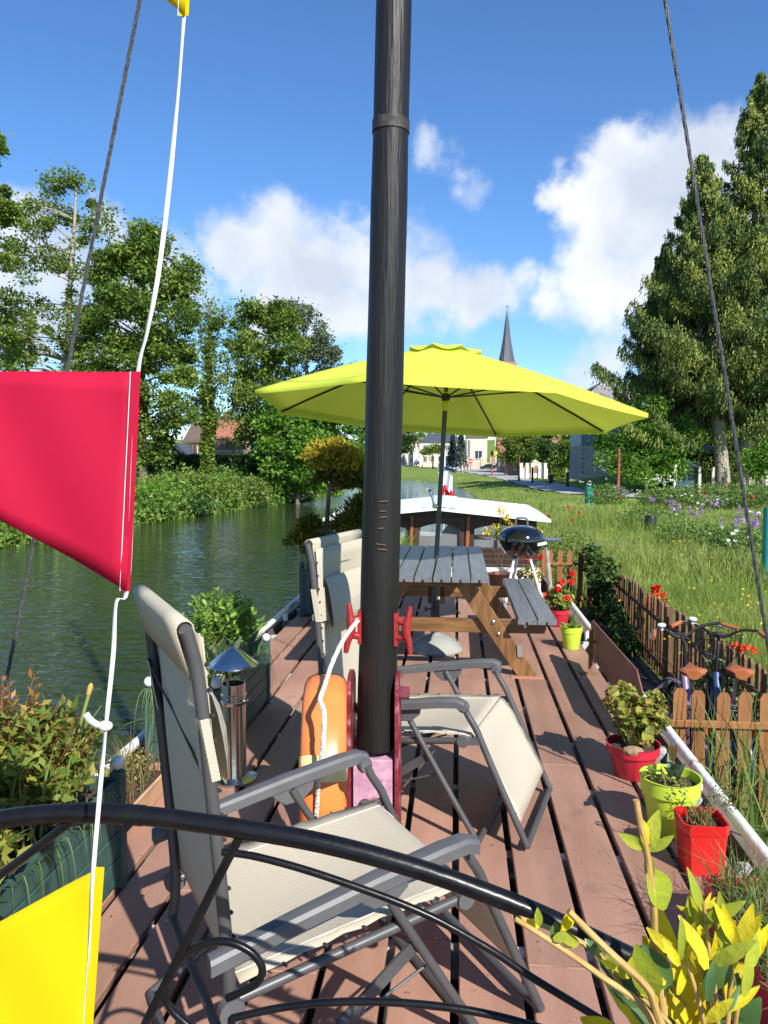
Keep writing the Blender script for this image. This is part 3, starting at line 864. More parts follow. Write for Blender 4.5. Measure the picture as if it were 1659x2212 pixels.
# ---- parasol
PX, PY = -.172, 6.25
par = empty('parasol', (PX, PY, 0), 'large lime green parasol standing through the picnic table', 'parasol')
pole_m = mat('parasol_pole', (.045, .055, .055), (.06, .07, .07), scale=10, rough=.38, metal=.3)
hubp = at_Y(963, 855, PY); topp = at_Y(966, 742, PY)
pd = (Vector((hubp.x, PY, hubp.z)) - Vector((PX, PY, .72))).normalized()
def pole_pt(z): return Vector((PX, PY, .72)) + pd * ((z - .72) / pd.z)
lime_up = mat('parasol_cloth', (.68, .77, .085), (.63, .72, .07), scale=2, rough=.75, trans=.21, spec=.2, bump=.06, bscale=6)
MB().tube([pole_pt(.16), pole_pt(1.95)], .0195, 14).build('pole', pole_m, par, smooth=True)
MB().tube([pole_pt(1.95), pole_pt(2.1)], .0205, 14).build('pole_sleeve', lime_up, par, smooth=True)
MB().tube([pole_pt(2.1), pole_pt(2.47)], .016, 12).build('upper_pole', pole_m, par, smooth=True)
MB().tube([(PX, PY, .1), (PX, PY, .41)], .031, 16).build('base_tube', mat('base_tube_black', (.02, .02, .02), (.035, .035, .035), scale=8, rough=.4), par, smooth=True)
for z in (.20, .34):
    kn = MB()
    kn.tube([(PX - .03, PY - .01, z), (PX - .075, PY - .03, z)], .006, 8).lathe([(.02, -.008), (.022, 0), (.02, .008)], (PX - .08, PY - .032, z), 7, axis=Matrix.Rotation(R(90), 3, 'Y'))
    kn.build('clamp_knob', cord_m, par)
MB().lathe([(.225, .0), (.228, .012), (.215, .03), (.19, .058), (.15, .088), (.10, .112), (.055, .125), (.042, .13), (.042, .145), (.033, .147)], (PX, PY, .001), 36).build('base_dome', mat('dome_grey', (.27, .29, .265), (.32, .33, .30), scale=4, rough=.22, coat=.5), par, smooth=True)
# crank
cz = pole_pt(1.18)
ck = MB().tube([cz + Vector((-.02, -.02, -.0)), cz + Vector((-.045, -.045, .0))], .018, 12).tube(smooth_path([cz + Vector((-.04, -.05, .0)), cz + Vector((-.05, -.055, .06)), cz + Vector((-.075, -.055, .13))], 3), .010, 8)
ck.tube([cz + Vector((-.075, -.05, .13)), cz + Vector((-.095, -.10, .14))], .014, 10)
ck.build('crank', mat('chrome', (.7, .7, .7), rough=.15, metal=1), par, smooth=True)
# canopy
NR, RAD = 8, 1.55
rimc = Vector((hubp.x + .0, PY, 1.94)); apex = Vector((topp.x - .02, PY + .02, 2.455))
tiltx, tilty = -.056, -.07            # rim height change per metre in x / y
th0 = R(27)
def canopy_pt(ang, t, under=0.0):
    k = (ang - th0) / (2 * math.pi / NR); fr_ = k - math.floor(k)
    edge = math.cos(math.pi / NR) / math.cos((fr_ - .5) * 2 * math.pi / NR)    # polygon rim
    sagf = 4 * fr_ * (1 - fr_)
    r = RAD * t * (edge * (1 - .025 * sagf * t))
    x = r * math.cos(ang); y = r * math.sin(ang)
    z = apex.z + (rimc.z - apex.z) * (t ** 1.22) + (tiltx * x + tilty * y) - sagf * t * (1 - t) * .10 + under
    cx = apex.x + (rimc.x - apex.x) * t
    return Vector((cx + x, PY + y, z))
rows = []
for i in range(13):
    t = .09 + .91 * i / 12
    rows.append([canopy_pt(th0 + 2 * math.pi * j / 64, t) for j in range(65)])
# short valance hem turned down
rows.append([canopy_pt(th0 + 2 * math.pi * j / 64, 1.0) + Vector((0, 0, -.03)) for j in range(65)])
can = MB().grid(rows).build('canopy', lime_up, par, smooth=True, fix=False, auto=80)
rows = []
for i in range(7):
    t = .0 + .20 * i / 6
    rows.append([canopy_pt(th0 + 2 * math.pi * j / 64, t) + Vector((0, 0, .012 + .028 * (i / 6) - (.022 * abs(math.sin(4 * 2 * math.pi * j / 64)) if i == 6 else 0))) for j in range(65)])
MB().grid(rows).build('vent_cap', lime_up, can, smooth=True, fix=False)
rib_m = mat('rib_steel', (.03, .035, .03), rough=.4, metal=.3)
hub = pole_pt(2.06)
MB().lathe([(.03, -.03), (.036, -.01), (.036, .02), (.022, .03)], hub, 12).build('runner_hub', rib_m, par, smooth=True)
for k in range(NR):
    a = th0 + 2 * math.pi * k / NR
    rb = MB().tube([canopy_pt(a + 1e-4, t, -.016) for t in (.05, .3, .55, .8, .985)], .009, 6).build('rib', rib_m, par, smooth=True)
    MB().tube([hub + Vector((math.cos(a) * .03, math.sin(a) * .03, 0)), canopy_pt(a + 1e-4, .52, -.022)], .007, 6).build('strut', rib_m, rb, smooth=True)

# ---- life ring and its rope
ring_m = mat('ring_orange', (.80, .19, .045), (.86, .235, .06), scale=3, rough=.38, bump=.05, spec=.45)
RC = Vector((-.50, 2.86, .365)); rot = Matrix.Rotation(R(8), 3, 'Z')
lr = empty('life_ring', (RC.x, RC.y, 0), 'orange life ring standing edge on against the foot of the mast', 'life ring')
rows = []
NA = 72
for i in range(NA + 1):
    a = 2 * math.pi * i / NA
    deg = math.degrees(a) % 90
    bulge = .010 if abs(deg - 45) > 24 else -.004
    row = []
    for j in range(15):
        b_ = 2 * math.pi * j / 14
        cx_, cy_ = math.cos(b_), math.sin(b_)
        sx = math.copysign(abs(cx_) ** .62, cx_); sy = math.copysign(abs(cy_) ** .7, cy_)
        rr = .288 + (.058 + bulge * (cx_ > 0)) * sx
        q = rot @ Vector((.083 * sy, -rr * math.cos(a), rr * math.sin(a)))
        row.append(RC + q)
    rows.append(row)
rg = MB().grid(rows).build('ring', ring_m, lr, smooth=True, fix=False, auto=70)
tape = mat('reflective_tape', (.72, .50, .12), (.80, .66, .32), scale=18, rough=.35, bump=.2)
for c_ in (22, 112, 202, 292):
    rows = []
    for i in range(5):
        a = R(c_ + (i - 2) * 3.6)
        row = []
        for j in range(15):
            b_ = 2 * math.pi * j / 14
            cx_, cy_ = math.cos(b_), math.sin(b_)
            sx = math.copysign(abs(cx_) ** .62, cx_); sy = math.copysign(abs(cy_) ** .7, cy_)
            q = rot @ Vector((.086 * sy, -(.288 + .071 * sx) * math.cos(a), (.288 + .071 * sx) * math.sin(a)))
            row.append(RC + q)
        rows.append(row)
    MB().grid(rows).build('tape_band', tape, rg, smooth=True, fix=False)
rope_m = mat('rope_white', (.66, .63, .56), (.52, .48, .42), scale=60, rough=.85, bump=.5, bscale=90)
def rope(name, pts, r, m, parent, strands=3, pitch=.03):
    P = smooth_path(pts, 10); mb = MB(); L = 0
    for ph in range(strands):
        Q = []; L = 0
        for i, p in enumerate(P):
            d = P[min(i + 1, len(P) - 1)] - P[max(i - 1, 0)]
            u, w = perp(d)
            if i: L += (P[i] - P[i - 1]).length
            a = ph * 2 * math.pi / strands + L / pitch * 2 * math.pi
            Q.append(p + (u * math.cos(a) + w * math.sin(a)) * r * .5)
        mb.tube(Q, r * .62, 6)
    return mb.build(name, m, parent, smooth=True)
cl = at_Y(762, 1340, 2.93)
rp = [cl + Vector((.02, 0, 0)), at_Y(740, 1385, 2.86), at_Y(716, 1437, 2.80), at_Y(702, 1480, 2.70), at_Y(695, 1500, 2.63), at_Y(692, 1515, 2.57), at_Y(700, 1540, 2.53), at_Y(698, 1600, 2.49), at_Y(689, 1680, 2.488), at_Y(683, 1760, 2.50), at_Y(680, 1800, 2.53)]
rope('rope', rp, .009, rope_m, lr, pitch=.04)

# ---- kettle barbecue
bc = Vector((.66, 8.05, 0))
bb = empty('kettle_barbecue', bc, 'black kettle barbecue on white legs by the wheelhouse', 'barbecue')
enamel = mat('black_enamel', (.006, .006, .007), rough=.10, spec=.7, coat=.6)
kz = .735
MB().lathe([(.02, -.19), (.10, -.18), (.165, -.145), (.205, -.09), (.226, -.03), (.232, 0)], bc + Vector((0, 0, kz)), 32, cap=(True, False)).build('bowl', enamel, bb, smooth=True)
lid = MB().lathe([(.240, -.012), (.240, .008), (.232, .04), (.205, .085), (.16, .115), (.10, .135), (.04, .142), (.002, .143)], bc + Vector((0, 0, kz)), 32, cap=(False, False)).build('lid', enamel, bb, smooth=True)
MB().tube(smooth_path([bc + Vector((-.06, -.02, kz + .135)), bc + Vector((-.058, -.02, kz + .20)), bc + Vector((-.035, -.02, kz + .222)), bc + Vector((.035, -.02, kz + .222)), bc + Vector((.058, -.02, kz + .20)), bc + Vector((.06, -.02, kz + .135))], 4), .011, 8).build('handle', mat('handle_grey', (.12, .11, .10), rough=.5), lid, smooth=True)
legm = mat('leg_white', (.72, .72, .69), (.55, .52, .46), scale=12, ramp=(.5, .8), rough=.4)
for dx, dy, fx, fy in ((-.07, -.06, -.17, -.20), (.08, -.06, .24, -.22), (-.02, .10, -.10, .26)):
    MB().tube([bc + Vector((dx, dy, kz - .165)), bc + Vector((fx, fy, .09 if fx < 0 and fy < 0 else .01))], .014, 10).build('leg', legm, bb, smooth=True)
for dx, dy, in ((.25, .02), (.27, .08)):
    MB().bar(bc + Vector((dx, dy, kz - .03)), bc + Vector((dx + .07, dy - .05, .03)), .02, .02).build('side_leg', mat('side_leg', (.45, .42, .36), (.22, .19, .14), scale=10, rough=.6), bb)
MB().bar(bc + Vector((.15, -.19, kz - .035)), bc + Vector((.27, -.02, kz - .03)), .006, .03).build('side_bracket', legm, bb)
MB().lathe([(.13, 0), (.135, .006), (.13, .012)], bc + Vector((.30, .06, kz - .01)), 18).build('side_shelf', mat('shelf_slate', (.06, .08, .09), rough=.3), bb, smooth=True)
for s in (0, 1):
    MB().lathe([(.03, -.012), (.055, -.018), (.062, -.012), (.062, .012), (.055, .018), (.03, .012)], bc + Vector((-.17 + .0, -.20 + s * .36, .064)), 20, axis=Matrix.Rotation(R(80), 3, 'Y')).build('wheel', mat('wheel_grey', (.25, .25, .25), (.1, .1, .1), scale=9, rough=.5), bb, smooth=True)
for dx, dy in ((-.07, -.06), (.08, -.06)):
    MB().box(bc + Vector((dx, dy - .02, kz - .175)), (.05, .035, .035)).build('leg_socket', mat('socket_brown', (.10, .05, .035), rough=.6), bb, bevel=.005)

# ---- stainless flue with conical cowl
fc = Vector((-1.075, 3.57, 0))
steel = mat('stainless', (.62, .60, .57), (.52, .50, .47), scale=3, rough=.16, metal=1, bump=.03)
fl = empty('stove_flue', fc, 'stainless steel stove flue with conical cowl behind the nearest chair', 'flue')
MB().lathe([(.066, 0), (.066, .004), (.058, .02), (.058, .375), (.062, .38), (.063, .39), (.058, .395), (.058, .41), (.063, .415), (.063, .425), (.058, .43), (.058, .475), (.053, .475), (.053, .1)], fc, 32, cap=(True, False)).build('pipe', steel, fl, smooth=True, auto=35)
cowl = MB().lathe([(.118, .565), (.123, .567), (.12, .572), (.09, .597), (.05, .627), (.006, .655), (.001, .656)], fc + Vector((.0, 0, 0)), 32, cap=(False, False)).build('cowl', steel, fl, smooth=True, auto=60)
for a in (20, 140, 260):
    MB().bar(fc + Vector((.05 * math.cos(R(a)), .05 * math.sin(R(a)), .44)), fc + Vector((.075 * math.cos(R(a)), .075 * math.sin(R(a)), .59)), .014, .003).build('stay', mat('stay_dark', (.1, .08, .07), rough=.5, metal=.6), cowl)
MB().tube([fc + Vector((.06, -.02, .40)), fc + Vector((.085, -.03, .405))], .006, 8).build('clamp_screw', steel, fl)
MB().lathe([(.11, .0), (.11, .012), (.07, .022)], fc + Vector((0, 0, 0)), 28).build('base_collar', steel, fl, smooth=True)
# ================================================================ planters, pots and plants on deck
soil_m = mat('potting_soil', (.035, .022, .014), (.09, .06, .04), scale=50, rough=.95, bump=1.0, bscale=70)
def leafmat(name, a, b, c=None, trans=.3, rough=.5, ramp=(.1, .9)):
    return mat(name, a, b, c, tint=True, trans=trans, rough=rough, ramp=ramp, spec=.3)
ger_leaf = leafmat('geranium_leaf', (.09, .16, .02), (.22, .31, .045), (.34, .32, .07))
ger_dry = leafmat('geranium_leaf_dry', (.15, .19, .03), (.33, .37, .06), (.42, .27, .09))
grass_m = leafmat('grass_blade', (.09, .18, .03), (.19, .30, .06), (.30, .34, .11), trans=.4)
grass_dry = leafmat('grass_blade_dry', (.14, .17, .05), (.26, .23, .10), (.20, .09, .05), trans=.3)
tulip_leaf = leafmat('tulip_leaf', (.13, .19, .11), (.22, .28, .15), (.35, .30, .10), trans=.3)
red_flower = leafmat('red_petals', (.60, .012, .01), (.78, .03, .02), trans=.25)
orange_flower = leafmat('orange_petals', (.72, .08, .02), (.80, .16, .05), trans=.25)
white_flower = leafmat('white_petals', (.75, .72, .65), (.85, .83, .78), trans=.25)
yellow_flower = leafmat('yellow_petals', (.70, .48, .02), (.80, .62, .05), trans=.25)
stem_m = mat('plant_stem', (.10, .14, .03), (.2, .2, .06), scale=20, rough=.7)
def big_leaf(mb, p, d, up, L, W, curl=.25, k=5):
    """broad leaf blade with a bent midrib"""
    p = Vector(p); d = Vector(d).normalized(); w = d.cross(Vector(up)).normalized(); n_ = w.cross(d).normalized()
    rows = []
    for i in range(k + 1):
        t = i / k
        c = p + d * L * t - n_ * curl * L * t * t
        ww = W / 2 * math.sin(math.pi * min(.98, t * .92 + .08)) ** .8
        rows.append([c + w * ww + n_ * ww * .3, c, c - w * ww + n_ * ww * .3])
    mb.grid(rows)
def rosette(center, n_, L, W, spread, mb, seed=0, up0=.6):
    r_ = random.Random(seed)
    for i in range(n_):
        a = r_.uniform(0, 6.283); e = r_.uniform(up0 - .3, up0 + .3)
        d = (math.cos(a) * spread, math.sin(a) * spread, e)
        big_leaf(mb, Vector(center) + Vector((r_.uniform(-.02, .02), r_.uniform(-.02, .02), 0)), d, (0, 0, 1), L * r_.uniform(.6, 1.1), W * r_.uniform(.7, 1.1), r_.uniform(.1, .5))
def round_pot(name, c, rt, rb, h, m, label, group=None):
    c = Vector(c)
    t = empty(name, c, label, 'potted plant', group)
    MB().lathe([(rb * .96, 0), (rb, .004), (rb + (rt - rb) * .72, h * .72), (rt * .985, h * .735), (rt, h * .99), (rt * 1.03, h), (rt * .97, h), (rt * .93, h * .8)], c, 36, cap=(True, False)).build('pot', m, t, smooth=True, auto=40)
    MB().lathe([(rt * .90, 0), (rt * .5, .008), (.001, .012)], c + Vector((0, 0, h * .84)), 24, cap=(False, False)).build('soil', soil_m, t, smooth=True)
    return t
def fluffy(c, r, n_, size, m, parent, name='foliage', clumps=9, **kw):
    c = np.asarray(c); r = np.asarray(r)
    cs = in_ellipsoid(c, r * .62, clumps, .5)
    P = np.concatenate([in_ellipsoid(q, r * .42, n_ // clumps, .4) for q in cs])
    return leaf_object(name, P, size, m, parent, **kw)
def flower_head(c, r, m, parent, n_=26, name='flower'):
    P = in_ellipsoid(c, (r, r, r * .7), n_, .6)
    return leaf_object(name, P, r * .95, m, parent, asp=.9, D=(P - np.asarray(c)), up=.2)
def stems(parent, base, tips, r=.004, name='stem', m=None):
    for i, tp_ in enumerate(tips):
        b_ = Vector(base) + Vector((rnd.uniform(-.03, .03), rnd.uniform(-.03, .03), 0)); tp_ = Vector(tp_)
        MB().tube(smooth_path([b_, b_.lerp(tp_, .5) + Vector((rnd.uniform(-.02, .02), rnd.uniform(-.02, .02), .02)), tp_], 4), [r * (1 - .5 * k / 8) for k in range(9)], 6).build(name, m or stem_m, parent, smooth=True)
def ruffled(c, r, n_, size, m, parent, name='foliage'):
    """geranium leaves: scalloped cups"""
    V, Q, T = [], [], []
    cs = in_ellipsoid(c, np.asarray(r) * .9, n_, .55)
    k = 9
    for p in cs:
        nrm = unit((p - np.asarray(c) + np.array([0, 0, r[2] * .5]) + rng.normal(size=3) * .05)[None])[0]
        u = unit(np.cross(nrm, rng.normal(size=3))[None])[0]; w = np.cross(nrm, u)
        s = size * rng.uniform(.55, 1.15); o = len(V); V.append(p - nrm * s * .12)
        tn = rng.random()
        for i in range(k):
            a = 2 * np.pi * i / k; rr = s * .5 * (.78 + .22 * ((i % 2) == 0))
            V.append(p + (u * np.cos(a) + w * np.sin(a)) * rr + nrm * s * .12 * np.sin(a * 3 + tn * 6))
        for i in range(k): Q.append((o, o + 1 + i, o + 1 + (i + 1) % k)); T.append(np.clip(tn + rng.normal() * .08, 0, 1))
    V = np.array(V) - np.array(OFF[parent])
    return link(name, np_mesh(name, V, None, Q, tint=np.array(T), smooth=False), m, parent)

red_pot = mat('pot_red', (.44, .016, .035), (.49, .02, .042), scale=4, rough=.35)
lime_pot = mat('pot_lime', (.47, .64, .045), (.50, .68, .06), scale=4, rough=.38)
bright_red_pot = mat('pot_bright_red', (.54, .012, .012), (.58, .018, .016), scale=4, rough=.32)
# geranium in the big red pot
g = round_pot('potted_geranium', (.868, 3.80, 0), .128, .082, .165, red_pot, 'round crimson pot of bushy yellow green geranium beside the brown side panel')
for q in range(9):
    a = q * 2.4; ruffled((.885 + .085 * math.cos(a) * (q > 0), 3.82 + .075 * math.sin(a) * (q > 0), .30 + .075 * math.sin(q * 1.9)), (.085, .08, .085), 85, .05, ger_dry, g)
stems(g, (.868, 3.80, .14), [(.868 + rnd.uniform(-.09, .09), 3.80 + rnd.uniform(-.08, .08), .33) for _ in range(9)], .006)
MB().ball((.845, 3.70, .16), .04, 9, 6, (1.3, .8, .6)).build('stone', mat('dry_root', (.35, .24, .15), (.2, .13, .08), scale=30, rough=.9, bump=.6), g)
# lime pot with tulip
g = round_pot('potted_tulip', (.895, 3.235, 0), .121, .082, .235, lime_pot, 'larger lime green pot with a fading tulip, between the crimson and the square red pot')
tl = MB(); rosette((.905, 3.235, .205), 5, .15, .045, .35, tl, 3, .9); tl.build('tulip_leaves', tulip_leaf, g, smooth=True, fix=False)
tl = MB()
for k in range(4): big_leaf(tl, (.897 + .006 * math.cos(k * 1.57), 3.235 + .006 * math.sin(k * 1.57), .30), (.15 * math.cos(k * 1.57), .15 * math.sin(k * 1.57), 1), (1, .3, 0), .075, .026, .0)
tl.build('tulip_bud', mat('tulip_bud', (.55, .25, .08), (.30, .32, .10), scale=18, rough=.5), g, smooth=True, fix=False)
stems(g, (.897, 3.235, .2), [(.897, 3.235, .31), (.82, 3.2, .27), (.86, 3.24, .27)], .005)
tl = MB(); rosette((.82, 3.19, .262), 4, .06, .045, 1, tl, 5, .1); tl.build('weed_leaves', ger_dry, g, smooth=True, fix=False)
fluffy((.89, 3.22, .225), (.08, .07, .02), 90, .018, ger_leaf, g, 'chickweed', 5)
# square red pot
sq = empty('potted_weed', (.93, 2.94, 0), 'square bright red pot with sparse weeds at the deck edge', 'potted plant')
def square_pot(c, wt, wb, h, m, parent):
    rings = [(wb, 0), (wt * .93, h * .80), (wt * .97, h * .81), (wt, h), (wt * .92, h), (wt * .86, h * .82)]
    mb = MB(); vs = []
    for w, z in rings:
        b_ = w * .12
        for sx, sy in ((1, 1), (-1, 1), (-1, -1), (1, -1)):
            q = [(sx * (w / 2 - b_), sy * w / 2), (sx * w / 2, sy * (w / 2 - b_))]
            if sx * sy > 0: q = q[::-1]
            for x, y in q: vs.append((c[0] + x, c[1] + y, c[2] + z))
    fs = []
    for i in range(len(rings) - 1):
        for k in range(8): fs.append((i * 8 + k, i * 8 + (k + 1) % 8, (i + 1) * 8 + (k + 1) % 8, (i + 1) * 8 + k))
    fs.append(tuple(range(8)))
    mb.add(vs, fs); mb.build('pot', m, parent, smooth=True, auto=30)
    mb = MB().lathe([(wt * .60, 0), (.001, .008)], (c[0], c[1], c[2] + h * .82), 4, axis=Matrix.Rotation(R(45), 3, 'Z'), cap=(False, False)); mb.build('soil', soil_m, parent)
square_pot((.93, 2.94, 0), .17, .135, .20, bright_red_pot, sq)
P = in_ellipsoid((.93, 2.94, .17), (.06, .06, .01), 60, .1); blade_object('weed_blades', P, .085, .006, grass_dry, sq, lean=.5)
fluffy((.93, 2.95, .19), (.06, .06, .03), 160, .016, ger_dry, sq, 'weed_leaves', 6)
wstem = [(.93 + rnd.uniform(-.12, .1), 2.94 + rnd.uniform(-.05, .03), .25 + rnd.uniform(0, .08)) for _ in range(7)]
stems(sq, (.93, 2.94, .17), wstem, .0022)
leaf_object('seed_heads', np.concatenate([in_ellipsoid(w, (.03, .025, .035), 26, .1) for w in wstem]), .012, grass_dry, sq, asp=.8, kind='stuff')
# red trough at the bottom right
tr_c = (.925, 2.16, 0)
trg = empty('grass_trough', tr_c, 'long red trough of soil and grass at the deck edge, bottom right corner', 'planter')
tm = MB(); tl_, tw, th_ = .82, .21, .17
rings = [(.86, 0), (.96, .14), (1.0, .145), (1.02, .17), (.93, .17), (.90, .14)]
vs, fs = [], []
for k_, z in rings:
    for sx, sy in ((1, 1), (-1, 1), (-1, -1), (1, -1)): vs.append((tr_c[0] + sx * tw / 2 * k_, tr_c[1] + sy * (tl_ / 2 - (1 - k_) * tw / 2), z))
for i in range(len(rings) - 1):
    for k in range(4): fs.append((i * 4 + k, i * 4 + (k + 1) % 4, (i + 1) * 4 + (k + 1) % 4, (i + 1) * 4 + k))
fs.append((0, 1, 2, 3)); tm.add(vs, fs); tm.build('trough', red_pot, trg, bevel=.006)
MB().grid([[(tr_c[0] + x, tr_c[1] + y, .145 + .008 * math.sin(x * 60 + y * 23)) for x in (-.09, -.03, .03, .09)] for y in np.linspace(-.38, .38, 12)]).build('soil', soil_m, trg, smooth=True)
P = np.stack([tr_c[0] + rng.uniform(-.085, .085, 420), tr_c[1] + rng.uniform(-.36, .38, 420), np.full(420, .145)], 1)
blade_object('grass', P, .17, .005, grass_m, trg, lean=.8)
P = np.stack([tr_c[0] + rng.uniform(-.1, .085, 200), tr_c[1] + rng.uniform(-.36, .38, 200), np.full(200, .145)], 1)
blade_object('dry_grass', P, .19, .004, grass_dry, trg, lean=1.1)
# far lime pot, far geraniums
g = round_pot('potted_bulb', (.945, 6.40, 0), .088, .066, .185, lime_pot, 'smaller lime green pot with a pale drooping bulb plant behind the brown side panel')
tl = MB(); rosette((.94, 6.40, .16), 6, .13, .045, .5, tl, 9, .7); tl.build('bulb_leaves', leafmat('bulb_leaf', (.25, .32, .10), (.35, .38, .14), (.5, .3, .12)), g, smooth=True, fix=False)
P = in_ellipsoid((.955, 6.4, .16), (.05, .05, .005), 24, .1); blade_object('blades', P, .17, .008, grass_m, g, lean=.3)
def geranium(c, rt, h, gr, nl, flowers, label, name='potted_geranium', lm=None):
    g = round_pot(name, c, rt, rt * .72, h, red_pot, label)
    cc = (c[0], c[1], c[2] + h + gr * .65)
    ruffled(cc, (gr, gr * .9, gr * .75), nl, .052, lm or ger_leaf, g)
    stems(g, (c[0], c[1], c[2] + h * .85), [(c[0] + rnd.uniform(-gr, gr) * .6, c[1] + rnd.uniform(-gr, gr) * .5, c[2] + h + gr * .7) for _ in range(6)], .005)
    for (dx, dy, dz) in flowers:
        p = (c[0] + dx, c[1] + dy, c[2] + h + dz)
        flower_head(p, .034, red_flower, g); stems(g, (c[0] + dx * .4, c[1] + dy * .4, c[2] + h), [p], .0035, 'flower_stalk')
    return g
geranium((.955, 7.25, 0), .10, .165, .155, 230, [(-.03, -.10, .20), (.10, -.08, .27), (.02, .06, .24), (-.10, .0, .13), (.05, -.1, .12), (.12, .05, .33)], 'round crimson pot of red flowering geranium at the end of the picnic bench')
geranium((.82, 8.75, 0), .10, .15, .17, 200, [(.1, -.08, .32), (-.02, -.1, .30)], 'small crimson pot of geranium behind the barbecue legs', lm=ger_dry)

# ---- green plank planters with finials
green_p = mat('planter_green', (.028, .075, .062), (.042, .098, .08), scale=5, stretch=(3, 3, 8), rough=.6, bump=.15, bscale=30, rand=.06)
white_ball = mat('finial_white', (.72, .72, .66), (.5, .5, .42), scale=14, ramp=(.5, .8), rough=.5)
def plank_planter(x0, x1, y0, y1, h, label, rows=4, balls=(1, 1, 1, 1), m=None, name='planter_box', bm=None, vert=False):
    m = m or green_p
    t = empty(name, ((x0 + x1) / 2, (y0 + y1) / 2, 0), label, 'planter')
    p_ = .04
    hz = (h - .03) / rows
    for (sx, xx) in ((-1, x0), (1, x1)):
        if vert:
            nv = 4; wv = (y1 - y0 - p_) / nv
            for k in range(nv): MB().box((xx - sx * .02, y0 + p_ / 2 + wv * (k + .5), h * .5), (.018, wv - .004, h - .06)).build('plank', m, t, bevel=.003, seg=1)
        else:
            for k in range(rows): MB().box((xx - sx * .02, (y0 + y1) / 2, .025 + hz * (k + .5)), (.018, y1 - y0 - p_, hz - .005)).build('plank', m, t, bevel=.003, seg=1)
    for (sy, yy) in ((-1, y0), (1, y1)):
        if vert:
            nv = 4; wv = (x1 - x0 - p_) / nv
            for k in range(nv): MB().box((x0 + p_ / 2 + wv * (k + .5), yy - sy * .02, h * .5), (wv - .004, .018, h - .06)).build('plank', m, t, bevel=.003, seg=1)
            for z in (.05, h - .03): MB().box(((x0 + x1) / 2, yy - sy * .009, z), (x1 - x0 - p_ * 1.02, .014, .05)).build('trim_rail', m, t, bevel=.002, seg=1)
        else:
            for k in range(rows): MB().box(((x0 + x1) / 2, yy - sy * .02, .025 + hz * (k + .5)), (x1 - x0 - p_, .018, hz - .005)).build('plank', m, t, bevel=.003, seg=1)
    i = 0
    for yy in (y0 + .02, y1 - .02):
        for xx in (x0 + .02, x1 - .02):
            pp = MB().box((xx, yy, h / 2 + .01), (.044, .044, h + .02)).build('corner_post', m, t, bevel=.004)
            MB().lathe([(.014, 0), (.018, .008), (.012, .018)], (xx, yy, h + .02), 12).build('finial_neck', m, pp, smooth=True)
            if balls[i]: MB().ball((xx, yy, h + .05), .026, 14, 9).build('finial', bm or white_ball, pp, smooth=True)
            i += 1
    MB().box(((x0 + x1) / 2, (y0 + y1) / 2, h * .45), (x1 - x0 - .06, y1 - y0 - .06, h * .88)).build('soil', soil_m, t)
    return t
p1 = plank_planter(-1.58, -1.19, 3.70, 4.76, .375, 'green plank planter with white ball finials, tulips and a leafy bush')
bush_m = leafmat('bush_leaf', (.08, .18, .02), (.18, .32, .04), (.28, .42, .08))
def sprig_bush(parent, c, r, n_st, leaf, m, name='bush', twig=None, nl=16, up=.9):
    c = Vector(c); P, D = [], []
    tw = MB()
    for i in range(n_st):
        d = Vector((rng.normal() * .8, rng.normal() * .8, abs(rng.normal()) * up + .25)).normalized()
        L = rng.uniform(.65, 1.0)
        tip = c + Vector((d.x * r[0], d.y * r[1], d.z * r[2])) * L
        b_ = c + Vector((d.x * r[0] * .15, d.y * r[1] * .15, -r[2] * .1))
        tw.tube([b_, b_.lerp(tip, .5) + Vector((0, 0, .01)), tip], [.003, .0022, .0012], 4)
        for k in range(nl):
            t = .35 + .65 * k / (nl - 1); a = k * 2.4 + i
            o = Vector((math.cos(a), math.sin(a), .35))
            P.append(b_.lerp(tip, t) + o * leaf * .4); D.append(o * .8 + d * .5)
    tw.build('twigs', twig or stem_m, parent, kind='stuff')
    return leaf_object(name, np.array(P), leaf, m, parent, D=np.array(D), asp=.42, up=.5, var=.3, **({'kind': 'stuff'} if 'tips' in name else {}))
sprig_bush(p1, (-1.40, 4.42, .45), (.27, .32, .36), 110, .05, bush_m)
tl = MB(); 
for k, (x, y) in enumerate(((-1.33, 4.1), (-1.22, 4.3), (-1.25, 3.95), (-1.42, 4.0))): rosette((x, y, .36), 5, .26, .075, .4, tl, 20 + k, 1.0)
tl.build('tulip_leaves', tulip_leaf, p1, smooth=True, fix=False)
for k in range(7): flower_head((-1.28 + rnd.uniform(-.12, .1), 3.95 + rnd.uniform(-.18, .15), .43 + rnd.uniform(-.02, .05)), .028, white_flower, p1, 16)
P = np.stack([rng.uniform(-1.55, -1.22, 260), rng.uniform(3.75, 4.7, 260), np.full(260, .36)], 1)
blade_object('grass', P, .22, .009, grass_m, p1, lean=.7)
def hanging(parent, pts, dirs, L, m, name='hanging_grass'):
    n_ = len(pts); V = []; T = []
    for p, d in zip(pts, dirs):
        p = np.array(p); d = np.array(d); l_ = L * rng.uniform(.5, 1.1); w = .0035
        sd = np.array([-d[1], d[0], 0]) * w
        for k in range(6):
            t = k / 5
            c = p + d * l_ * .45 * math.sin(t * 1.4) + np.array([0, 0, l_ * (.35 * math.sin(t * 2.2) - .9 * t * t)])
            ww = 1 - t * .9
            V += [c - sd * ww, c + sd * ww]
    V = np.array(V) - np.array(OFF[parent]); Q = []
    for i in range(n_):
        for k in range(5):
            o = i * 12 + k * 2; Q.append((o, o + 1, o + 3, o + 2))
    tn = np.repeat(rng.random(n_), 5)
    link(name, np_mesh(name, V, Q, tint=tn), m, parent)
hp, hd = [], []
for i in range(60):
    hp.append((-1.19, rng.uniform(3.72, 4.6), .37)); hd.append((rng.uniform(.5, 1), rng.uniform(-.5, .4), 0))
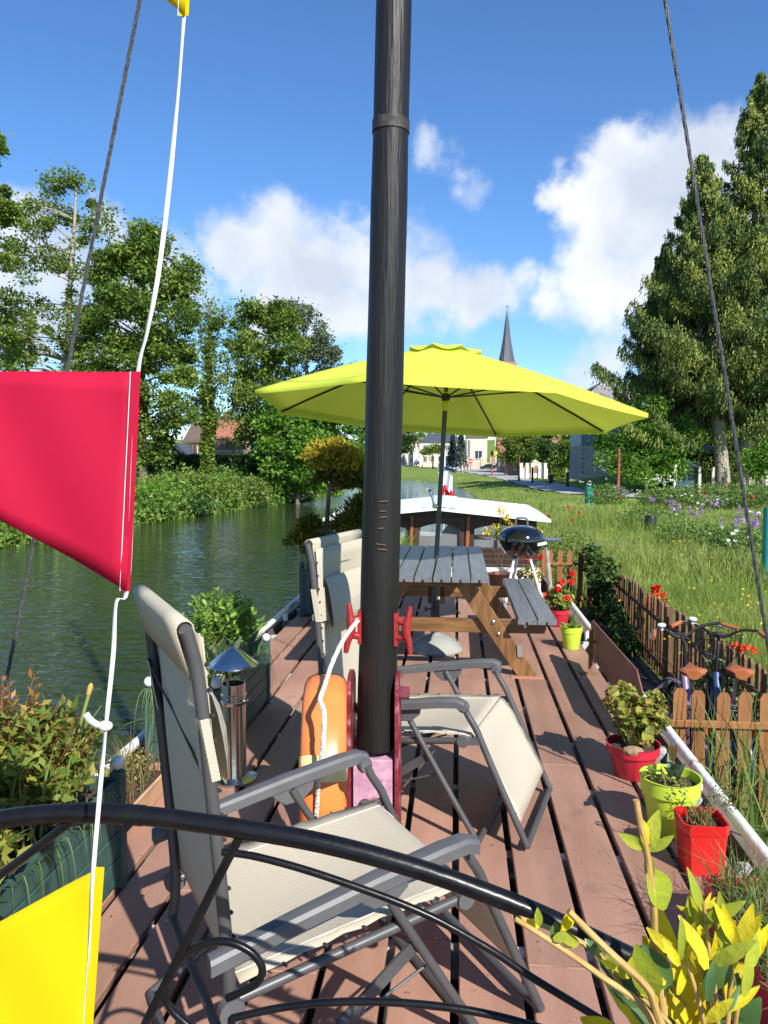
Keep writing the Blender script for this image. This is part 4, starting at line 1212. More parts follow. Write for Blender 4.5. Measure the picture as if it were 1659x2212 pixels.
for i in range(70):
    hp.append((rng.uniform(-1.55, -1.25), 3.70, .37)); hd.append((rng.uniform(-.5, .5), -rng.uniform(.5, 1), 0))
hanging(p1, hp, hd, .34, grass_m)

p2 = plank_planter(-1.66, -1.20, 1.35, 2.63, .41, 'dark green plank planter full of reddish green shrubs, left foreground', balls=(0, 0, 1, 1))
hyp = leafmat('hypericum_leaf', (.10, .17, .03), (.20, .26, .045), (.30, .27, .05))
hyp_red = leafmat('hypericum_tip', (.20, .15, .04), (.32, .18, .05), (.40, .14, .04))
red_stem = mat('red_stem', (.22, .06, .025), rough=.6)
sprig_bush(p2, (-1.44, 2.30, .40), (.36, .42, .40), 150, .05, hyp, 'shrub', red_stem, 18)
sprig_bush(p2, (-1.40, 1.75, .40), (.30, .40, .30), 100, .05, hyp, 'shrub', red_stem, 18)
sprig_bush(p2, (-1.52, 2.35, .50), (.30, .30, .38), 45, .035, hyp_red, 'shrub_tips', red_stem, 12)
P = np.stack([rng.uniform(-1.6, -1.22, 120), rng.uniform(1.5, 2.6, 120), np.full(120, .39)], 1)
blade_object('grass', P, .30, .010, grass_m, p2, lean=.5)
b0 = at_Y(150, 1660, 2.45); b1 = at_Y(196, 1482, 2.45)
MB().tube(smooth_path([b0 + Vector((0, 0, -.2)), b0, at_Y(163, 1600, 2.45), at_Y(185, 1525, 2.45), b1], 4), .006, 8).build('flower_stalk', mat('stalk_green', (.25, .30, .07), rough=.5), p2, smooth=True)
MB().tube([at_Y(191, 1500, 2.45), b1, at_Y(197, 1476, 2.45)], [.008, .0095, .004], 8).build('seed_pod', mat('pod_yellow', (.45, .35, .10), (.5, .25, .05), scale=60, rough=.6), p2, smooth=True)
tl = MB(); rosette((-1.33, 2.5, .40), 6, .30, .05, .3, tl, 31, 1.0); tl.build('iris_leaves', leafmat('iris_leaf', (.14, .22, .07), (.2, .28, .09), (.35, .34, .1)), p2, smooth=True, fix=False)
hanging(p2, [(-1.2, rng.uniform(1.9, 2.6), .39) for _ in range(30)], [(rng.uniform(.3, .8), rng.uniform(-.5, .4), 0) for _ in range(30)], .25, grass_m)
# low terracotta trough between the two
tt = empty('terracotta_trough', (-1.45, 3.12, 0), 'low terracotta trough of weeds between the two green planters', 'planter')
tm = MB(); vs, fs = [], []
for k_, z in [(.85, 0), (1, .10), (1.06, .105), (1.06, .12), (.96, .12), (.9, .09)]:
    for sx, sy in ((1, 1), (-1, 1), (-1, -1), (1, -1)): vs.append((-1.45 + sx * .11 * k_, 3.12 + sy * (.30 - (1 - k_) * .11), z))
for i in range(5):
    for k in range(4): fs.append((i * 4 + k, i * 4 + (k + 1) % 4, (i + 1) * 4 + (k + 1) % 4, (i + 1) * 4 + k))
fs.append((0, 1, 2, 3)); tm.add(vs, fs); tm.build('trough', mat('terracotta', (.46, .27, .15), (.55, .36, .22), scale=8, rough=.8, bump=.1), tt, bevel=.006)
MB().box((-1.45, 3.12, .09), (.19, .56, .02)).build('soil', soil_m, tt)
fluffy((-1.45, 3.12, .17), (.13, .3, .10), 900, .02, leafmat('weed_leaf', (.16, .20, .04), (.30, .30, .08), (.36, .28, .10)), tt, 'weeds', 16)
P = np.stack([rng.uniform(-1.54, -1.36, 200), rng.uniform(2.85, 3.4, 200), np.full(200, .1)], 1)
blade_object('grass', P, .20, .005, grass_dry, tt, lean=.4)

# dark blue-green tub with a cloud-pruned conifer
teal = mat('tub_teal', (.016, .042, .055), (.024, .056, .068), scale=6, rough=.45)
p3 = plank_planter(-1.555, -1.17, 7.45, 7.85, .47, 'dark teal square tub with cloud pruned yellow tipped conifer, left of the table', balls=(1, 1, 1, 1), m=teal, name='conifer_tub', bm=teal, vert=True)
bark_d = mat('conifer_bark', (.07, .05, .035), (.14, .10, .07), scale=20, stretch=(1, 1, .4), rough=.9, bump=.6, bscale=50)
con_g = leafmat('conifer_dark', (.06, .075, .014), (.12, .135, .022), (.20, .20, .035))
con_y = leafmat('conifer_gold', (.20, .19, .025), (.40, .34, .03), (.55, .45, .05))
T0 = Vector((-1.33, 7.65, .42))
tk = [T0, at_Y(700, 1200, 7.65), at_Y(705, 1150, 7.65), at_Y(708, 1100, 7.65), at_Y(712, 1060, 7.6), at_Y(722, 1020, 7.6)]
MB().tube(smooth_path(tk, 5), [.035 - .02 * i / 25 for i in range(26)], 10).build('trunk', bark_d, p3, smooth=True)
def pad(px, py, rpx, Y, m, n_, parent=p3, flat=.8, size=.055, name='foliage_pad', base=None):
    c = at_Y(px, py, Y); r = rpx / F * Y
    P = []; D = []
    for i in range(n_):
        d = rng.normal(size=3); d /= np.linalg.norm(d); d[2] = abs(d[2]) * 1.1 - .28
        t = rng.uniform(.45, 1.0)
        t *= 1 + .28 * math.sin(d[0] * 7 + px) * math.cos(d[1] * 6 + py)
        p = np.array(c) + d * t * r * np.array([1, .9, flat * 1.25]); P.append(p); D.append(d + np.array([0, 0, .5]))
    o = leaf_object(name, np.array(P), size, m, parent, D=np.array(D), asp=.28, up=.3, var=.4)
    if base is not None: MB().tube(smooth_path([base, base.lerp(c, .6) + Vector((0, 0, -.02)), c], 4), [.014 - .001 * i for i in range(9)], 7).build('branch', bark_d, parent, smooth=True)
tr1, tr2 = at_Y(712, 1060, 7.6), at_Y(705, 1140, 7.65)
for px, py, rp_, m, n_ in ((722, 1000, 62, con_y, 2600), (690, 985, 38, con_y, 1200), (755, 1000, 40, con_y, 1200), (725, 972, 34, con_y, 900), (765, 1045, 48, con_g, 1600), (705, 1035, 36, con_g, 800),
                           (770, 1130, 58, con_g, 2200), (755, 1180, 50, con_g, 1600), (670, 1135, 30, con_g, 800), (650, 1170, 38, con_y, 1000), (655, 1165, 40, con_g, 1300), (690, 1185, 46, con_g, 1600), (790, 1090, 40, con_g, 900)):
    pad(px, py, rp_, 7.65, m, n_, base=tr1 if py < 1060 else tr2)
P = np.stack([rng.uniform(-1.53, -1.19, 170), rng.uniform(7.47, 7.83, 170), np.full(170, .43)], 1)
blade_object('grass', P, .32, .009, leafmat('tub_grass', (.10, .14, .03), (.2, .22, .06), (.32, .28, .12)), p3, lean=.35)
hanging(p3, [(rng.uniform(-1.52, -1.2), 7.45, .45) for _ in range(16)], [(rng.uniform(-.5, .5), -.7, 0) for _ in range(16)], .2, grass_m)
# plants beside the wheelhouse: bamboo tub (left of the table top) and yellow flowered shrub
bt_ = empty('bamboo_tub', (-.72, 9.3, 0), 'tub of bright green bamboo like grass before the wheelhouse, behind the mast', 'potted plant')
MB().lathe([(.13, 0), (.17, .25), (.18, .26), (.16, .26), (.155, .22)], (-.72, 9.3, 0), 24, cap=(True, False)).build('pot', teal, bt_, smooth=True)
MB().lathe([(.155, .22), (.001, .235)], (-.72, 9.3, 0), 18, cap=(False, False)).build('soil', soil_m, bt_)
P = in_ellipsoid((-.68, 9.3, .22), (.14, .12, .005), 260, .1)
blade_object('blades', P, .42, .012, leafmat('bamboo_leaf', (.10, .22, .03), (.2, .36, .05), (.3, .42, .1)), bt_, lean=.45)
ys = empty('flowering_shrub_tub', (.50, 8.85, 0), 'tub with small yellow flowered shrub behind the barbecue', 'potted plant')
MB().lathe([(.11, 0), (.15, .25), (.16, .26), (.14, .26), (.135, .22)], (.50, 8.85, 0), 24, cap=(True, False)).build('pot', mat('pot_brown', (.2, .08, .05), rough=.6), ys, smooth=True)
MB().lathe([(.135, .22), (.001, .235)], (.50, 8.85, 0), 18, cap=(False, False)).build('soil', soil_m, ys)
tips = [at_Y(1052, 1148, 8.85), at_Y(1070, 1140, 8.85), at_Y(1082, 1105, 8.85), at_Y(1095, 1118, 8.85), at_Y(1105, 1138, 8.85), at_Y(1160, 1148, 8.85), at_Y(1165, 1165, 8.85)]
stems(ys, (.50, 8.85, .23), tips, .004, m=bark_d)
for i, tp_ in enumerate(tips):
    leaf_object('blossom', np.concatenate([in_ellipsoid(tuple(tp_), (.055, .05, .06), 50, .2)]), .030, yellow_flower, ys, asp=.7)
fluffy(tuple(at_Y(1090, 1150, 8.85)), (.2, .12, .12), 260, .03, ger_leaf, ys, 'foliage', 7)
# ================================================================ railing and bunting in the foreground
RY = 1.2
iron = mat('black_iron', (.004, .004, .005), (.008, .008, .009), scale=20, rough=.30, spec=.28, bump=.05)
rl = empty('arched_railing', (-.4, RY, 0), 'black tubular iron railing with arched top and scrolls in the foreground', 'railing')
def px_line(pts, Y=RY): return [at_Y(x, y, Y) for x, y in pts]
def iron_bar(name, pts, r, dz=0, k=6, parent=rl, Y=RY):
    P = smooth_path(px_line(pts, Y), k)
    return MB().tube(P, r, 14).build(name, iron, parent, smooth=True)
iron_bar('arch_rail', [(-900, 2150), (-600, 1960), (-300, 1835), (0, 1770), (170, 1756), (310, 1762), (500, 1787), (700, 1822), (900, 1876), (1100, 1948), (1250, 2014), (1400, 2088), (1560, 2180), (1640, 2240)], .0160)
iron_bar('arch_sleeve', [(170, 1756), (240, 1757), (310, 1762)], .0172)
iron_bar('spoke', [(172, 1760), (80, 1830), (-20, 1905), (-200, 2040), (-420, 2210)], .0074)
iron_bar('spoke', [(526, 1792), (480, 1880), (420, 2000), (350, 2140), (290, 2260)], .0078)
iron_bar('inner_arc', [(480, 1840), (560, 1852), (700, 1892), (900, 1966), (1050, 2046), (1150, 2112), (1330, 2222), (1400, 2270)], .0062)
iron_bar('scroll', [(362, 2112), (395, 2066), (440, 2040), (490, 2034), (540, 2055), (566, 2090), (556, 2122), (520, 2143), (490, 2156)], .0066)
iron_bar('scroll', [(362, 2112), (356, 2145), (366, 2175), (395, 2205), (440, 2240)], .0066)
iron_bar('lower_arc', [(500, 2200), (600, 2178), (700, 2166), (820, 2164), (950, 2174), (1060, 2192), (1180, 2224), (1260, 2250)], .0062)
q = at_Y(282, 1778, RY - .014)
MB().tube([q, q + Vector((-.004, -.016, -.004))], .0065, 6).build('bolt', iron, rl, smooth=True)
q = at_Y(276, 1752, RY + .014)
MB().ball(q, .009, 10, 6).build('bolt_head', iron, rl, smooth=True)
lq = at_Y(-900, 2150, RY); rq = at_Y(1640, 2240, RY)
for p in (lq, rq): MB().tube([p, (p.x, RY, -.0)], .0128, 14).build('post', iron, rl, smooth=True)
MB().tube([(lq.x, RY, .12), (rq.x, RY, .12)], .009, 10).build('bottom_rail', iron, rl, smooth=True)
for (x, y) in ((-420, 2210), (290, 2260), (1400, 2270), (1260, 2250), (440, 2240), (500, 2200)):
    a = at_Y(x, y, RY); MB().tube([a, (a.x + (-.4 - a.x) * .25, RY, .12)], .0066, 10).build('lower_bar', iron, rl, smooth=True)

BY = 1.02
bn = empty('bunting', at_Y(205, 1870, BY), 'string of red and yellow bunting pennants hanging before the railing', 'bunting')
tape_w = mat('white_tape', (.80, .80, .80), (.72, .72, .72), scale=30, rough=.7, trans=.2)
sp_ = [(440, -500), (408, -60), (399, 20), (385, 200), (366, 400), (341, 600), (318, 720), (299, 803), (288, 1000), (276, 1270), (252, 1300), (246, 1400), (236, 1500), (230, 1562), (224, 1630), (215, 1720), (202, 1880), (196, 2000), (188, 2230), (180, 2400)]
P = smooth_path(px_line(sp_, BY), 5)
mb = MB(); rows = []
for i, p in enumerate(P):
    d = (P[min(i + 1, len(P) - 1)] - P[max(i - 1, 0)]).normalized()
    a = .5 * math.sin(i * .35)
    w = Vector((math.cos(a), math.sin(a), 0)) * .0031
    rows.append([p - w, p, p + w])
MB().grid(rows).build('tape', tape_w, bn, smooth=True, fix=False).modifiers.new('thick', 'SOLIDIFY').thickness = .0012
k0 = at_Y(228, 1568, BY)
MB().ball(k0, .0095, 12, 8, (1.1, .8, .8)).build('knot', tape_w, bn, smooth=True)
MB().tube(smooth_path([k0, at_Y(212, 1566, BY), at_Y(196, 1556, BY - .005), at_Y(186, 1542, BY - .008)], 4), [.0045] * 13, 6).build('tape_tail', tape_w, bn, smooth=True)
k1 = at_Y(222, 1672, BY)
def pennant(hoist, tip, m, name='pennant', ripple=.01):
    (x0, y0), (x1, y1) = hoist
    a, b_ = at_Y(x0, y0, BY), at_Y(x1, y1, BY); t_ = at_Y(tip[0], tip[1], BY + .02)
    rows = []
    for i in range(25):
        u = i / 24; row = []
        for j in range(11):
            v = j / 10
            p = a.lerp(b_, v).lerp(t_, u)
            p = p + Vector((0, ripple * math.sin(u * 7 + v * 3) * (u + .1) + .004 * math.sin(u * 19 + v * 5), 0))
            row.append(p)
        rows.append(row)
    o = MB().grid(rows).build(name, m, bn, smooth=True, fix=False)
    sd = o.modifiers.new('thick', 'SOLIDIFY'); sd.thickness = .0008
    st = MB().tube([a.lerp(b_, v) + Vector((-.010, -.003, 0)) for v in np.linspace(0, 1, 12)], .0007, 5)
    st.build('stitching', tape_w, o)
    hem = MB()
    hem.prism([a + Vector((.004, -.0015, 0)), b_ + Vector((.004, -.0015, 0)), b_ + Vector((-.009, -.0015, 0)), a + Vector((-.009, -.0015, 0))], (0, -.0008, 0)).build('hem', m, o)
red_f = mat('pennant_red', (.60, .012, .055), (.64, .015, .065), scale=3, rough=.55, trans=.38, spec=.25)
yel_f = mat('pennant_yellow', (.86, .66, .005), (.90, .71, .008), scale=3, rough=.5, trans=.42, spec=.25)
pennant(((299, 803), (276, 1276)), (-560, 800), red_f)
pennant(((221, 1872), (188, 2330)), (-560, 2290), yel_f)
pennant(((424, -420), (402, 36)), (-330, -560), yel_f)

# ================================================================ leafy shrub close to the camera, bottom right
fs_ = empty('golden_shrub_tub', (.66, 1.12, 0), 'golden leaved shrub with pruned twigs, bottom right foreground', 'potted plant')
MB().lathe([(.13, 0), (.17, .30), (.185, .31), (.185, .33), (.165, .33), (.16, .29)], (.66, 1.12, 0), 28, cap=(True, False)).build('pot', mat('pot_terracotta2', (.35, .14, .07), rough=.7), fs_, smooth=True)
MB().lathe([(.16, .29), (.001, .30)], (.66, 1.12, 0), 20, cap=(False, False)).build('soil', soil_m, fs_)
gold = mat('golden_leaf', (.62, .46, .012), (.74, .60, .02), (.50, .46, .04), scale=9, rough=.6, trans=.4, spec=.2, rand=.28, bump=.3, bscale=60)
lgreen = mat('shrub_leaf_green', (.05, .11, .03), (.10, .17, .04), scale=12, rough=.35, trans=.2, spec=.5)
ygreen = mat('shrub_leaf_lime', (.30, .36, .03), (.42, .44, .05), scale=10, rough=.6, trans=.4, spec=.2, rand=.25, bump=.3, bscale=60)
twig = mat('shrub_twig', (.34, .20, .05), (.46, .30, .10), scale=25, rough=.6)
SY = 1.0
def twig_px(pts, r0, r1, Y=SY):
    P = smooth_path(px_line(pts, Y), 5); n_ = len(P)
    MB().tube(P, [r0 + (r1 - r0) * i / (n_ - 1) for i in range(n_)], 8).build('twig', twig, fs_, smooth=True)
    return P
base = at_Y(1560, 2330, 1.05)
twig_px([(1470, 2420), (1435, 2190), (1416, 2060), (1412, 1960), (1400, 1860), (1385, 1790), (1374, 1728)], .0055, .0042)
twig_px([(1500, 2400), (1400, 2190), (1300, 2110), (1200, 2040), (1112, 1984)], .0050, .0036, .97)
twig_px([(1500, 2400), (1420, 2190), (1395, 2130), (1310, 2050), (1228, 1968)], .0055, .0044, .95)
twig_px([(1450, 2330), (1330, 2110), (1270, 2045), (1200, 2010), (1120, 1982)], .0045, .003, 1.0)
for (x, y) in ((1520, 1950), (1590, 1990), (1470, 2040), (1620, 2060), (1540, 2090), (1440, 2110), (1500, 2000), (1380, 2150)):
    twig_px([(1560, 2420), ((1560 + x) / 2, (2330 + y) / 2), (x, y)], .0045, .0022, SY - .02 + .01 * (x % 7))
def leaf_px(x, y, ang, L, m, Y=SY, W=.36, tilt=0.0, curl=.2):
    p = at_Y(x, y, Y); a = R(ang); Lm = L / F * Y
    d = Vector((math.cos(a), tilt, math.sin(a)))
    mb = MB(); big_leaf(mb, p, d, Vector((rnd.uniform(-.5, .5), -1, rnd.uniform(.1, .8))), Lm, Lm * W, curl, 6)
    mb.build('leaf', m, fs_, smooth=True, fix=False)
rl_ = random.Random(4)
leaf_px(1402, 1880, -62, 105, ygreen, W=.62); leaf_px(1398, 1840, 78, 90, ygreen, W=.4); leaf_px(1400, 1835, 100, 70, gold, W=.4)
leaf_px(1398, 1835, 25, 65, ygreen, W=.4); leaf_px(1395, 1832, 155, 60, ygreen, W=.45); leaf_px(1405, 1900, 96, 60, ygreen)
for (x, y, n_) in ((1520, 1985, 5), (1590, 2020, 5), (1470, 2075, 6), (1620, 2065, 6), (1540, 2095, 8), (1440, 2115, 6), (1500, 2005, 4)):
    for k in range(n_):
        leaf_px(x + rl_.uniform(-10, 10), y + rl_.uniform(-5, 30), rl_.choice([90, 70, 110, 50, 130, 20, 160]) + rl_.uniform(-18, 18), rl_.uniform(50, 105), gold if rl_.random() < .75 else ygreen, SY + rl_.uniform(-.04, .04), rl_.uniform(.20, .32), rl_.uniform(-.5, .3), rl_.uniform(.05, .5))
for k in range(26):
    leaf_px(rl_.uniform(1330, 1650), rl_.uniform(2120, 2260), rl_.uniform(20, 160), rl_.uniform(70, 140), rl_.choice([lgreen, lgreen, ygreen, gold]), SY + rl_.uniform(-.02, .10), rl_.uniform(.4, .6), rl_.uniform(-.4, .3))
for k in range(20):
    leaf_px(rl_.uniform(1450, 1660), rl_.uniform(2060, 2230), rl_.uniform(40, 140), rl_.uniform(60, 115), rl_.choice([gold, gold, ygreen, lgreen]), SY + rl_.uniform(-.06, .02), rl_.uniform(.22, .36), rl_.uniform(-.5, .4), rl_.uniform(.05, .5))
for (x, y) in ((1215, 2010), (1250, 2040), (1290, 2060), (1165, 2000), (1330, 2090), (1195, 2030), (1360, 2110)):
    leaf_px(x, y, rl_.uniform(0, 180), rl_.uniform(28, 52), rl_.choice([ygreen, gold, lgreen]), .975, .6); leaf_px(x, y, rl_.uniform(0, 180), rl_.uniform(28, 46), rl_.choice([ygreen, gold]), .965, .5)

# ================================================================ picket fences and bicycles on the quay
fence_m = mat('fence_stain', (.20, .075, .024), (.30, .125, .046), scale=4, detail=7, stretch=(5, 5, .6), rough=.55, bump=.25, bscale=14, rand=.14)
fence_old = mat('fence_old', (.11, .05, .024), (.19, .10, .05), scale=4, detail=7, stretch=(5, 5, .6), rough=.75, bump=.3, bscale=14, rand=.16)
def picket_panel(a, b_, zb, zt, sp, w, m, label, arch=0.0, posts=(), post_h=.1, face=-1):
    a, b_ = Vector((a[0], a[1], 0)), Vector((b_[0], b_[1], 0)); d = (b_ - a); L = d.length; d.normalize(); nr = Vector((d.y, -d.x, 0)) * face
    t = empty('picket_fence', (a.x, a.y, zb), label, 'fence')
    ang = math.atan2(d.y, d.x)
    for zr_ in (zb + .20, zt - .22):
        MB().bar((a.x, a.y, zr_), (b_.x, b_.y, zr_), .028, .045).build('rail', m, t, bevel=.003, seg=1)
    h0 = zt - zb - .06
    pr = [(-w / 2, 0), (w / 2, 0), (w / 2, h0 - .03), (w * .28, h0), (-w * .28, h0), (-w / 2, h0 - .03)]
    base_me = None
    n_ = int(L / sp) + 1
    for i in range(n_):
        p = a + d * (sp * (i + .5)) + nr * .024
        if (p - a).length > L: break
        if base_me is None:
            ob = MB().prism([(x, -.009, z) for x, z in pr], (0, .018, 0)).build('picket', m, None)
            ob.parent = t; base_me = ob.data
        else:
            ob = bpy.data.objects.new('picket', base_me); COL.objects.link(ob); ob.parent = t
        k = (i + .5) * sp / L
        ob.location = (p.x - a.x, p.y - a.y, .05 + rnd.uniform(-.012, .012) + arch * 4 * k * (1 - k))
        ob.rotation_euler = (rnd.uniform(-.02, .02), rnd.uniform(-.02, .02), ang)
    for p, hh in posts:
        MB().box((p[0], p[1], (zb + zt + hh) / 2), (.075, .075, zt + hh - zb)).build('post', m, t, bevel=.006)
        MB().box((p[0], p[1], zb + .07), (.09, .09, .15)).build('post_shoe', mat('galvanised', (.45, .47, .48), rough=.4, metal=.8), t)
    return t
GZ = -.86
picket_panel((1.36, 5.0), (2.20, 5.0), GZ, .085, .139, .084, fence_m, 'near picket fence panel across the quay in front of the bicycles')
picket_panel((2.22, 5.12), (2.20, 8.1), GZ, .05, .118, .07, fence_old, 'side picket fence section right behind the bicycles', posts=[((2.20, 8.15), -.02)], face=1)
picket_panel((2.20, 8.25), (2.26, 12.4), GZ, .02, .118, .07, fence_old, 'side picket fence section partly overgrown with ivy', posts=[((2.26, 12.45), .05)], face=1)
picket_panel((1.40, 12.45), (2.22, 12.45), GZ, .12, .16, .08, fence_m, 'far picket fence panel at the end of the quay enclosure', posts=[((1.38, 12.45), .0)])
# ivy over the corner of the fence
ivm = leafmat('ivy_leaf', (.03, .075, .015), (.075, .14, .025), (.14, .2, .05))
iv = empty('ivy', (2.2, 11.0, GZ), 'dark green ivy climbing over the corner of the side picket fence', 'plant')
P = np.concatenate([in_ellipsoid((2.12, y, z), (.16, .35, .22), 260, .2) for y, z in ((12.2, -.1), (11.8, -.4), (11.2, -.25), (10.6, -.5), (10.2, -.65), (11.6, -.72), (10.9, .0), (9.6, -.7), (12.3, .05))])
leaf_object('foliage', P, .075, ivm, iv, asp=.8)
MB().tube([(2.2, 12.0, GZ), (2.16, 11.8, -.4), (2.15, 11.2, -.1), (2.14, 10.4, -.3)], .01, 6).build('vine', bark_d, iv)
iv2 = empty('ivy', (2.2, 6.2, GZ), 'variegated ivy growing on the side fence behind the bicycle saddles', 'plant')
P = np.concatenate([in_ellipsoid((2.16, y, z), (.12, .3, .2), 150, .2) for y, z in ((6.5, -.25), (6.1, -.4), (5.7, -.3), (6.9, -.45))])
leaf_object('foliage', P, .06, leafmat('ivy_pale', (.07, .13, .04), (.2, .26, .1), (.4, .42, .25)), iv2, asp=.8)
MB().tube([(2.18, 6.4, GZ), (2.16, 6.2, -.4), (2.15, 5.8, -.3)], .008, 6).build('vine', bark_d, iv2)
# coil of wire on the sheet
cw = MB()
for k in range(3):
    cw.tube([(1.55 + .16 * math.cos(a) + .02 * k, 7.4 + .5 * math.sin(a) + .1 * k, -.70 + .1 * math.sin(a * 2 + k)) for a in np.linspace(0, 6.0, 22)], .006, 5)
cw.build('wire_coil', mat('coil_blue', (.25, .38, .42), rough=.5), label='loose coil of pale blue wire lying on the black sheet', category='coil') if False else None
ob = cw.build('wire_coil', mat('coil_blue', (.25, .38, .42), rough=.5)); props(ob, 'loose coil of pale blue wire lying on the black sheet by the fence', 'wire coil')

leather = mat('saddle_leather', (.30, .085, .028), (.36, .12, .045), scale=10, rough=.35)
tyre_m = mat('tyre_rubber', (.012, .012, .013), rough=.7)
chrome = mat('chrome', (.7, .7, .7), rough=.15, metal=1)
blackp = mat('black_plastic', (.012, .012, .014), rough=.45)
def make_bike(label, frame_m, fender_m, basket, loc, rz, lean, steer):
    t = empty('bicycle', (0, 0, 0), label, 'bicycle')
    WR = .30; rx, fx = -.50, .52
    def wheel(cx, rot_z):
        rz_ = Matrix.Rotation(rot_z, 3, 'Z')
        c = Vector((cx, 0, WR))
        T_ = lambda r, a: c + rz_ @ Vector((r * math.cos(a), 0, r * math.sin(a)))
        w = MB().tube([T_(WR - .02, 2 * math.pi * k / 40) for k in range(40)], .021, 8, closed=True).build('wheel', tyre_m, t, smooth=True)
        MB().tube([T_(WR - .045, 2 * math.pi * k / 40) for k in range(40)], .010, 6, closed=True).build('rim', chrome, w, smooth=True)
        sp = MB()
        for k in range(18):
            a = 2 * math.pi * k / 18; sp.tube([c + rz_ @ Vector((0, .02 * (-1) ** k, 0)), T_(WR - .045, a)], .0015, 4)
        sp.build('spokes', chrome, w, kind='stuff')
        MB().lathe([(.028, -.04), (.028, .04)], c, 12, axis=rz_ @ Matrix.Rotation(R(90), 3, 'X')).build('wheel_hub', chrome, w, smooth=True)
        return w
    wheel(rx, 0); wheel(fx, steer)
    f = MB()
    bbk, seat_t, head_b, head_t = (-.08, 0, .27), (-.24, 0, .62), (.385, 0, .55), (.34, 0, .70)
    f.tube(smooth_path([head_t, (.18, 0, .48), (0, 0, .33), bbk], 4), .030, 12)
    f.tube([bbk, seat_t], .024, 10); f.tube([head_b, head_t], .026, 10)
    for s in (-1, 1):
        f.tube([(bbk[0], s * .03, bbk[2]), (rx, s * .05, WR)], .012, 8); f.tube([(seat_t[0] + .03, s * .02, .56), (rx, s * .05, WR)], .010, 8)
    f.build('frame', frame_m, t, smooth=True)
    ro = Matrix.Rotation(steer, 3, 'Z')
    def fk(p): q = ro @ (Vector(p) - Vector((.36, 0, 0))); return q + Vector((.36, 0, 0))
    fo = MB()
    for s in (-1, 1): fo.tube([fk((.385, s * .05, .56)), fk((fx, s * .05, WR))], .012, 8)
    fo.tube([fk((.385, -.05, .56)), fk((.385, .05, .56))], .014, 8)
    fo.build('fork', frame_m, t, smooth=True)
    for cx in (rx, fx):
        rows = []
        for k in range(15):
            a = R(20 + 160 * k / 14) if cx == rx else R(15 + 150 * k / 14)
            rows.append([(cx + (WR + .02 - .01 * abs(j)) * math.cos(a), j * .028, WR + (WR + .02 - .012 * abs(j)) * math.sin(a)) for j in (-1, 0, 1)])
        if cx == fx: rows = [[fk(p) for p in r_] for r_ in rows]
        MB().grid(rows).build('fender', fender_m, t, smooth=True, fix=False).modifiers.new('thick', 'SOLIDIFY').thickness = .003
    MB().tube([seat_t, (-.275, 0, .86)], .014, 10).build('seat_post', chrome, t, smooth=True)
    rows = []
    for i, (x, w, z) in enumerate(((-.41, .05, .905), (-.39, .085, .915), (-.33, .10, .91), (-.27, .075, .90), (-.20, .038, .895), (-.13, .024, .892), (-.105, .012, .885))):
        rows.append([(x, w * math.cos(a), z + (.022 if math.sin(a) > 0 else .045) * math.sin(a)) for a in [2 * math.pi * k / 12 for k in range(13)]])
    sa = MB().grid(rows)
    sa.add(rows[0][:-1], [tuple(range(12))]); sa.add(rows[-1][:-1], [tuple(range(12))])
    sa.build('saddle', leather, t, smooth=True, auto=60)
    MB().tube([fk((.335, 0, .70)), fk((.32, 0, .95)), fk((.37, 0, .995))], .014, 10).build('stem', blackp, t, smooth=True)
    hb_ = [(.20, -.32, 1.08), (.28, -.27, 1.095), (.34, -.15, 1.07), (.38, -.05, 1.0), (.38, .05, 1.0), (.34, .15, 1.07), (.28, .27, 1.095), (.20, .32, 1.08)]
    hb_o = MB().tube(smooth_path([fk(p) for p in hb_], 5), .0115, 10).build('handlebar', mat('bar_bronze', (.16, .14, .12), rough=.3, metal=.9), t, smooth=True)
    for s in (-1, 1):
        MB().tube([fk((.26, s * .283, 1.092)), fk((.145, s * .352, 1.065))], .0165, 12).build('grip', leather, hb_o, smooth=True)
        MB().tube(smooth_path([fk((.31, s * .24, 1.085)), fk((.29, s * .30, 1.065)), fk((.20, s * .345, 1.045))], 3), .006, 6).build('brake_lever', mat('lever_alloy', (.75, .76, .78), rough=.3, metal=.6), hb_o, smooth=True)
    pb = fk((.30, .20, 1.12))
    MB().ball(pb, .034, 14, 8, (1, 1, .55)).tube([pb, pb + Vector((.01, 0, -.04))], .012, 8).build('bell', mat('bell_white', (.82, .82, .80), rough=.2, coat=.5), hb_o, smooth=True)
    MB().box(fk((.40, 0, 1.0)), (.05, .09, .04)).build('display', blackp, hb_o, bevel=.006)
    cb = MB()
    for s in (-1, 1): cb.tube(smooth_path([fk((.30, s * .24, 1.08)), fk((.42, s * .2, .92)), fk((.42, s * .06, .74)), fk((.40, s * .04, .6))], 4), .003, 5)
    cb.build('cables', blackp, t, kind='stuff')
    MB().tube([(bbk[0], -.07, bbk[2]), (bbk[0], .07, bbk[2])], .02, 10).bar((bbk[0], -.075, bbk[2]), (bbk[0] + .12, -.075, bbk[2] - .11), .012, .02).bar((bbk[0], .075, bbk[2]), (bbk[0] - .12, .075, bbk[2] + .11), .012, .02).build('crank', chrome, t)
    MB().lathe([(.085, -.004), (.085, .004)], (bbk[0], -.055, bbk[2]), 24, axis=Matrix.Rotation(R(90), 3, 'X')).build('chain_guard', frame_m, t)
    rk = MB()
    for s in (-1, 1):
        rk.tube([(-.28, s * .06, .64), (-.72, s * .06, .64)], .006, 6); rk.tube([(-.62, s * .06, .64), (rx, s * .06, WR)], .005, 6)
    for k in range(4): rk.tube([(-.30 - .13 * k, -.06, .64), (-.30 - .13 * k, .06, .64)], .005, 6)
    rk.build('rear_rack', blackp, t)
    MB().box((-.73, 0, .60), (.02, .07, .045)).build('tail_light', mat('tail_red', (.7, .05, .02), rough=.3), t, bevel=.005)
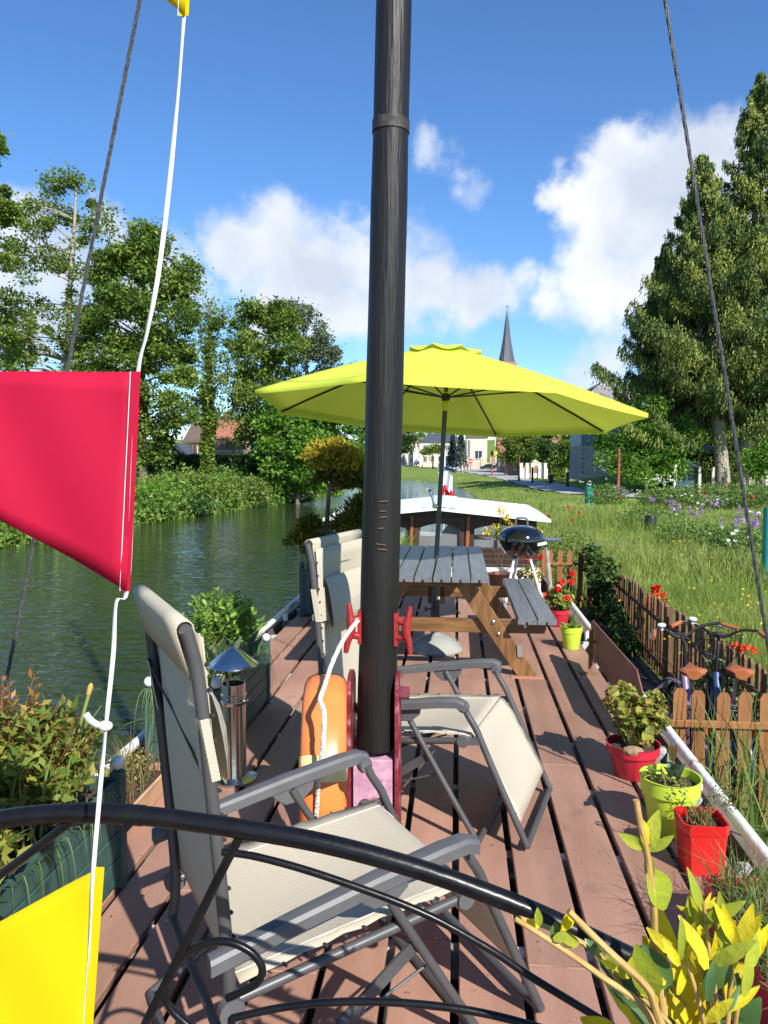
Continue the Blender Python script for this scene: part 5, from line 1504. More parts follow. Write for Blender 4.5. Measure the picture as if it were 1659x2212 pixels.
    if basket:
        bk = MB(); c = Vector((.56, 0, .80))
        for lev, k_ in ((0, .82), (.07, .88), (.14, .94), (.21, 1.0)):
            bk.tube([fk(c + Vector((sx * .125 * k_, sy * .17 * k_, lev))) for sx, sy in ((-1, -1), (1, -1), (1, 1), (-1, 1))], .0045 if lev > .2 else .0025, 5, closed=True)
        for k in range(-5, 6):
            for sx in (-1, 1): bk.tube([fk(c + Vector((sx * .125 * .82, k * .026, 0))), fk(c + Vector((sx * .125, k * .031, .21)))], .0018, 4)
            for sy in (-1, 1): bk.tube([fk(c + Vector((k * .019, sy * .17 * .82, 0))), fk(c + Vector((k * .023, sy * .17, .21)))], .0018, 4)
            bk.tube([fk(c + Vector((-.125 * .82, k * .026, 0))), fk(c + Vector((.125 * .82, k * .026, 0)))], .0018, 4)
        bk.build('basket', blackp, t, kind='stuff')
    else:
        MB().box((-.17, 0, .46), (.05, .14, .42), Matrix.Rotation(R(-24), 3, 'Y')).build('battery', frame_m, t, bevel=.012)
    t.location = loc; t.rotation_euler = (lean, 0, rz)
    return t
lav = mat('frame_lavender', (.22, .15, .28), (.26, .18, .32), scale=5, rough=.3, metal=.2)
blu = mat('frame_blue', (.03, .06, .17), (.05, .09, .22), scale=5, rough=.3, metal=.2)
make_bike('lavender bicycle with brown saddle and grips standing inside the picket fence', lav, lav, False, (1.80, 5.90, GZ + .01), R(80), R(-4), R(24))
make_bike('blue bicycle with wire basket and brown saddle next to the side fence', blu, blu, True, (2.0, 5.95, GZ + .01), R(84), R(3), R(-14))
# ================================================================ trees
bark = mat('tree_bark', (.11, .085, .06), (.22, .18, .13), scale=5, stretch=(3, 3, .7), rough=.9, bump=.7, bscale=9)
bark_pale = mat('tree_bark_pale', (.26, .22, .17), (.38, .34, .27), scale=4, stretch=(3, 3, .7), rough=.9, bump=.5, bscale=9)
L_maple = leafmat('leaf_maple', (.068, .135, .021), (.14, .225, .034), (.24, .31, .056), trans=.3)
L_dark = leafmat('leaf_dark', (.022, .062, .013), (.046, .108, .018), (.085, .16, .03), trans=.25)
L_light = leafmat('leaf_light', (.095, .17, .03), (.175, .255, .048), (.27, .33, .08), trans=.4)
L_bright = leafmat('leaf_bright', (.075, .18, .022), (.14, .30, .034), (.24, .40, .06), trans=.4)
L_grey = leafmat('leaf_greygreen', (.075, .11, .05), (.12, .16, .08), (.19, .22, .12), trans=.3)
L_thuja = leafmat('leaf_thuja', (.045, .09, .02), (.13, .185, .034), (.31, .34, .07), trans=.12, rough=.6)
L_spruce = leafmat('leaf_spruce', (.02, .04, .035), (.035, .06, .05), (.06, .09, .08), trans=.1)
def crown(parent, Y, regions, leaf, m, cr=(26, 44), per=220, depth=1.0, name='crown', branch=None, bm=None, droop=0.1, up=.6, fill=1.0):
    """regions: (px, py, rx, ry, n clumps); every clump a loose ball of leaves in the crown's volume"""
    P, D, T = [], [], []
    cents = []
    for (cx, cy, rx_, ry_, n_) in regions:
        for i in range(int(n_ * 1.4 + .5)):
            a = rng.uniform(0, 2 * np.pi); t = math.sqrt(rng.random())
            px, py = cx + rx_ * t * math.cos(a), cy + ry_ * t * math.sin(a)
            dy = rng.uniform(-1, 1) * depth * rx_ / F * Y * math.sqrt(max(.05, 1 - t * t))
            c = at_Y(px, py, Y + dy); r = rng.uniform(cr[0] * .62, cr[1] * .92) / F * Y
            cents.append(c); k = int(per * 1.15 * rng.uniform(.6, 1.3))
            d = unit(rng.normal(size=(k, 3))); d[:, 2] = d[:, 2] * .8 + .12
            p = np.array(c) + d * (r * (.35 + .65 * rng.random((k, 1)) ** .5)) * np.array([1, 1, .88]) * fill * np.where(rng.random((k, 1)) < .12, 1.7, 1.0)
            P.append(p); D.append(d); T.append(np.clip(rng.normal(rng.uniform(.25, .7), .22, k), 0, 1))
    o = leaf_object(name, np.concatenate(P), leaf, m, parent, D=np.concatenate(D) * .8, tint=np.concatenate(T), up=up, asp=.62, droop=droop)
    if branch is not None:
        for c in cents[::branch[1]]:
            b_ = branch[0](c)
            L_ = (c - b_).length
            MB().tube(smooth_path([b_, b_.lerp(c, .5) + Vector((rng.normal() * .05 * L_, rng.normal() * .05 * L_, .06 * L_)), c], 4), [max(.02, .035 * L_ ** .6 * (1 - .8 * i / 8)) for i in range(9)], 6).build('limb', bm or bark, parent, smooth=True)
    return o
def tree(name, label, Y, trunk, r0, regions, leaf, m, cat='tree', group=None, bm=None, **kw):
    pts = [at_Y(x, y, Y) for x, y in trunk]
    g0 = gz1(pts[0].x, Y); pts[0].z = g0 - .1
    t = empty(name, (pts[0].x, Y, g0), label, cat, group)
    P = smooth_path(pts, 5); n_ = len(P)
    MB().tube(P, [r0 * (1.25 if i == 0 else 1) * (1 - .85 * i / (n_ - 1)) for i in range(n_)], 12).build('trunk', bm or bark, t, smooth=True)
    def near(c):
        lo = [p for p in P if p.z < c.z - .4] or [P[0]]
        q = min(lo[-max(4, len(lo) // 2):], key=lambda p: (p - c).length); return q
    crown(t, Y, regions, leaf, m, branch=(near, 2), bm=bm, **kw)
    return t
tree('broadleaf_tree', 'tall broadleaf tree at the left frame edge above the red pennant', 44, [(-20, 1075), (-25, 800), (-15, 480), (-10, 330)], .34,
     [(-40, 420, 60, 120, 7), (5, 320, 16, 26, 2), (-50, 620, 80, 120, 10), (-40, 800, 90, 110, 10), (0, 470, 26, 40, 2), (10, 700, 40, 60, 4), (-30, 960, 100, 70, 9)], .24, L_maple, per=230)
tree('airy_tree', 'airy pale barked tree with sparse leaves and visible branches, left bank', 50, [(140, 1060), (145, 820), (150, 640), (160, 500), (165, 400)], .30,
     [(120, 400, 14, 22, 3), (160, 400, 18, 26, 3), (80, 480, 60, 50, 9), (190, 480, 60, 50, 8), (60, 580, 70, 60, 11), (180, 580, 70, 60, 11), (110, 690, 115, 60, 20), (120, 780, 125, 50, 22), (150, 880, 110, 70, 12), (220, 700, 50, 60, 7), (20, 740, 40, 60, 6)], .22, L_light, bm=bark_pale, per=150, cr=(20, 38))
tree('maple_tree', 'dense dark green maple between the airy tree and the ivy clad trunk', 47, [(310, 1060), (306, 860), (308, 700), (312, 560)], .30,
     [(305, 530, 50, 34, 9), (255, 590, 50, 60, 11), (355, 600, 60, 60, 13), (300, 690, 115, 70, 26), (345, 780, 85, 60, 18), (250, 800, 60, 70, 12), (335, 880, 75, 70, 16), (300, 960, 60, 40, 8), (270, 880, 50, 60, 7)], .23, L_maple, per=300, cr=(26, 42))
tree('ivy_clad_tree', 'slender tree with ivy clad trunk standing on the left river bank', 54, [(450, 1040), (452, 900), (452, 780), (455, 690), (450, 650)], .26,
     [(455, 680, 50, 36, 6), (420, 730, 40, 40, 5), (500, 730, 40, 50, 5), (450, 800, 60, 50, 7), (490, 850, 60, 40, 6), (415, 860, 40, 40, 4), (470, 900, 60, 30, 4)], .22, L_light, per=130, cr=(20, 34))
# its ivy sleeve
it = [o for o in scene.objects if o.name == 'ivy_clad_tree'][0]
P = np.concatenate([in_ellipsoid(tuple(at_Y(450 + 3 * math.sin(y * .05), y, 53.8)), (.55, .5, .7), 110 if y < 880 else 330, .5) for y in range(745, 1040, 16)])
leaf_object('ivy', P, .22, leafmat('ivy_sun', (.07, .13, .02), (.14, .22, .03), (.22, .3, .05)), it, asp=.8)
tree('ash_tree', 'tall grey green ash tree right of the ivy clad trunk', 60, [(570, 1070), (575, 900), (580, 750), (585, 670)], .32,
     [(560, 690, 34, 40, 9), (600, 690, 34, 40, 9), (550, 780, 55, 60, 15), (610, 780, 50, 60, 13), (570, 870, 70, 50, 16), (585, 940, 70, 50, 13), (520, 720, 14, 40, 3), (525, 850, 26, 60, 5)], .25, L_maple, per=230, cr=(20, 34))
tree('willow_tree', 'feathery pale willow behind the waterside bushes left of the mast', 70, [(665, 1060), (665, 900), (660, 760), (650, 680)], .30,
     [(630, 690, 34, 36, 9), (680, 730, 40, 50, 12), (720, 790, 36, 46, 11), (650, 790, 60, 60, 16), (700, 850, 60, 50, 14), (740, 860, 40, 60, 9), (640, 870, 60, 60, 10)], .24, L_grey, per=170, cr=(18, 30), droop=.6)
tree('poplar_tree', 'dark green tree behind the mast above the river bend', 82, [(780, 1050), (780, 900), (775, 790)], .3,
     [(770, 830, 40, 50, 8), (800, 880, 50, 60, 10), (760, 930, 50, 50, 8), (830, 940, 40, 50, 7), (860, 960, 26, 30, 4)], .3, L_dark, per=200, cr=(20, 34))
# waterside maples / bushes, overhanging
tree('waterside_maple', 'bright green waterside maple overhanging the river', 50, [(640, 1078), (650, 1000), (660, 930), (680, 880)], .18,
     [(640, 890, 50, 40, 8), (700, 900, 60, 50, 10), (600, 950, 50, 50, 9), (660, 970, 70, 50, 14), (740, 960, 50, 50, 8), (620, 1030, 50, 40, 9), (690, 1040, 60, 34, 10), (590, 1060, 26, 26, 4), (755, 1040, 50, 40, 7)], .24, L_bright, per=260, cr=(24, 38))
tree('waterside_sapling', 'darker leafy sapling behind the waterside maple', 56, [(585, 1060), (588, 960), (600, 860)], .14,
     [(570, 880, 30, 50, 6), (600, 940, 40, 60, 8), (575, 1010, 40, 50, 8)], .24, L_dark, per=240, cr=(22, 34))
tree('shade_tree', 'dark leafy tree behind the red pennant on the left bank', 40, [(200, 1080), (205, 980), (210, 900)], .2,
     [(210, 900, 60, 50, 8), (160, 980, 80, 60, 10), (260, 980, 50, 50, 7), (60, 980, 90, 60, 9)], .24, L_maple, per=240, cr=(26, 44))

# undergrowth on the left bank: one mass nobody could count
P = []
N_ = 52000
ys_ = rng.uniform(16, 75, N_); dl = np.abs(rng.normal(0, 1, N_)) * 3.2 - .35
xs_ = xl(ys_) - dl
hh = rng.random(N_) ** 1.6 * (.35 + .75 * (np.sin(ys_ * 1.3) * np.cos(dl * 1.7 + ys_ * .4) * .5 + .5) + .45 * (np.sin(ys_ * .37 + 2) > .2))
P = np.stack([xs_, ys_, gz(xs_, ys_) + np.maximum(hh, -.1) + .02], 1)
tn = np.clip(rng.normal(.45 + .25 * np.sin(ys_ * 1.9 + dl * 1.3), .2), 0, 1)
leaf_object('bank_undergrowth', P, .22, leafmat('undergrowth_leaf', (.085, .175, .026), (.155, .275, .042), (.26, .36, .08), trans=.38), None, asp=.6, up=.7, tint=tn, kind='stuff', label='tangled green weeds and brambles covering the left river bank')
N_ = 40000
ys_ = rng.uniform(14, 80, N_); xs_ = xl(ys_) - rng.uniform(-.1, 14, N_)
blade_object('left_bank_grass', np.stack([xs_, ys_, gz(xs_, ys_)], 1), .55, .05, leafmat('bank_grass', (.08, .16, .025), (.15, .26, .04), (.24, .32, .08), trans=.35), None, lean=.3, kind='stuff', label='tall grass on the left river bank')
def hedge_leaves(name, label, box, n_, leaf, m, cat='hedge'):
    (x0, x1), (y0, y1), (z0, z1) = box
    t = empty(name, ((x0 + x1) / 2, (y0 + y1) / 2, z0), label, cat)
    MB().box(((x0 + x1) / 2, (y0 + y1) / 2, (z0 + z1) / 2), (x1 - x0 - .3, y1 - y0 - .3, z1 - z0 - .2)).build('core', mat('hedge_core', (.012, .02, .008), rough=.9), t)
    P = np.stack([rng.uniform(x0, x1, n_), rng.uniform(y0, y1, n_), rng.uniform(z0, z1, n_)], 1)
    f = rng.integers(0, 4, n_); j = rng.normal(0, .06, n_)
    P[f == 0, 1] = y0 + j[f == 0]; P[f == 1, 2] = z1 + j[f == 1]; P[f == 2, 0] = x0 + j[f == 2]; P[f == 3, 0] = x1 + j[f == 3]
    leaf_object('foliage', P, leaf, m, t, asp=.7)
    return t
a, b_ = at_Y(305, 1000, 58), at_Y(575, 1000, 58)
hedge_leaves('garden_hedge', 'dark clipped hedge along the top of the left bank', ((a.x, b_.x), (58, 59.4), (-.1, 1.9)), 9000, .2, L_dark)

# ---- right hand trees: two great thujas, hazel, shrubs
def thuja(name, label, Y, base, top, prof, trunk_r, seed, n_lv=34, kb=10, u0=.22):
    r_ = np.random.default_rng(seed)
    b0 = at_Y(base[0], base[1], Y); tp_ = at_Y(top[0], top[1], Y); g0 = gz1(b0.x, Y)
    b0.z = g0 - .1
    t = empty(name, (b0.x, Y, g0), label, 'conifer')
    MB().tube([b0, b0.lerp(tp_, .12), b0.lerp(tp_, .4), b0.lerp(tp_, .7), b0.lerp(tp_, .98)], [trunk_r * 1.2, trunk_r, trunk_r * .7, trunk_r * .35, .03], 14).build('trunk', bark_pale, t, smooth=True)
    P, D, T, S = [], [], [], []
    bl = MB()
    for lv in range(n_lv):
        u = u0 + (.99 - u0) * (lv / (n_lv - 1)) ** .92
        c = b0.lerp(tp_, u); Lr = np.interp(u, [p[0] for p in prof], [p[1] for p in prof])
        for k in range(kb):
            a = 2 * np.pi * (k + r_.uniform(-.35, .35)) / kb + lv * 1.1
            L = Lr * r_.uniform(.5, 1.12) * (1 + .16 * math.sin(lv * .9 + a * 2) + .10 * math.sin(lv * 2.3 + a * 3)); dirh = np.array([math.cos(a), math.sin(a), 0])
            drop = r_.uniform(.05, .38) * L
            tone = r_.uniform(.05, .85)
            bl.tube([c, Vector(np.array(c) + dirh * L * .5 + np.array([0, 0, -drop])), Vector(np.array(c) + dirh * L + np.array([0, 0, -drop * .6]))], [.05, .03, .01], 4)
            m_ = int(16 + 52 * L)
            s = .22 + .80 * r_.random(m_) ** .75
            lat = r_.normal(size=m_) * (.06 + .16 * (1 - np.abs(s - .55))) * L * .5
            sd = np.array([-dirh[1], dirh[0], 0])
            z = -drop * np.sin(np.pi * np.clip(s, 0, 1) * .75) + .20 * L * s ** 3 - np.abs(lat) * .45 - r_.random(m_) * .45
            p0 = np.array(c) + dirh * (s * L)[:, None] + sd * lat[:, None] + np.stack([np.zeros(m_), np.zeros(m_), z], 1)
            d0 = np.tile(dirh * .30 + np.array([0, 0, -1.0]), (m_, 1)) + sd * (lat / L)[:, None]
            tn = np.clip(r_.normal(tone, .22, m_), 0, 1)
            for q in range(3):                       # each spray hangs as a short chain
                P.append(p0 + np.array([0, 0, -.19 * q]) + dirh * .03 * q + r_.normal(size=(m_, 3)) * .05); D.append(d0); T.append(tn); S.append(np.full(m_, .30 - .04 * q))
    bl.build('limbs', bark, t, kind='stuff')
    leaf_object('crown', np.concatenate(P), np.concatenate(S), L_thuja, t, D=np.concatenate(D), asp=.30, up=-.05, tint=np.concatenate(T), fold=.2)
    return t
Yt = 58
pm_ = Yt / F
thuja('thuja_tree', 'giant drooping thuja with thick pale trunk, tallest tree on the right', Yt, (1606, 1040), (1645, 150), [(0.16, 190 * pm_), (.3, 235 * pm_), (.5, 185 * pm_), (.75, 82 * pm_), (.92, 30 * pm_), (1, 8 * pm_)], .5, 3, 27, 8)
thuja('thuja_tree', 'second thuja with forked trunk, left of the tallest conifer', Yt - 1.5, (1563, 1040), (1515, 330), [(0.16, 130 * pm_), (.3, 205 * pm_), (.5, 150 * pm_), (.75, 90 * pm_), (.92, 40 * pm_), (1, 8 * pm_)], .48, 8, 23, 8, .27)
thuja('thuja_tree', 'lower dark thuja behind the hazel, against the barn roof', Yt + 6, (1420, 1040), (1440, 520), [(0.16, 60 * pm_), (.3, 110 * pm_), (.5, 90 * pm_), (.75, 60 * pm_), (1, 8 * pm_)], .3, 12, 18, 8)
tree('hazel_bush', 'broad light green hazel with layered branches in front of the barn', 55, [(1395, 1048), (1400, 1000), (1390, 920)], .12,
     [(1345, 930, 40, 40, 8), (1400, 905, 50, 34, 9), (1450, 940, 44, 44, 8), (1330, 985, 44, 40, 8), (1390, 980, 60, 44, 12), (1460, 990, 34, 34, 6), (1395, 1030, 60, 24, 8), (1480, 945, 22, 22, 3), (1310, 950, 20, 24, 3)], .2, L_bright, cr=(20, 34), per=260, droop=.25)
tree('dark_tree', 'dark leafy mass behind the thuja trunks at the right edge', 72, [(1640, 1040), (1640, 960), (1650, 900)], .3,
     [(1540, 940, 60, 40, 10), (1640, 930, 60, 50, 12), (1700, 960, 60, 60, 8), (1600, 985, 80, 30, 10), (1520, 905, 40, 36, 6)], .28, L_dark, cr=(26, 40), per=240)
tree('garden_bush', 'sunlit leafy bush at the right edge beside the thuja trunk', 52, [(1640, 1055), (1642, 1010), (1645, 990)], .08,
     [(1640, 990, 26, 30, 5), (1660, 1010, 34, 30, 6), (1690, 980, 30, 30, 4)], .2, L_bright, cr=(22, 32), per=220)
for (nm, lb, Y, x, regs, m, lf) in (
    ('garden_tree', 'rounded light green tree beyond the brick hut', 118, 1120, [(1110, 962, 28, 22, 14), (1145, 962, 30, 24, 14), (1098, 985, 20, 16, 8), (1135, 990, 34, 16, 14)], L_light, .36),
    ('cypress_tree', 'dark rounded cypress behind the white gate piers', 112, 1182, [(1182, 960, 16, 26, 12), (1188, 985, 18, 18, 10)], L_dark, .34),
    ('garden_tree', 'mid green tree left of the barn wall', 90, 1232, [(1230, 955, 24, 26, 14), (1240, 985, 22, 24, 12), (1215, 990, 18, 20, 9)], L_maple, .3),
    ('village_tree', 'small tree before the cream house with slate roof', 178, 935, [(935, 970, 18, 10, 5), (930, 978, 14, 8, 3)], L_light, .45),
    ('far_tree', 'far tree at the road end right of the mast', 235, 872, [(868, 955, 18, 20, 6), (880, 940, 14, 12, 3)], L_grey, .6),
    ('far_tree', 'far round tree above the row houses', 250, 905, [(900, 945, 20, 12, 5), (925, 942, 14, 8, 3)], L_maple, .6),
    ('far_tree', 'far tree crown between the cream house and umbrella', 260, 960, [(950, 940, 30, 10, 6), (985, 936, 16, 10, 3)], L_dark, .6)):
    tree(nm, lb, Y, [(x, 1012), (x, 990), (x, 965)], .22, regs, lf, m, cr=(8, 13) if Y > 150 else (12, 20), per=150, depth=.8)
def spruce(px, Y, ytop, ybase, w, label):
    b0 = at_Y(px, ybase, Y); tp_ = at_Y(px, ytop, Y); b0.z = gz1(b0.x, Y)
    t = empty('spruce_tree', b0, label, 'conifer')
    MB().tube([b0, tp_], [.2, .03], 8).build('trunk', bark, t, smooth=True)
    P, D = [], []
    for i in range(900):
        u = rng.random() ** .8; a = rng.uniform(0, 6.283); r_ = (1 - u) * w / F * Y * rng.uniform(.3, 1) + .1
        c = b0.lerp(tp_, .08 + .92 * u); P.append((c.x + r_ * math.cos(a), c.y + r_ * math.sin(a), c.z - .15 * r_)); D.append((math.cos(a), math.sin(a), -.5))
    leaf_object('crown', np.array(P), .7, L_spruce, t, D=np.array(D), asp=.5)
spruce(978, 172, 930, 1003, 14, 'dark blue spruce left of the cream gabled building')
spruce(996, 168, 922, 1003, 16, 'taller dark blue spruce touching the cream gabled building')

# ================================================================ grass and flowers on the right bank
def scatter(n_, y0, y1, xmax, clear=True):
    ys_ = rng.uniform(y0, y1, n_); xs_ = xr(ys_) + .15 + rng.random(n_) * (xmax - xr(ys_))
    k = ~((xs_ < 2.32) & (ys_ < 12.6)) & ~((xs_ < 1.9) & (ys_ < 16.5))
    px_ = np.interp(ys_, [44, 47, 50, 52, 58, 70, 84, 107, 135], [60, 25, 13, 9.8, 8, 7.5, 7.2, 6.8, 5.6])
    k &= np.abs(xs_ - px_) > np.where(ys_ > 50, 1.9, 5.0) if y1 > 45 else True
    k &= ~((ys_ > 46) & (ys_ < 52) & (xs_ > 9)) 
    return np.stack([xs_[k], ys_[k], gz(xs_[k], ys_[k]) - .02], 1)
gm = leafmat('meadow_blade', (.19, .28, .05), (.30, .38, .08), (.42, .44, .17), trans=.45)
def patch(P): return np.clip(.45 + .28 * np.sin(P[:, 0] * 1.1 + np.sin(P[:, 1] * .7) * 2) * np.cos(P[:, 1] * .5) + rng.normal(0, .18, len(P)), 0, 1)
for nm, n_, y0, y1, xm, h_, w_ in (('a', 46000, 4.4, 14, 9, .50, .011), ('b', 62000, 14, 30, 18, .52, .018), ('c', 46000, 30, 56, 30, .36, .034), ('d', 30000, 52, 135, 16, .26, .075)):
    P = scatter(n_, y0, y1, xm)
    hv = h_ * (.65 + .5 * np.clip(np.sin(P[:, 0] * .9 + 1) * np.sin(P[:, 1] * .6) + .5, 0, 1))
    hv = hv * (1 - .55 * sstep(36, 44, P[:, 1]))
    blade_object('meadow_grass', P, hv, w_, gm, None, lean=.38, tint=patch(P), kind='stuff', label={'a': 'tall green grass close behind the picket fence', 'b': 'tall meadow grass in the middle of the right bank', 'c': 'meadow grass up to the paved path', 'd': 'short grass of the far right bank beside the path'}[nm])
# leafy weeds and wild flowers
wm = leafmat('weed_leaves', (.08, .16, .03), (.15, .25, .05), (.23, .32, .08), trans=.35)
def weeds(px, py, Y, rx_, h_, n_, leaf, label, name='weed_clump', m=None):
    c = at_Y(px, py, Y); g = gz1(c.x, Y)
    t = empty(name, (c.x, Y, g), label, 'plant')
    P = in_ellipsoid((c.x, Y, g + h_ * .5), (rx_, rx_ * .8, h_ * .55), n_, .3)
    leaf_object('foliage', P, leaf, m or wm, t, asp=.55, up=.5)
    return t, c, g
weeds(335, 1085, 37, 1.3, 1.5, 1700, .2, 'bright leafy bush at the water edge beside the red pennant', 'bank_bush', L_bright)
weeds(405, 1095, 38.5, 1.6, 1.1, 1700, .18, 'low dark bramble clump at the left water edge', 'bank_bush', L_dark)
weeds(470, 1085, 43, 1.5, 1.5, 1700, .2, 'leafy bush on the bank below the ivy clad tree', 'bank_bush', L_maple)
weeds(535, 1070, 46, 1.6, 1.9, 1900, .2, 'yellowish bramble bush beside the waterside maple', 'bank_bush', L_light)
weeds(390, 1035, 47, 2.2, .9, 1700, .2, 'pale green grass tussock on the upper left bank', 'bank_bush', L_light)
weeds(20, 1150, 26.5, 1.6, 1.3, 1700, .16, 'bright leafy bush at the water edge in the left corner', 'bank_bush', L_bright)
weeds(1230, 1200, 14.4, .62, 1.15, 3200, .055, 'loose pale green shrub just beyond the barbecue and far fence', 'shrub', L_light)
weeds(1180, 1180, 16.5, .5, 1.1, 1600, .055, 'smaller pale shrub beside the wheelhouse roof', 'shrub', L_light)
weeds(1560, 1080, 38, 3.3, 1.25, 5200, .12, 'green weedy thicket below the thuja trunks', 'weed_clump')
weeds(1440, 1080, 39, 1.6, 1.0, 2400, .12, 'low weeds in front of the blue gate')
weeds(1650, 1090, 37, 2.0, 1.2, 3000, .12, 'weedy thicket at the right edge below the conifer')
weeds(1310, 1060, 41, 1.2, 1.1, 1600, .12, 'leafy weeds between the turquoise post and the red lamp post')
weeds(1500, 1130, 20, 1.1, .9, 2400, .08, 'tall flowering weeds in the meadow left of the right wire')
weeds(1600, 1150, 18.5, 1.0, .95, 2400, .08, 'tall flowering weeds in the meadow right of the right wire')
weeds(1420, 1090, 27, 1.5, .7, 2000, .09, 'low leafy weeds in the middle of the meadow')
def flowers(name, label, pts, n_, spread, size, m, tall=.0, per=7, pr=.05, cnt=1):
    P = []
    for (px, py, Y) in pts:
        c = at_Y(px, py, Y)
        for i in range(n_):
            q = np.array(c) + rng.normal(size=3) * np.array([spread, spread, spread * .35])
            P.append(in_ellipsoid(q, (pr, pr, pr * (.7 + tall)), per, .3))
    P = np.concatenate(P)
    o = leaf_object(name, P, size, m, None, asp=.9, kind='stuff', label=label); return o
purple = leafmat('purple_petals', (.34, .16, .48), (.48, .28, .60), trans=.3)
flowers('purple_wildflowers', 'purple wildflower spikes scattered in the right meadow', [(1485, 1098, 22), (1500, 1105, 22), (1545, 1090, 24), (1585, 1125, 19), (1620, 1130, 18), (1610, 1105, 20), (1330, 1055, 40), (1350, 1060, 38), (1410, 1078, 30), (1450, 1085, 27), (1655, 1125, 18)], 5, .16, .045, purple, 1.8, 16, .05)
flowers('red_poppies', 'red poppies scattered in the right meadow', [(1310, 1072, 36), (1450, 1062, 38), (1520, 1058, 37), (1560, 1060, 37), (1600, 1072, 33), (1380, 1278, 10.5), (1560, 1052, 38), (1230, 1110, 26), (1215, 1115, 26)], 2, .3, .10, red_flower, 0, 7, .06)
flowers('orange_flowers', 'orange red flower clumps behind the picket fence', [(1408, 1290, 9.6), (1425, 1285, 9.4), (1425, 1310, 9.4), (1405, 1310, 9.5), (1418, 1325, 9.3), (1590, 1398, 6.6), (1610, 1402, 6.5)], 9, .05, .035, orange_flower, 0, 8, .028)
flowers('white_daisies', 'white daisies scattered in the right meadow', [(1480, 1070, 30), (1530, 1090, 25), (1640, 1110, 19), (1600, 1150, 17), (1545, 1082, 26), (1385, 1062, 36), (1620, 1168, 16), (1470, 1100, 24)], 4, .22, .06, white_flower, 0, 6, .04)
flowers('buttercups', 'small yellow buttercups dotted over the meadow', [(1500, 1380, 7.0), (1560, 1340, 7.6), (1600, 1360, 7.2), (1450, 1290, 9.5), (1520, 1300, 9), (1380, 1180, 15), (1440, 1170, 15), (1500, 1200, 13), (1330, 1150, 18), (1600, 1290, 9), (1300, 1120, 24)], 9, .30, .022, yellow_flower, 0, 5, .013)
flowers('white_blossom_shrub_flowers', 'white blossom on the shrub beside the blue gate', [(1428, 1038, 50), (1420, 1030, 50), (1436, 1045, 50), (1300, 1040, 46), (1245, 1028, 60)], 8, .45, .09, white_flower, 0, 5, .10)
# tall grass right at the quay, in front of the near fence
qp = np.stack([rng.uniform(1.30, 1.95, 260), rng.uniform(3.3, 4.85, 260), np.full(260, -.86)], 1)
blade_object('quay_grass', qp, .95, .016, leafmat('reed_grass', (.08, .15, .03), (.15, .23, .05), (.24, .30, .09), trans=.35), None, lean=.35, kind='stuff', label='tall grass growing between the boat rail and the near picket fence')

# ================================================================ street furniture
red_iron = mat('lamp_post_red', (.27, .062, .045), (.34, .085, .06), scale=6, rough=.55, bump=.1)
def lamp_post(px, py, Y, h_, label, lantern=False):
    c = at_Y(px, py, Y); g = gz1(c.x, Y)
    t = empty('lamp_post', (c.x, Y, g), label, 'lamp post', 'dark red cast iron lamp posts along the path')
    k = h_ / 3.0
    MB().lathe([(.20 * k, 0), (.20 * k, .25 * k), (.15 * k, .30 * k), (.17 * k, .36 * k), (.13 * k, .42 * k), (.12 * k, .62 * k), (.15 * k, .66 * k), (.11 * k, .72 * k), (.085 * k, .9 * k), (.075 * k, 2.85 * k), (.09 * k, 2.88 * k), (.07 * k, 2.94 * k), (.02, 3.0 * k)], (c.x, Y, g), 16).build('post', red_iron, t, smooth=True, auto=50)
    MB().tube([(c.x, Y, g + 2.98 * k), (c.x + .12 * k, Y, g + 3.06 * k), (c.x + .05, Y, g + 3.12 * k)], .012, 5).build('cable_end', blackp, t)
    if lantern:
        MB().lathe([(.10, 3.0), (.2, 3.1), (.26, 3.5), (.05, 3.75), (.02, 3.8)], (c.x, Y, g), 6).build('lantern', blackp, t)
        MB().lathe([(.33, -.03), (.33, .03)], (c.x + .45, Y, g + 3.4), 20, axis=Matrix.Rotation(R(90), 3, 'X')).build('sign_disc', mat('sign_yellow', (.75, .45, .02), rough=.5), t)
    return t
lamp_post(1335, 1075, 47, 3.0, 'nearest dark red iron lamp post without lantern, in the flower meadow')
lamp_post(1121, 1042, 86, 2.7, 'second dark red lamp post on the path bend beside the wheelhouse roof end')
lamp_post(1063, 1030, 112, 3.0, 'lamp post with lantern and round yellow sign near the parked dark car', True)
teal_p = mat('turquoise_paint', (.02, .26, .22), (.03, .30, .25), scale=5, rough=.45)
def teal_post(px, Y, r_, h_, label):
    c = at_Y(px, 1060, Y); g = gz1(c.x, Y)
    t = empty('marker_post', (c.x, Y, g), label, 'post')
    mb = MB(); n_ = 20; vs = []
    for z in (0, 1):
        for k in range(n_):
            a = 2 * math.pi * k / n_
            vs.append((c.x + r_ * math.cos(a), Y + r_ * math.sin(a), g - .05 if z == 0 else g + h_ - r_ * .35 * math.cos(a)))
    mb.add(vs, [(k, (k + 1) % n_, n_ + (k + 1) % n_, n_ + k) for k in range(n_)] + [tuple(range(n_, 2 * n_))])
    mb.build('post_body', teal_p, t, smooth=True)
    MB().lathe([(r_ * 1.15, -.05), (r_ * 1.15, .12)], (c.x, Y, g), 20).build('footing', mat('concrete', (.42, .41, .38), (.5, .49, .46), scale=10, rough=.9), t)
teal_post(1273, 41, .22, .98, 'turquoise slanted top marker post beside the nearest lamp post')
teal_post(1664, 15.5, .115, 1.42, 'turquoise marker post cut by the right frame edge')
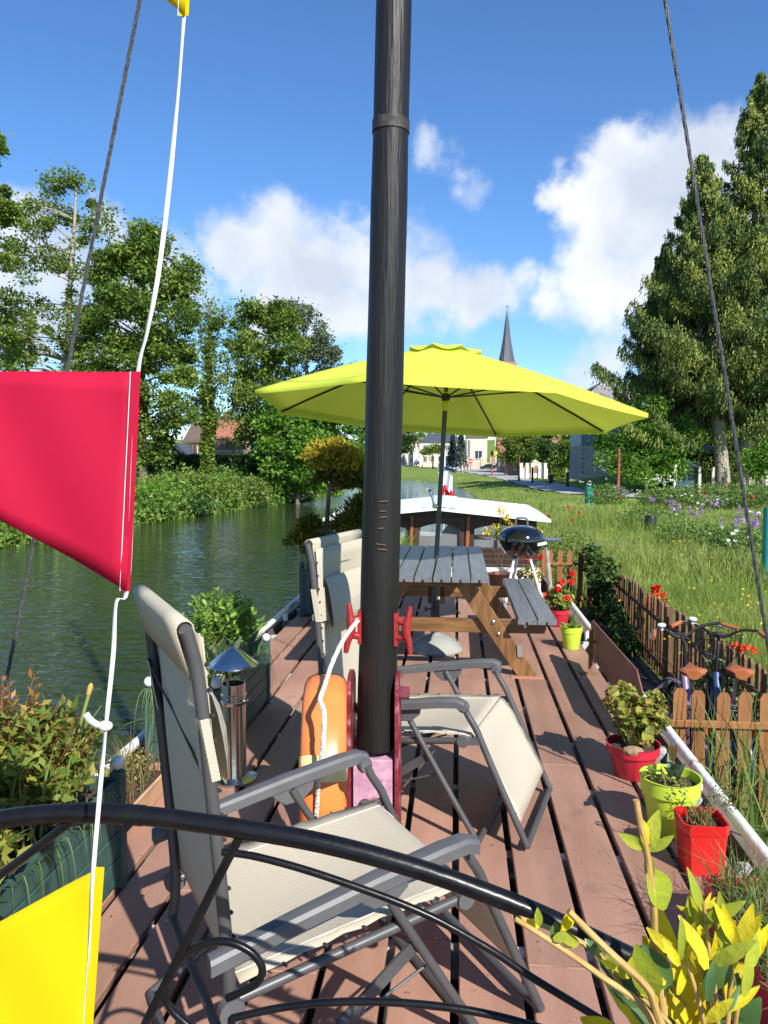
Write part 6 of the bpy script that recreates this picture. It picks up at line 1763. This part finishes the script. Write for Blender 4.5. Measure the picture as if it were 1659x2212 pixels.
def bollard(px, py, Y, r_, h_, label, m, cap=None, group=None, name='bollard'):
    c = at_Y(px, py, Y); g = gz1(c.x, Y)
    t = empty(name, (c.x, Y, g), label, 'bollard', group)
    MB().lathe([(r_, 0), (r_, h_ * .9), (r_ * .9, h_), (.01, h_ * 1.02)], (c.x, Y, g), 12).build('post', m, t, smooth=True)
    if cap: MB().lathe([(r_ * 1.08, h_ * .88), (r_ * 1.1, h_ * .97), (r_ * .9, h_ * 1.03), (.01, h_ * 1.05)], (c.x, Y, g), 12).build('cap', cap, t, smooth=True)
bollard(1405, 1148, 25.5, .19, .55, 'squat black bollard in the meadow grass', blackp)
bollard(1190, 1048, 72, .22, 1.0, 'stout black bollard with yellow cap in the middle of the path', blackp, mat('cap_yellow', (.6, .45, .05), rough=.5))
bollard(1150, 1040, 78, .11, 1.7, 'slim black post at the left edge of the path', blackp)
bollard(1226, 1036, 64, .12, 1.3, 'slim black post on the grass mound right of the path', blackp)
for i, (px, py) in enumerate(((912, 1005), (930, 1006), (945, 1008), (957, 1010), (969, 1012), (980, 1014), (991, 1016), (999, 1018))):
    Y = 182 - i * 6.0
    bollard(px, py, Y, .13, .75, ('first', 'second', 'third', 'fourth', 'fifth', 'sixth', 'seventh', 'eighth')[i] + ' from the left of the small white topped bollards along the far road', mat('bollard_grey', (.3, .3, .3), rough=.6), mat('bollard_cap', (.8, .8, .8), rough=.5), 'white topped bollards along the far road')
def no_entry(px, Y, d_, h_, label):
    c = at_Y(px, 1000, Y); g = gz1(c.x, Y)
    t = empty('no_entry_sign', (c.x, Y, g), label, 'road sign')
    MB().tube([(c.x, Y, g), (c.x, Y, g + h_)], .04, 8).build('pole', mat('sign_pole', (.3, .3, .3), rough=.5), t)
    rx_ = Matrix.Rotation(R(90), 3, 'X')
    MB().lathe([(d_ / 2, -.015), (d_ / 2, .015)], (c.x, Y - .06, g + h_ - d_ * .4), 24, axis=rx_).build('disc', mat('sign_red', (.6, .02, .02), rough=.4), t)
    MB().box((c.x, Y - .085, g + h_ - d_ * .4), (d_ * .72, .008, d_ * .18)).build('bar', mat('sign_white', (.85, .85, .85), rough=.4), t)
no_entry(1016, 148, .85, 2.6, 'round red no entry sign with white bar beside the two walkers')
no_entry(929, 196, .85, 2.6, 'round red no entry sign before the cream house with slate roof')
no_entry(907, 205, .8, 2.8, 'round red no entry sign left of the cream house corner')
for px, Y, lb in ((958, 183, 'left white flagpole before the blue spruces'), (989, 181, 'right white flagpole between the blue spruces')):
    c = at_Y(px, 1000, Y); g = gz1(c.x, Y)
    t = empty('flagpole', (c.x, Y, g), lb, 'flagpole')
    MB().tube([(c.x, Y, g), (c.x, Y, g + 8.2)], [.09, .05], 8).build('pole', mat('pole_white', (.7, .7, .68), rough=.5), t, smooth=True)
    MB().ball((c.x, Y, g + 8.25), .12, 8, 6).build('truck', mat('pole_white', (.7, .7, .68)), t, smooth=True)
# ---- cars
def car(px, Y, L, label, m, rz):
    c = at_Y(px, 1004, Y); g = gz1(c.x, Y) + .13
    t = empty('parked_car', (c.x, Y, g), label, 'car', rz=rz)
    OFF[t] = Vector((0, 0, 0))
    k = L / 4.0
    side = [(-2, .35), (-2, .75), (-1.95, .95), (-1.75, 1.35), (-1.4, 1.45), (-.2, 1.47), (.3, 1.38), (1.0, .95), (1.75, .82), (2, .65), (2, .35), (1.6, .28), (-1.6, .28)]
    body = MB(); W = .85 * k; rows = []
    for y, s_ in ((-1, .93), (-.96, 1), (.96, 1), (1, .93)):
        rows.append([(x * k, y * W * (1 if z < .9 else .86), (.28 + (z - .28) * s_) * k) for x, z in side + side[:1]])
    body.grid(rows)
    for r_ in (rows[0][:-1], rows[-1][:-1]): body.add(r_, [tuple(range(len(side)))])
    body.build('body', m, t, smooth=True, auto=40)
    gl = mat('car_glass', (.02, .025, .03), rough=.08, spec=.7)
    for s in (-1, 1):
        MB().prism([(x * k, s * W * .885, z * k) for x, z in ((-1.55, .98), (-1.45, 1.33), (-.45, 1.38), (-.45, .98))], (0, s * .03, 0)).build('side_window', gl, t)
        MB().prism([(x * k, s * W * .885, z * k) for x, z in ((-.38, .98), (-.38, 1.38), (.2, 1.33), (.8, .98))], (0, s * .03, 0)).build('side_window', gl, t)
    MB().prism([(1.02 * k, -W * .75, .97 * k), (1.02 * k, W * .75, .97 * k), (.36 * k, W * .7, 1.37 * k), (.36 * k, -W * .7, 1.37 * k)], (.03, 0, .03)).build('windscreen', gl, t)
    for x in (-1.25, 1.25):
        for s in (-1, 1):
            w = MB().lathe([(.31 * k, -.1), (.31 * k, .1)], (x * k, s * W * .93, .18 * k), 18, axis=Matrix.Rotation(R(90), 3, 'X')).build('wheel', tyre_m, t, smooth=True)
            MB().lathe([(.19 * k, -.115), (.19 * k, .115)], (x * k, s * W * .93, .18 * k), 12, axis=Matrix.Rotation(R(90), 3, 'X')).build('rim', chrome, w)
    for s in (-1, 1):
        MB().box((1.97 * k, s * W * .7, .68 * k), (.08, .25, .12)).build('headlight', mat('lamp_glass', (.7, .7, .7), rough=.2), t)
        MB().box((-1.97 * k, s * W * .75, .85 * k), (.08, .2, .2)).build('tail_light', mat('tail_red', (.7, .05, .02), rough=.3), t)
car(998, 186, 3.6, 'white hatchback parked before the flagpoles', mat('car_white', (.75, .76, .76), rough=.2, coat=.6), R(8))
car(1053, 168, 3.4, 'dark estate car parked below the church tower', mat('car_dark', (.02, .025, .03), rough=.2, coat=.6), R(185))
car(903, 214, 3.8, 'small blue grey car far down the road by the row houses', mat('car_blue', (.08, .11, .16), rough=.25, coat=.5), R(80))
car(920, 212, 3.8, 'dark red car parked before the far row houses', mat('car_red', (.35, .03, .04), rough=.25, coat=.5), R(20))
# ---- two walkers
def person(px, Y, top, leg, skin, label, step):
    c = at_Y(px, 1010, Y); g = gz1(c.x, Y) + .1
    t = empty('person', (c.x, Y, g), label, 'person')
    OFF[t] = Vector((0, 0, 0))
    vs = [(0, 0, .95), (0, 0, 1.2), (0, 0, 1.42), (0, 0, 1.52), (0, -.02, 1.63), (0, 0, 1.72),
          (.09, 0, .9), (.10, step * .5, .5), (.10, step, .06), (-.09, 0, .9), (-.10, -step * .4, .5), (-.10, -step, .06),
          (.2, 0, 1.40), (.26, -step * .3, 1.12), (.25, -step * .6, .88), (-.2, 0, 1.40), (-.26, step * .3, 1.12), (-.25, step * .6, .88), (.10, step - .12, .03), (-.10, -step - .12, .03)]
    es = [(0, 1), (1, 2), (2, 3), (3, 4), (4, 5), (0, 6), (6, 7), (7, 8), (0, 9), (9, 10), (10, 11), (2, 12), (12, 13), (13, 14), (2, 15), (15, 16), (16, 17), (8, 18), (11, 19)]
    rr = [.15, .15, .16, .06, .10, .08, .10, .07, .05, .10, .07, .05, .07, .05, .04, .07, .05, .04, .04, .04]
    me = bpy.data.meshes.new('body'); me.from_pydata(vs, es, [])
    o = link('body', me, [skin, top, leg], t)
    o.modifiers.new('skin', 'SKIN'); o.modifiers.new('sub', 'SUBSURF').levels = 1
    for i, sv in enumerate(me.skin_vertices[0].data): sv.radius = (rr[i], rr[i]); sv.use_root = (i == 0)
    dg = bpy.context.evaluated_depsgraph_get()
    m2 = bpy.data.meshes.new_from_object(o.evaluated_get(dg))
    o.modifiers.clear(); o.data = m2
    m2.materials.clear()
    for x in (skin, top, leg): m2.materials.append(x)
    for p in m2.polygons:
        z = p.center.z; ax_ = abs(p.center.x)
        p.material_index = 0 if z > 1.5 or (ax_ > .2 and z < 1.0) else (1 if z > .92 else 2); p.use_smooth = True
    MB().ball((0, .02, 1.70), .105, 10, 7).build('hair', mat('hair_brown', (.05, .03, .02), rough=.6), t, smooth=True)
    return t
skin_m = mat('skin', (.5, .3, .22), rough=.5)
person(1003, 158, mat('jacket_grey', (.12, .11, .13), rough=.8), mat('trousers_dark', (.04, .04, .06), rough=.8), skin_m, 'walker in grey jacket and dark trousers, left of the pair on the road', .18)
person(1010, 159, mat('jacket_brown', (.18, .09, .07), rough=.8), mat('trousers_blue', (.06, .08, .14), rough=.8), skin_m, 'walker in brown jacket and blue trousers, right of the pair on the road', -.16)
# ================================================================ buildings
slate = mat('roof_slate', (.055, .065, .085), (.085, .095, .115), scale=2, stretch=(1, 1, 6), rough=.5, bump=.3, bscale=6)
tile_red = mat('roof_tile_red', (.26, .10, .06), (.34, .15, .09), scale=2, stretch=(1, 1, 5), rough=.85, bump=.3, bscale=6)
tile_brown = mat('roof_tile_brown', (.10, .07, .055), (.14, .10, .08), scale=2, stretch=(1, 1, 5), rough=.85, bump=.3, bscale=6)
cream = mat('render_cream', (.64, .57, .40), (.70, .63, .46), scale=1, rough=.9)
cream_w = mat('render_white', (.72, .70, .64), (.66, .63, .56), scale=1, rough=.9)
def brick_mat(name, c1, c2, cm, sx=1.0):
    def ex(n, l, b):
        tcn = n.new('ShaderNodeTexCoord'); mp = n.new('ShaderNodeMapping'); mp.inputs['Rotation'].default_value = (R(90), 0, 0)
        l.new(tcn.outputs['Object'], mp.inputs['Vector'])
        br = n.new('ShaderNodeTexBrick'); br.inputs['Scale'].default_value = 3.2 * sx
        br.inputs['Color1'].default_value = (*c1, 1); br.inputs['Color2'].default_value = (*c2, 1); br.inputs['Mortar'].default_value = (*cm, 1)
        br.inputs['Mortar Size'].default_value = .02
        l.new(mp.outputs[0], br.inputs['Vector']); l.new(br.outputs['Color'], b.inputs['Base Color'])
    return mat(name, c1, rough=.9, extra=ex)
brick = brick_mat('wall_brick', (.27, .13, .09), (.34, .18, .13), (.38, .32, .26))
brick_pale = brick_mat('wall_brick_pale', (.40, .27, .20), (.46, .32, .24), (.45, .38, .31))
frame_w = mat('window_frame_white', (.72, .72, .70), rough=.5)
frame_b = mat('shutter_brown', (.26, .14, .06), rough=.6)
glass_d = mat('window_dark', (.03, .04, .05), rough=.08, spec=.7)
def house(name, label, px0, px1, Y, depth, z_eave, z_ridge, wall_m, roof_m, windows=(), gable_front=False, hip=0, chimney=None, over=.25, cat='house', base=None, doors=()):
    """front face spans px0..px1 at distance Y; windows (u0,u1,z0,z1,frame) with u along the front in metres"""
    x0, x1 = at_Y(px0, 1000, Y).x, at_Y(px1, 1000, Y).x
    g = min(gz1(x0, Y), gz1(x1, Y)) if base is None else base
    t = empty(name, ((x0 + x1) / 2, Y, g), label, cat)
    w = x1 - x0; y1 = Y + depth
    mb = MB()
    if gable_front:
        xm = (x0 + x1) / 2
        mb.prism([(x0, Y, g - .3), (x1, Y, g - .3), (x1, Y, z_eave), (xm, Y, z_ridge), (x0, Y, z_eave)], (0, depth, 0))
    else:
        ym = Y + depth / 2
        mb.prism([(x0, Y, g - .3), (x0, y1, g - .3), (x0, y1, z_eave), (x0, ym, z_ridge - .06 if not hip else z_eave + .01), (x0, Y, z_eave)], (w, 0, 0))
    mb.build('wall', wall_m, t)
    th = .18; rf_ = MB()
    if gable_front:
        xm = (x0 + x1) / 2
        for xa, s in ((x0, -1), (x1, 1)):
            dz = (z_ridge - z_eave) / (w / 2) * over
            rf_.prism([(xa + s * over, Y - over, z_eave - dz + .02), (xm, Y - over, z_ridge + .02), (xm, Y - over, z_ridge + .02 + th), (xa + s * over, Y - over, z_eave - dz + .02 + th)], (0, depth + 2 * over, 0))
        rfo = rf_.build('roof', roof_m, t)
    else:
        ym = Y + depth / 2; xi0, xi1 = x0 - over + hip, x1 + over - hip
        dz = (z_ridge - z_eave) / (depth / 2) * over
        zb = z_eave - dz + .03
        vs = [(x0 - over, Y - over, zb), (x1 + over, Y - over, zb), (x1 + over, y1 + over, zb), (x0 - over, y1 + over, zb), (xi0, ym, z_ridge + .03), (xi1, ym, z_ridge + .03)]
        vs2 = [(a, b, c + th) for a, b, c in vs]
        rf_.add(vs2, [(0, 1, 5, 4), (2, 3, 4, 5), (1, 2, 5), (3, 0, 4)])
        rf_.add(vs + vs2, [(0, 1, 7, 6), (1, 2, 8, 7), (2, 3, 9, 8), (3, 0, 6, 9), (0, 4, 5, 1), (2, 5, 4, 3)])
        rfo = rf_.build('roof', roof_m, t, fix=False)
    if chimney:
        for u, hh in chimney:
            cx_ = x0 + w * u
            MB().box((cx_, Y + depth / 2, z_ridge + hh / 2 - .2), (.7, .5, hh)).build('chimney', brick, rfo)
    for wd in windows:
        u0, u1, z0, z1, fm = wd
        cx_, cz = x0 + (u0 + u1) / 2, (z0 + z1) / 2
        f = MB()
        fw = .08
        for zz in (z0, z1): f.box((cx_, Y - .03, zz), (u1 - u0 + fw, .10, fw))
        for xx in (x0 + u0, x0 + u1, cx_): f.box((xx, Y - .032, cz), (fw, .095, z1 - z0 - fw))
        fo_ = f.build('window', fm, t)
        MB().box((cx_, Y - .012, cz), (u1 - u0, .02, z1 - z0)).build('pane', glass_d, fo_)
        MB().box((cx_, Y - .08, z0 - .09), (u1 - u0 + .3, .22, .08)).build('sill', cream_w, fo_)
    for (u0, u1, z1, dm) in doors:
        MB().box((x0 + (u0 + u1) / 2, Y - .03, (g + z1) / 2), (u1 - u0, .08, z1 - g)).build('door', dm, t)
    return t
# left bank: long brick house with red roof, white house, shed
x0_ = at_Y(432, 960, 72).x
house('brick_house', 'long pale brick house with red tiled roof seen between the left bank trees', 455, 555, 72, 6, 3.75, 5.6, brick_pale, tile_red,
      [(u, u + .75, 2.55, 3.45, frame_w if k == 3 else frame_b) for k, u in enumerate((.5, 1.5, 2.4, 3.9))], chimney=[(.2, 1.0)])
house('white_house', 'white rendered house with brown doors beside the left brick house', 402, 452, 73, 5, 3.4, 5.0, cream_w, tile_brown, [(.3, 1.1, 2.0, 3.1, frame_b), (1.3, 1.9, 2.0, 3.1, frame_b)])
house('garden_shed', 'dark gabled garden shed behind the left bank hedge', 345, 402, 65, 3, 1.9, 2.9, mat('shed_dark', (.05, .05, .055), (.075, .07, .07), scale=4, stretch=(1, 1, 8), rough=.8), slate, gable_front=True, cat='shed', doors=[(.8, 1.5, 1.6, frame_b)])
gw0, gw1 = at_Y(440, 980, 66).x, at_Y(560, 980, 66).x
gw = empty('garden_wall', ((gw0 + gw1) / 2, 66, 0), 'pale concrete block garden wall below the left brick house', 'wall')
MB().box(((gw0 + gw1) / 2, 66, .9), (gw1 - gw0, .2, 2.4)).build('wall_face', brick_mat('block_pale', (.42, .40, .36), (.48, .46, .42), (.35, .33, .3), .5), gw)
MB().box(((gw0 + gw1) / 2, 66, 2.13), (gw1 - gw0 + .1, .3, .08)).build('coping', mat('concrete', (.42, .41, .38)), gw)
# village across the river bend
house('cream_house', 'cream rendered house with hipped slate roof at the end of the road', 906, 1002, 196, 10, 6.2, 8.3, cream, slate, [(1.0 + 1.9 * k, 1.9 + 1.9 * k, z, z + 1.5, frame_w) for k in range(5) for z in (1.2, 4.0)], hip=3.0, doors=[(5.2, 6.2, 2.4, frame_b)])
house('gabled_house', 'cream gabled building with large windows beside the church', 1008, 1052, 182, 10, 7.0, 10.5, cream, tile_brown, [(1.9, 3.6, 2.0, 3.9, frame_w), (.2, .9, 2.2, 6.4, frame_w)], gable_front=False, chimney=[(.8, 1.2)])
house('row_house', 'cream row house with brown tiled roof at the far left end of the street', 882, 897, 226, 9, 5.0, 8.0, cream, tile_red, [(.5, 1.2, 1.0, 2.4, frame_w), (.5, 1.2, 3.2, 4.4, frame_w)], gable_front=True)
house('row_house', 'white gabled row house next to the cream house corner', 893, 907, 220, 9, 4.2, 7.0, cream_w, tile_red, [(.6, 1.2, 1.0, 2.2, frame_w)], gable_front=True)
house('far_house', 'far white house partly hidden behind the mast', 862, 880, 240, 9, 4.2, 7.2, cream_w, slate, [(.8, 1.6, 1.0, 2.4, frame_w)])
house('red_roof_house', 'brick house with steep orange red roof behind the garden tree', 1078, 1118, 146, 9, 3.2, 7.0, brick, tile_red, [(.8, 1.6, .6, 2.0, frame_w), (2.2, 3.0, .6, 2.0, frame_w)])
house('brick_hut', 'small flat roofed brick hut beside the white fence', 1093, 1120, 119, 4, 1.75, 1.95, brick, slate, [(1.2, 1.8, .2, 1.1, frame_w)], cat='hut', over=.3)
house('village_house', 'house with orange tiled roof glimpsed under the right side of the parasol', 1150, 1225, 135, 9, 4.2, 7.4, cream, tile_red, [(1.5, 2.4, 1.0, 2.3, frame_w)])
# church
Yc = 190
cx0, cx1 = at_Y(1066, 1000, Yc).x, at_Y(1121, 1000, Yc).x
cxm = at_Y(1093, 1000, Yc).x
gch = gz1(cxm, Yc)
ch_ = empty('church', (cxm, Yc, gch), 'brick church with pale buttresses and tall slate spire above the parasol', 'church')
tw_ = 2.25
ztop = at_Y(1093, 782, Yc).z; zsp = at_Y(1091, 668, Yc).z
MB().box((cxm, Yc + 2, (gch + ztop) / 2), (tw_ * 2, tw_ * 2, ztop - gch)).build('tower', brick, ch_)
MB().box((cxm + 6.5, Yc + 4, gch + 6), (9, 8, 12)).build('nave', brick, ch_)
MB().prism([(cxm + 2.0, Yc - .3, gch + 12), (cxm + 11.3, Yc - .3, gch + 12), (cxm + 6.6, Yc - .3, gch + 17)], (0, 8.6, 0)).build('nave_roof', slate, ch_)
for s in (-1, 1):
    for z, w in ((gch + 4, 1.1), (gch + 10, .9), (gch + 16, .7)):
        MB().box((cxm + s * 2.2, Yc - .4, z), (w, 1.0, 6)).build('buttress', mat('church_stone', (.46, .42, .34), (.52, .48, .4), scale=2, rough=.9), ch_)
for k in range(3):
    f = MB().prism([(cxm + 3.6 + k * 2.6 + a, Yc - .02, z) for a, z in ((-.55, gch + 4), (.55, gch + 4), (.55, gch + 8.5), (.3, gch + 9.3), (0, gch + 9.7), (-.3, gch + 9.3), (-.55, gch + 8.5))], (0, -.12, 0)).build('window', mat('church_stone', (.46, .42, .34)), ch_)
    MB().prism([(cxm + 3.6 + k * 2.6 + a, Yc - .15, z) for a, z in ((-.4, gch + 4.2), (.4, gch + 4.2), (.4, gch + 8.4), (0, gch + 9.4), (-.4, gch + 8.4))], (0, -.03, 0)).build('pane', glass_d, f)
f = MB().prism([(cxm + a, Yc - .26, z) for a, z in ((-.7, ztop - 5), (.7, ztop - 5), (.7, ztop - 2.6), (0, ztop - 1.6), (-.7, ztop - 2.6))], (0, -.05, 0)).build('belfry_louvre', frame_b, ch_)
spv = MB().lathe([(2.35, ztop), (2.1, ztop + .5), (1.7, ztop + 2.2), (1.0, ztop + 6.0), (.4, ztop + (zsp - ztop) * .86), (.06, zsp)], (cxm, Yc + 2, 0), 8, axis=Matrix.Rotation(R(22.5), 3, 'Z')).build('spire', slate, ch_)
MB().tube([(cxm, Yc + 2, zsp), (cxm, Yc + 2, zsp + 1.5)], .06, 6).tube([(cxm - .45, Yc + 2, zsp + 1.0), (cxm + .45, Yc + 2, zsp + 1.0)], .05, 6).build('cross', blackp, spv)
for s in (-1, 1):
    MB().prism([(cxm + s * 1.05 - .35, Yc + .6, ztop + .9), (cxm + s * 1.05 + .35, Yc + .6, ztop + .9), (cxm + s * 1.05, Yc + .6, ztop + 2.2)], (0, .9, 0)).build('spire_dormer', slate, spv)
# low wall with gate piers before the gabled house
Yw = 172
lw = empty('forecourt_wall', (at_Y(1030, 1000, Yw).x, Yw, gz1(at_Y(1030, 1000, Yw).x, Yw)), 'stone forecourt wall with piers and iron railing before the gabled building', 'wall')
xa, xb = at_Y(1000, 1000, Yw).x, at_Y(1062, 1000, Yw).x; gl_ = gz1(xa, Yw)
stone_p = mat('pier_stone', (.44, .37, .28), (.52, .45, .35), scale=3, rough=.9)
MB().box(((xa + xb) / 2, Yw, gl_ + .8), (xb - xa, .4, 1.6)).build('wall_face', stone_p, lw)
for k in range(4):
    MB().box((xa + (xb - xa) * k / 3, Yw - .05, gl_ + 1.4), (.7, .7, 2.8)).build('pier', stone_p, lw, bevel=.03)
for k in range(22):
    xx = xa + .6 + (xb - xa - 1.2) * k / 21
    MB().tube([(xx, Yw, gl_ + 1.6), (xx, Yw, gl_ + 2.6)], .03, 5).build('railing_bar', blackp, lw)
# white fence with piers by the path
Yf = 101
wf = empty('white_garden_wall', (at_Y(1155, 1000, Yf).x, Yf, gz1(at_Y(1155, 1000, Yf).x, Yf)), 'white garden wall with tall piers and brown panels beside the path', 'wall')
xa, xb = at_Y(1124, 1000, Yf).x, at_Y(1190, 1000, Yf).x; gl_ = gz1(xa, Yf)
MB().box(((xa + xb) / 2, Yf + .2, gl_ + .7), (xb - xa, .2, 1.4)).build('wall_face', cream_w, wf)
for px in (1126, 1139, 1150, 1166, 1178, 1190):
    xx = at_Y(px, 1000, Yf).x
    pr_ = MB().box((xx, Yf, gl_ + 1.0), (.36, .36, 2.0)).build('pier', cream_w, wf)
    MB().box((xx, Yf, gl_ + 2.04), (.46, .46, .08)).build('pier_cap', cream_w, pr_)
for p0, p1 in ((1139, 1150), (1151, 1165)):
    xx0, xx1 = at_Y(p0, 1000, Yf).x, at_Y(p1, 1000, Yf).x
    MB().box(((xx0 + xx1) / 2, Yf + .05, gl_ + 1.3), (xx1 - xx0 - .4, .06, .9)).build('panel', frame_b, wf)
MB().box((at_Y(1172, 1000, Yf).x, Yf + .05, gl_ + .9), (.7, .06, 1.7)).build('garden_door', mat('door_slate', (.08, .11, .13), rough=.5), wf)
a, b_ = at_Y(1190, 1000, 96), at_Y(1222, 1000, 96)
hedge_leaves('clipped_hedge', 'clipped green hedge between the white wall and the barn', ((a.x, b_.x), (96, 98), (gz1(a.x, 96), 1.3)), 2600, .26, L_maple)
# barn
Yb = 74
bx0, bx1 = at_Y(1256, 1000, Yb).x, at_Y(1350, 1000, Yb).x; gb = gz1(bx0, Yb)
bn_ = empty('barn', ((bx0 + bx1) / 2, Yb, gb), 'barn with concrete block wall, blue metal cladding and grey corrugated roof behind the hazel', 'barn')
zmid = at_Y(1280, 962, Yb).z; zev = at_Y(1280, 868, Yb).z; zrd = at_Y(1300, 831, Yb).z
bh = .22; nb = int((zmid - gb) / bh)
blk = mat('concrete_block', (.40, .38, .34), (.48, .46, .41), scale=4, rough=.9, bump=.2, rand=.08)
MB().box(((bx0 + bx1) / 2, Yb + 4, (gb + zmid) / 2), (bx1 - bx0 - .06, 7.9, zmid - gb)).build('block_core', mat('mortar', (.3, .28, .25), rough=.9), bn_)
bme = None
for r_ in range(nb):
    for k in range(int((bx1 - bx0) / .52)):
        xx = bx0 + .26 + k * .52 + (.26 if r_ % 2 else 0)
        if xx + .25 > bx1: continue
        if bme is None:
            o = MB().box((0, 0, 0), (.50, .10, bh - .02)).build('block', blk, None, bevel=.008, seg=1); bme = o.data; o.parent = bn_
        else:
            o = bpy.data.objects.new('block', bme); COL.objects.link(o); o.parent = bn_
        o.location = Vector((xx, Yb + .02, gb + bh * (r_ + .5))) - OFF[bn_]
metal_b = mat('cladding_blue', (.14, .20, .28), (.17, .23, .31), scale=2, rough=.5)
cm_ = MB(); rows = [[], []]
nx = 80
for i in range(nx + 1):
    xx = bx0 - .05 + (bx1 - bx0 + .1) * i / nx; yy = Yb - .06 + .03 * math.sin(i * 1.57)
    rows[0].append((xx, yy, zmid)); rows[1].append((xx, yy, zev))
cm_.grid(rows); cm_.build('cladding', metal_b, bn_, fix=False)
MB().box(((bx0 + bx1) / 2, Yb + 4, (zmid + zev) / 2), (bx1 - bx0 - .1, 7.8, zev - zmid)).build('upper_core', metal_b, bn_)
xm = at_Y(1290, 1000, Yb).x
gabl = [(bx0 + .4, Yb - .1, zev), (bx1 + 3, Yb - .1, zev), (bx1 + 3, Yb - .1, zrd), (xm, Yb - .1, zrd)]
MB().prism([(bx0 - .3, Yb - .3, zev - .05), (xm, Yb - .3, zrd), (xm, Yb - .3, zrd + .15), (bx0 - .4, Yb - .3, zev + .1)], (0, 9, 0)).build('roof_slope', mat('cladding_dark', (.09, .10, .11), rough=.6), bn_)
rows = []
for j in range(2):
    rows.append([(xm + (bx1 + 4 - xm) * i / 60, Yb - .35 if j == 0 else Yb - .35 + .0, (zrd if j else zev - .1) + .05 * math.sin(i * 1.57)) for i in range(61)])
MB().prism([(xm, Yb - .3, zev - .1), (bx1 + 3.5, Yb - .3, zev - .1), (bx1 + 3.5, Yb + 3.5, zrd), (xm, Yb + 3.5, zrd)], (0, .1, .12)).build('roof', mat('corrugated_grey', (.20, .19, .19), (.28, .265, .26), scale=1.5, stretch=(9, 1, 1), rough=.8, bump=.5, bscale=6), bn_)
# hedge and blue gate with concrete posts
a, b_ = at_Y(1432, 1000, 56.5), at_Y(1600, 1000, 56.5)
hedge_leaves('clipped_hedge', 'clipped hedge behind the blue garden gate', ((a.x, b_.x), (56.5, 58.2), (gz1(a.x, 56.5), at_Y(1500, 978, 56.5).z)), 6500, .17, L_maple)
Yg = 54.5
gx0, gx1 = at_Y(1462, 1000, Yg).x, at_Y(1509, 1000, Yg).x; gg = gz1(gx0, Yg)
gate = empty('garden_gate', ((gx0 + gx1) / 2, Yg, gg), 'blue iron garden gate with solid lower panel in front of the hedge', 'gate')
gblue = mat('gate_blue', (.03, .075, .11), (.04, .09, .13), scale=5, rough=.5)
gm_ = (gx0 + gx1) / 2
for s, (xa, xb) in enumerate(((gx0 + .04, gm_ - .02), (gm_ + .02, gx1 - .04))):
    MB().box(((xa + xb) / 2, Yg, gg + .45), (xb - xa, .05, .85)).build('lower_panel', gblue, gate)
    for xx in (xa, xb): MB().box((xx, Yg, gg + 1.1), (.05, .06, 2.1 if (xx in (gx0 + .04, gx1 - .04)) else 2.3)).build('stile', gblue, gate)
    MB().tube(smooth_path([(xa if s == 0 else xb, Yg, gg + 1.75), ((xa + xb) / 2, Yg, gg + 2.0), (xb if s == 0 else xa, Yg, gg + 2.3)], 4), .03, 6).build('top_rail', gblue, gate)
    for k in range(1, 7):
        xx = xa + (xb - xa) * k / 7; MB().tube([(xx, Yg, gg + .87), (xx, Yg, gg + 2.0)], .014, 5).build('bar', gblue, gate)
    MB().tube([(xa, Yg, gg + 1.1), (xb, Yg, gg + 1.1)], .018, 5).build('mid_rail', gblue, gate)
conc = mat('concrete_post', (.50, .47, .39), (.58, .55, .46), scale=6, rough=.9)
for px, lb in ((1459, 'pale concrete fence post left of the blue gate'), (1512, 'pale concrete fence post right of the blue gate'), (1541, 'pale concrete fence post between the gate and the thuja trunk'), (1568, 'pale concrete fence post before the left thuja trunk'), (1616, 'bright concrete fence post right of the thuja trunks'), (1657, 'concrete fence post at the right frame edge')):
    xx = at_Y(px, 1000, Yg - .3).x; g = gz1(xx, Yg)
    t = empty('fence_post', (xx, Yg - .3, g), lb, 'post', 'concrete fence posts beside the blue gate')
    MB().box((xx, Yg - .3, g + .98), (.20, .16, 1.96), taper=.85).build('post', conc, t, bevel=.015)
    if px == 1657: MB().bar((xx, Yg - .3, g + 1.6), (xx - 1.3, Yg - .3, g), .1, .1).build('strut', conc, t)
# tarpaulin over a stack behind the hedge
c = at_Y(1512, 972, 62)
tp_e = empty('tarpaulin', (c.x, 62, gz1(c.x, 62)), 'pale turquoise tarpaulin over a heap behind the hedge', 'tarpaulin')
rows = []
for i in range(9):
    v = i / 8 * 2 - 1
    rows.append([(c.x + 1.9 * u, 62 + 1.2 * v, c.z + .25 * (1 - u * u) - .3 * abs(v) ** 2 + .12 * math.sin(u * 9 + v * 4)) for u in np.linspace(-1, 1, 21)])
MB().grid(rows).build('sheet', mat('tarp_teal', (.30, .52, .48), (.42, .60, .56), scale=3, rough=.5), tp_e, smooth=True, fix=False)
MB().box((c.x, 62, (c.z + gz1(c.x, 62)) / 2 - .1), (3.4, 2.0, c.z - gz1(c.x, 62) - .1)).build('heap', frame_b, tp_e)
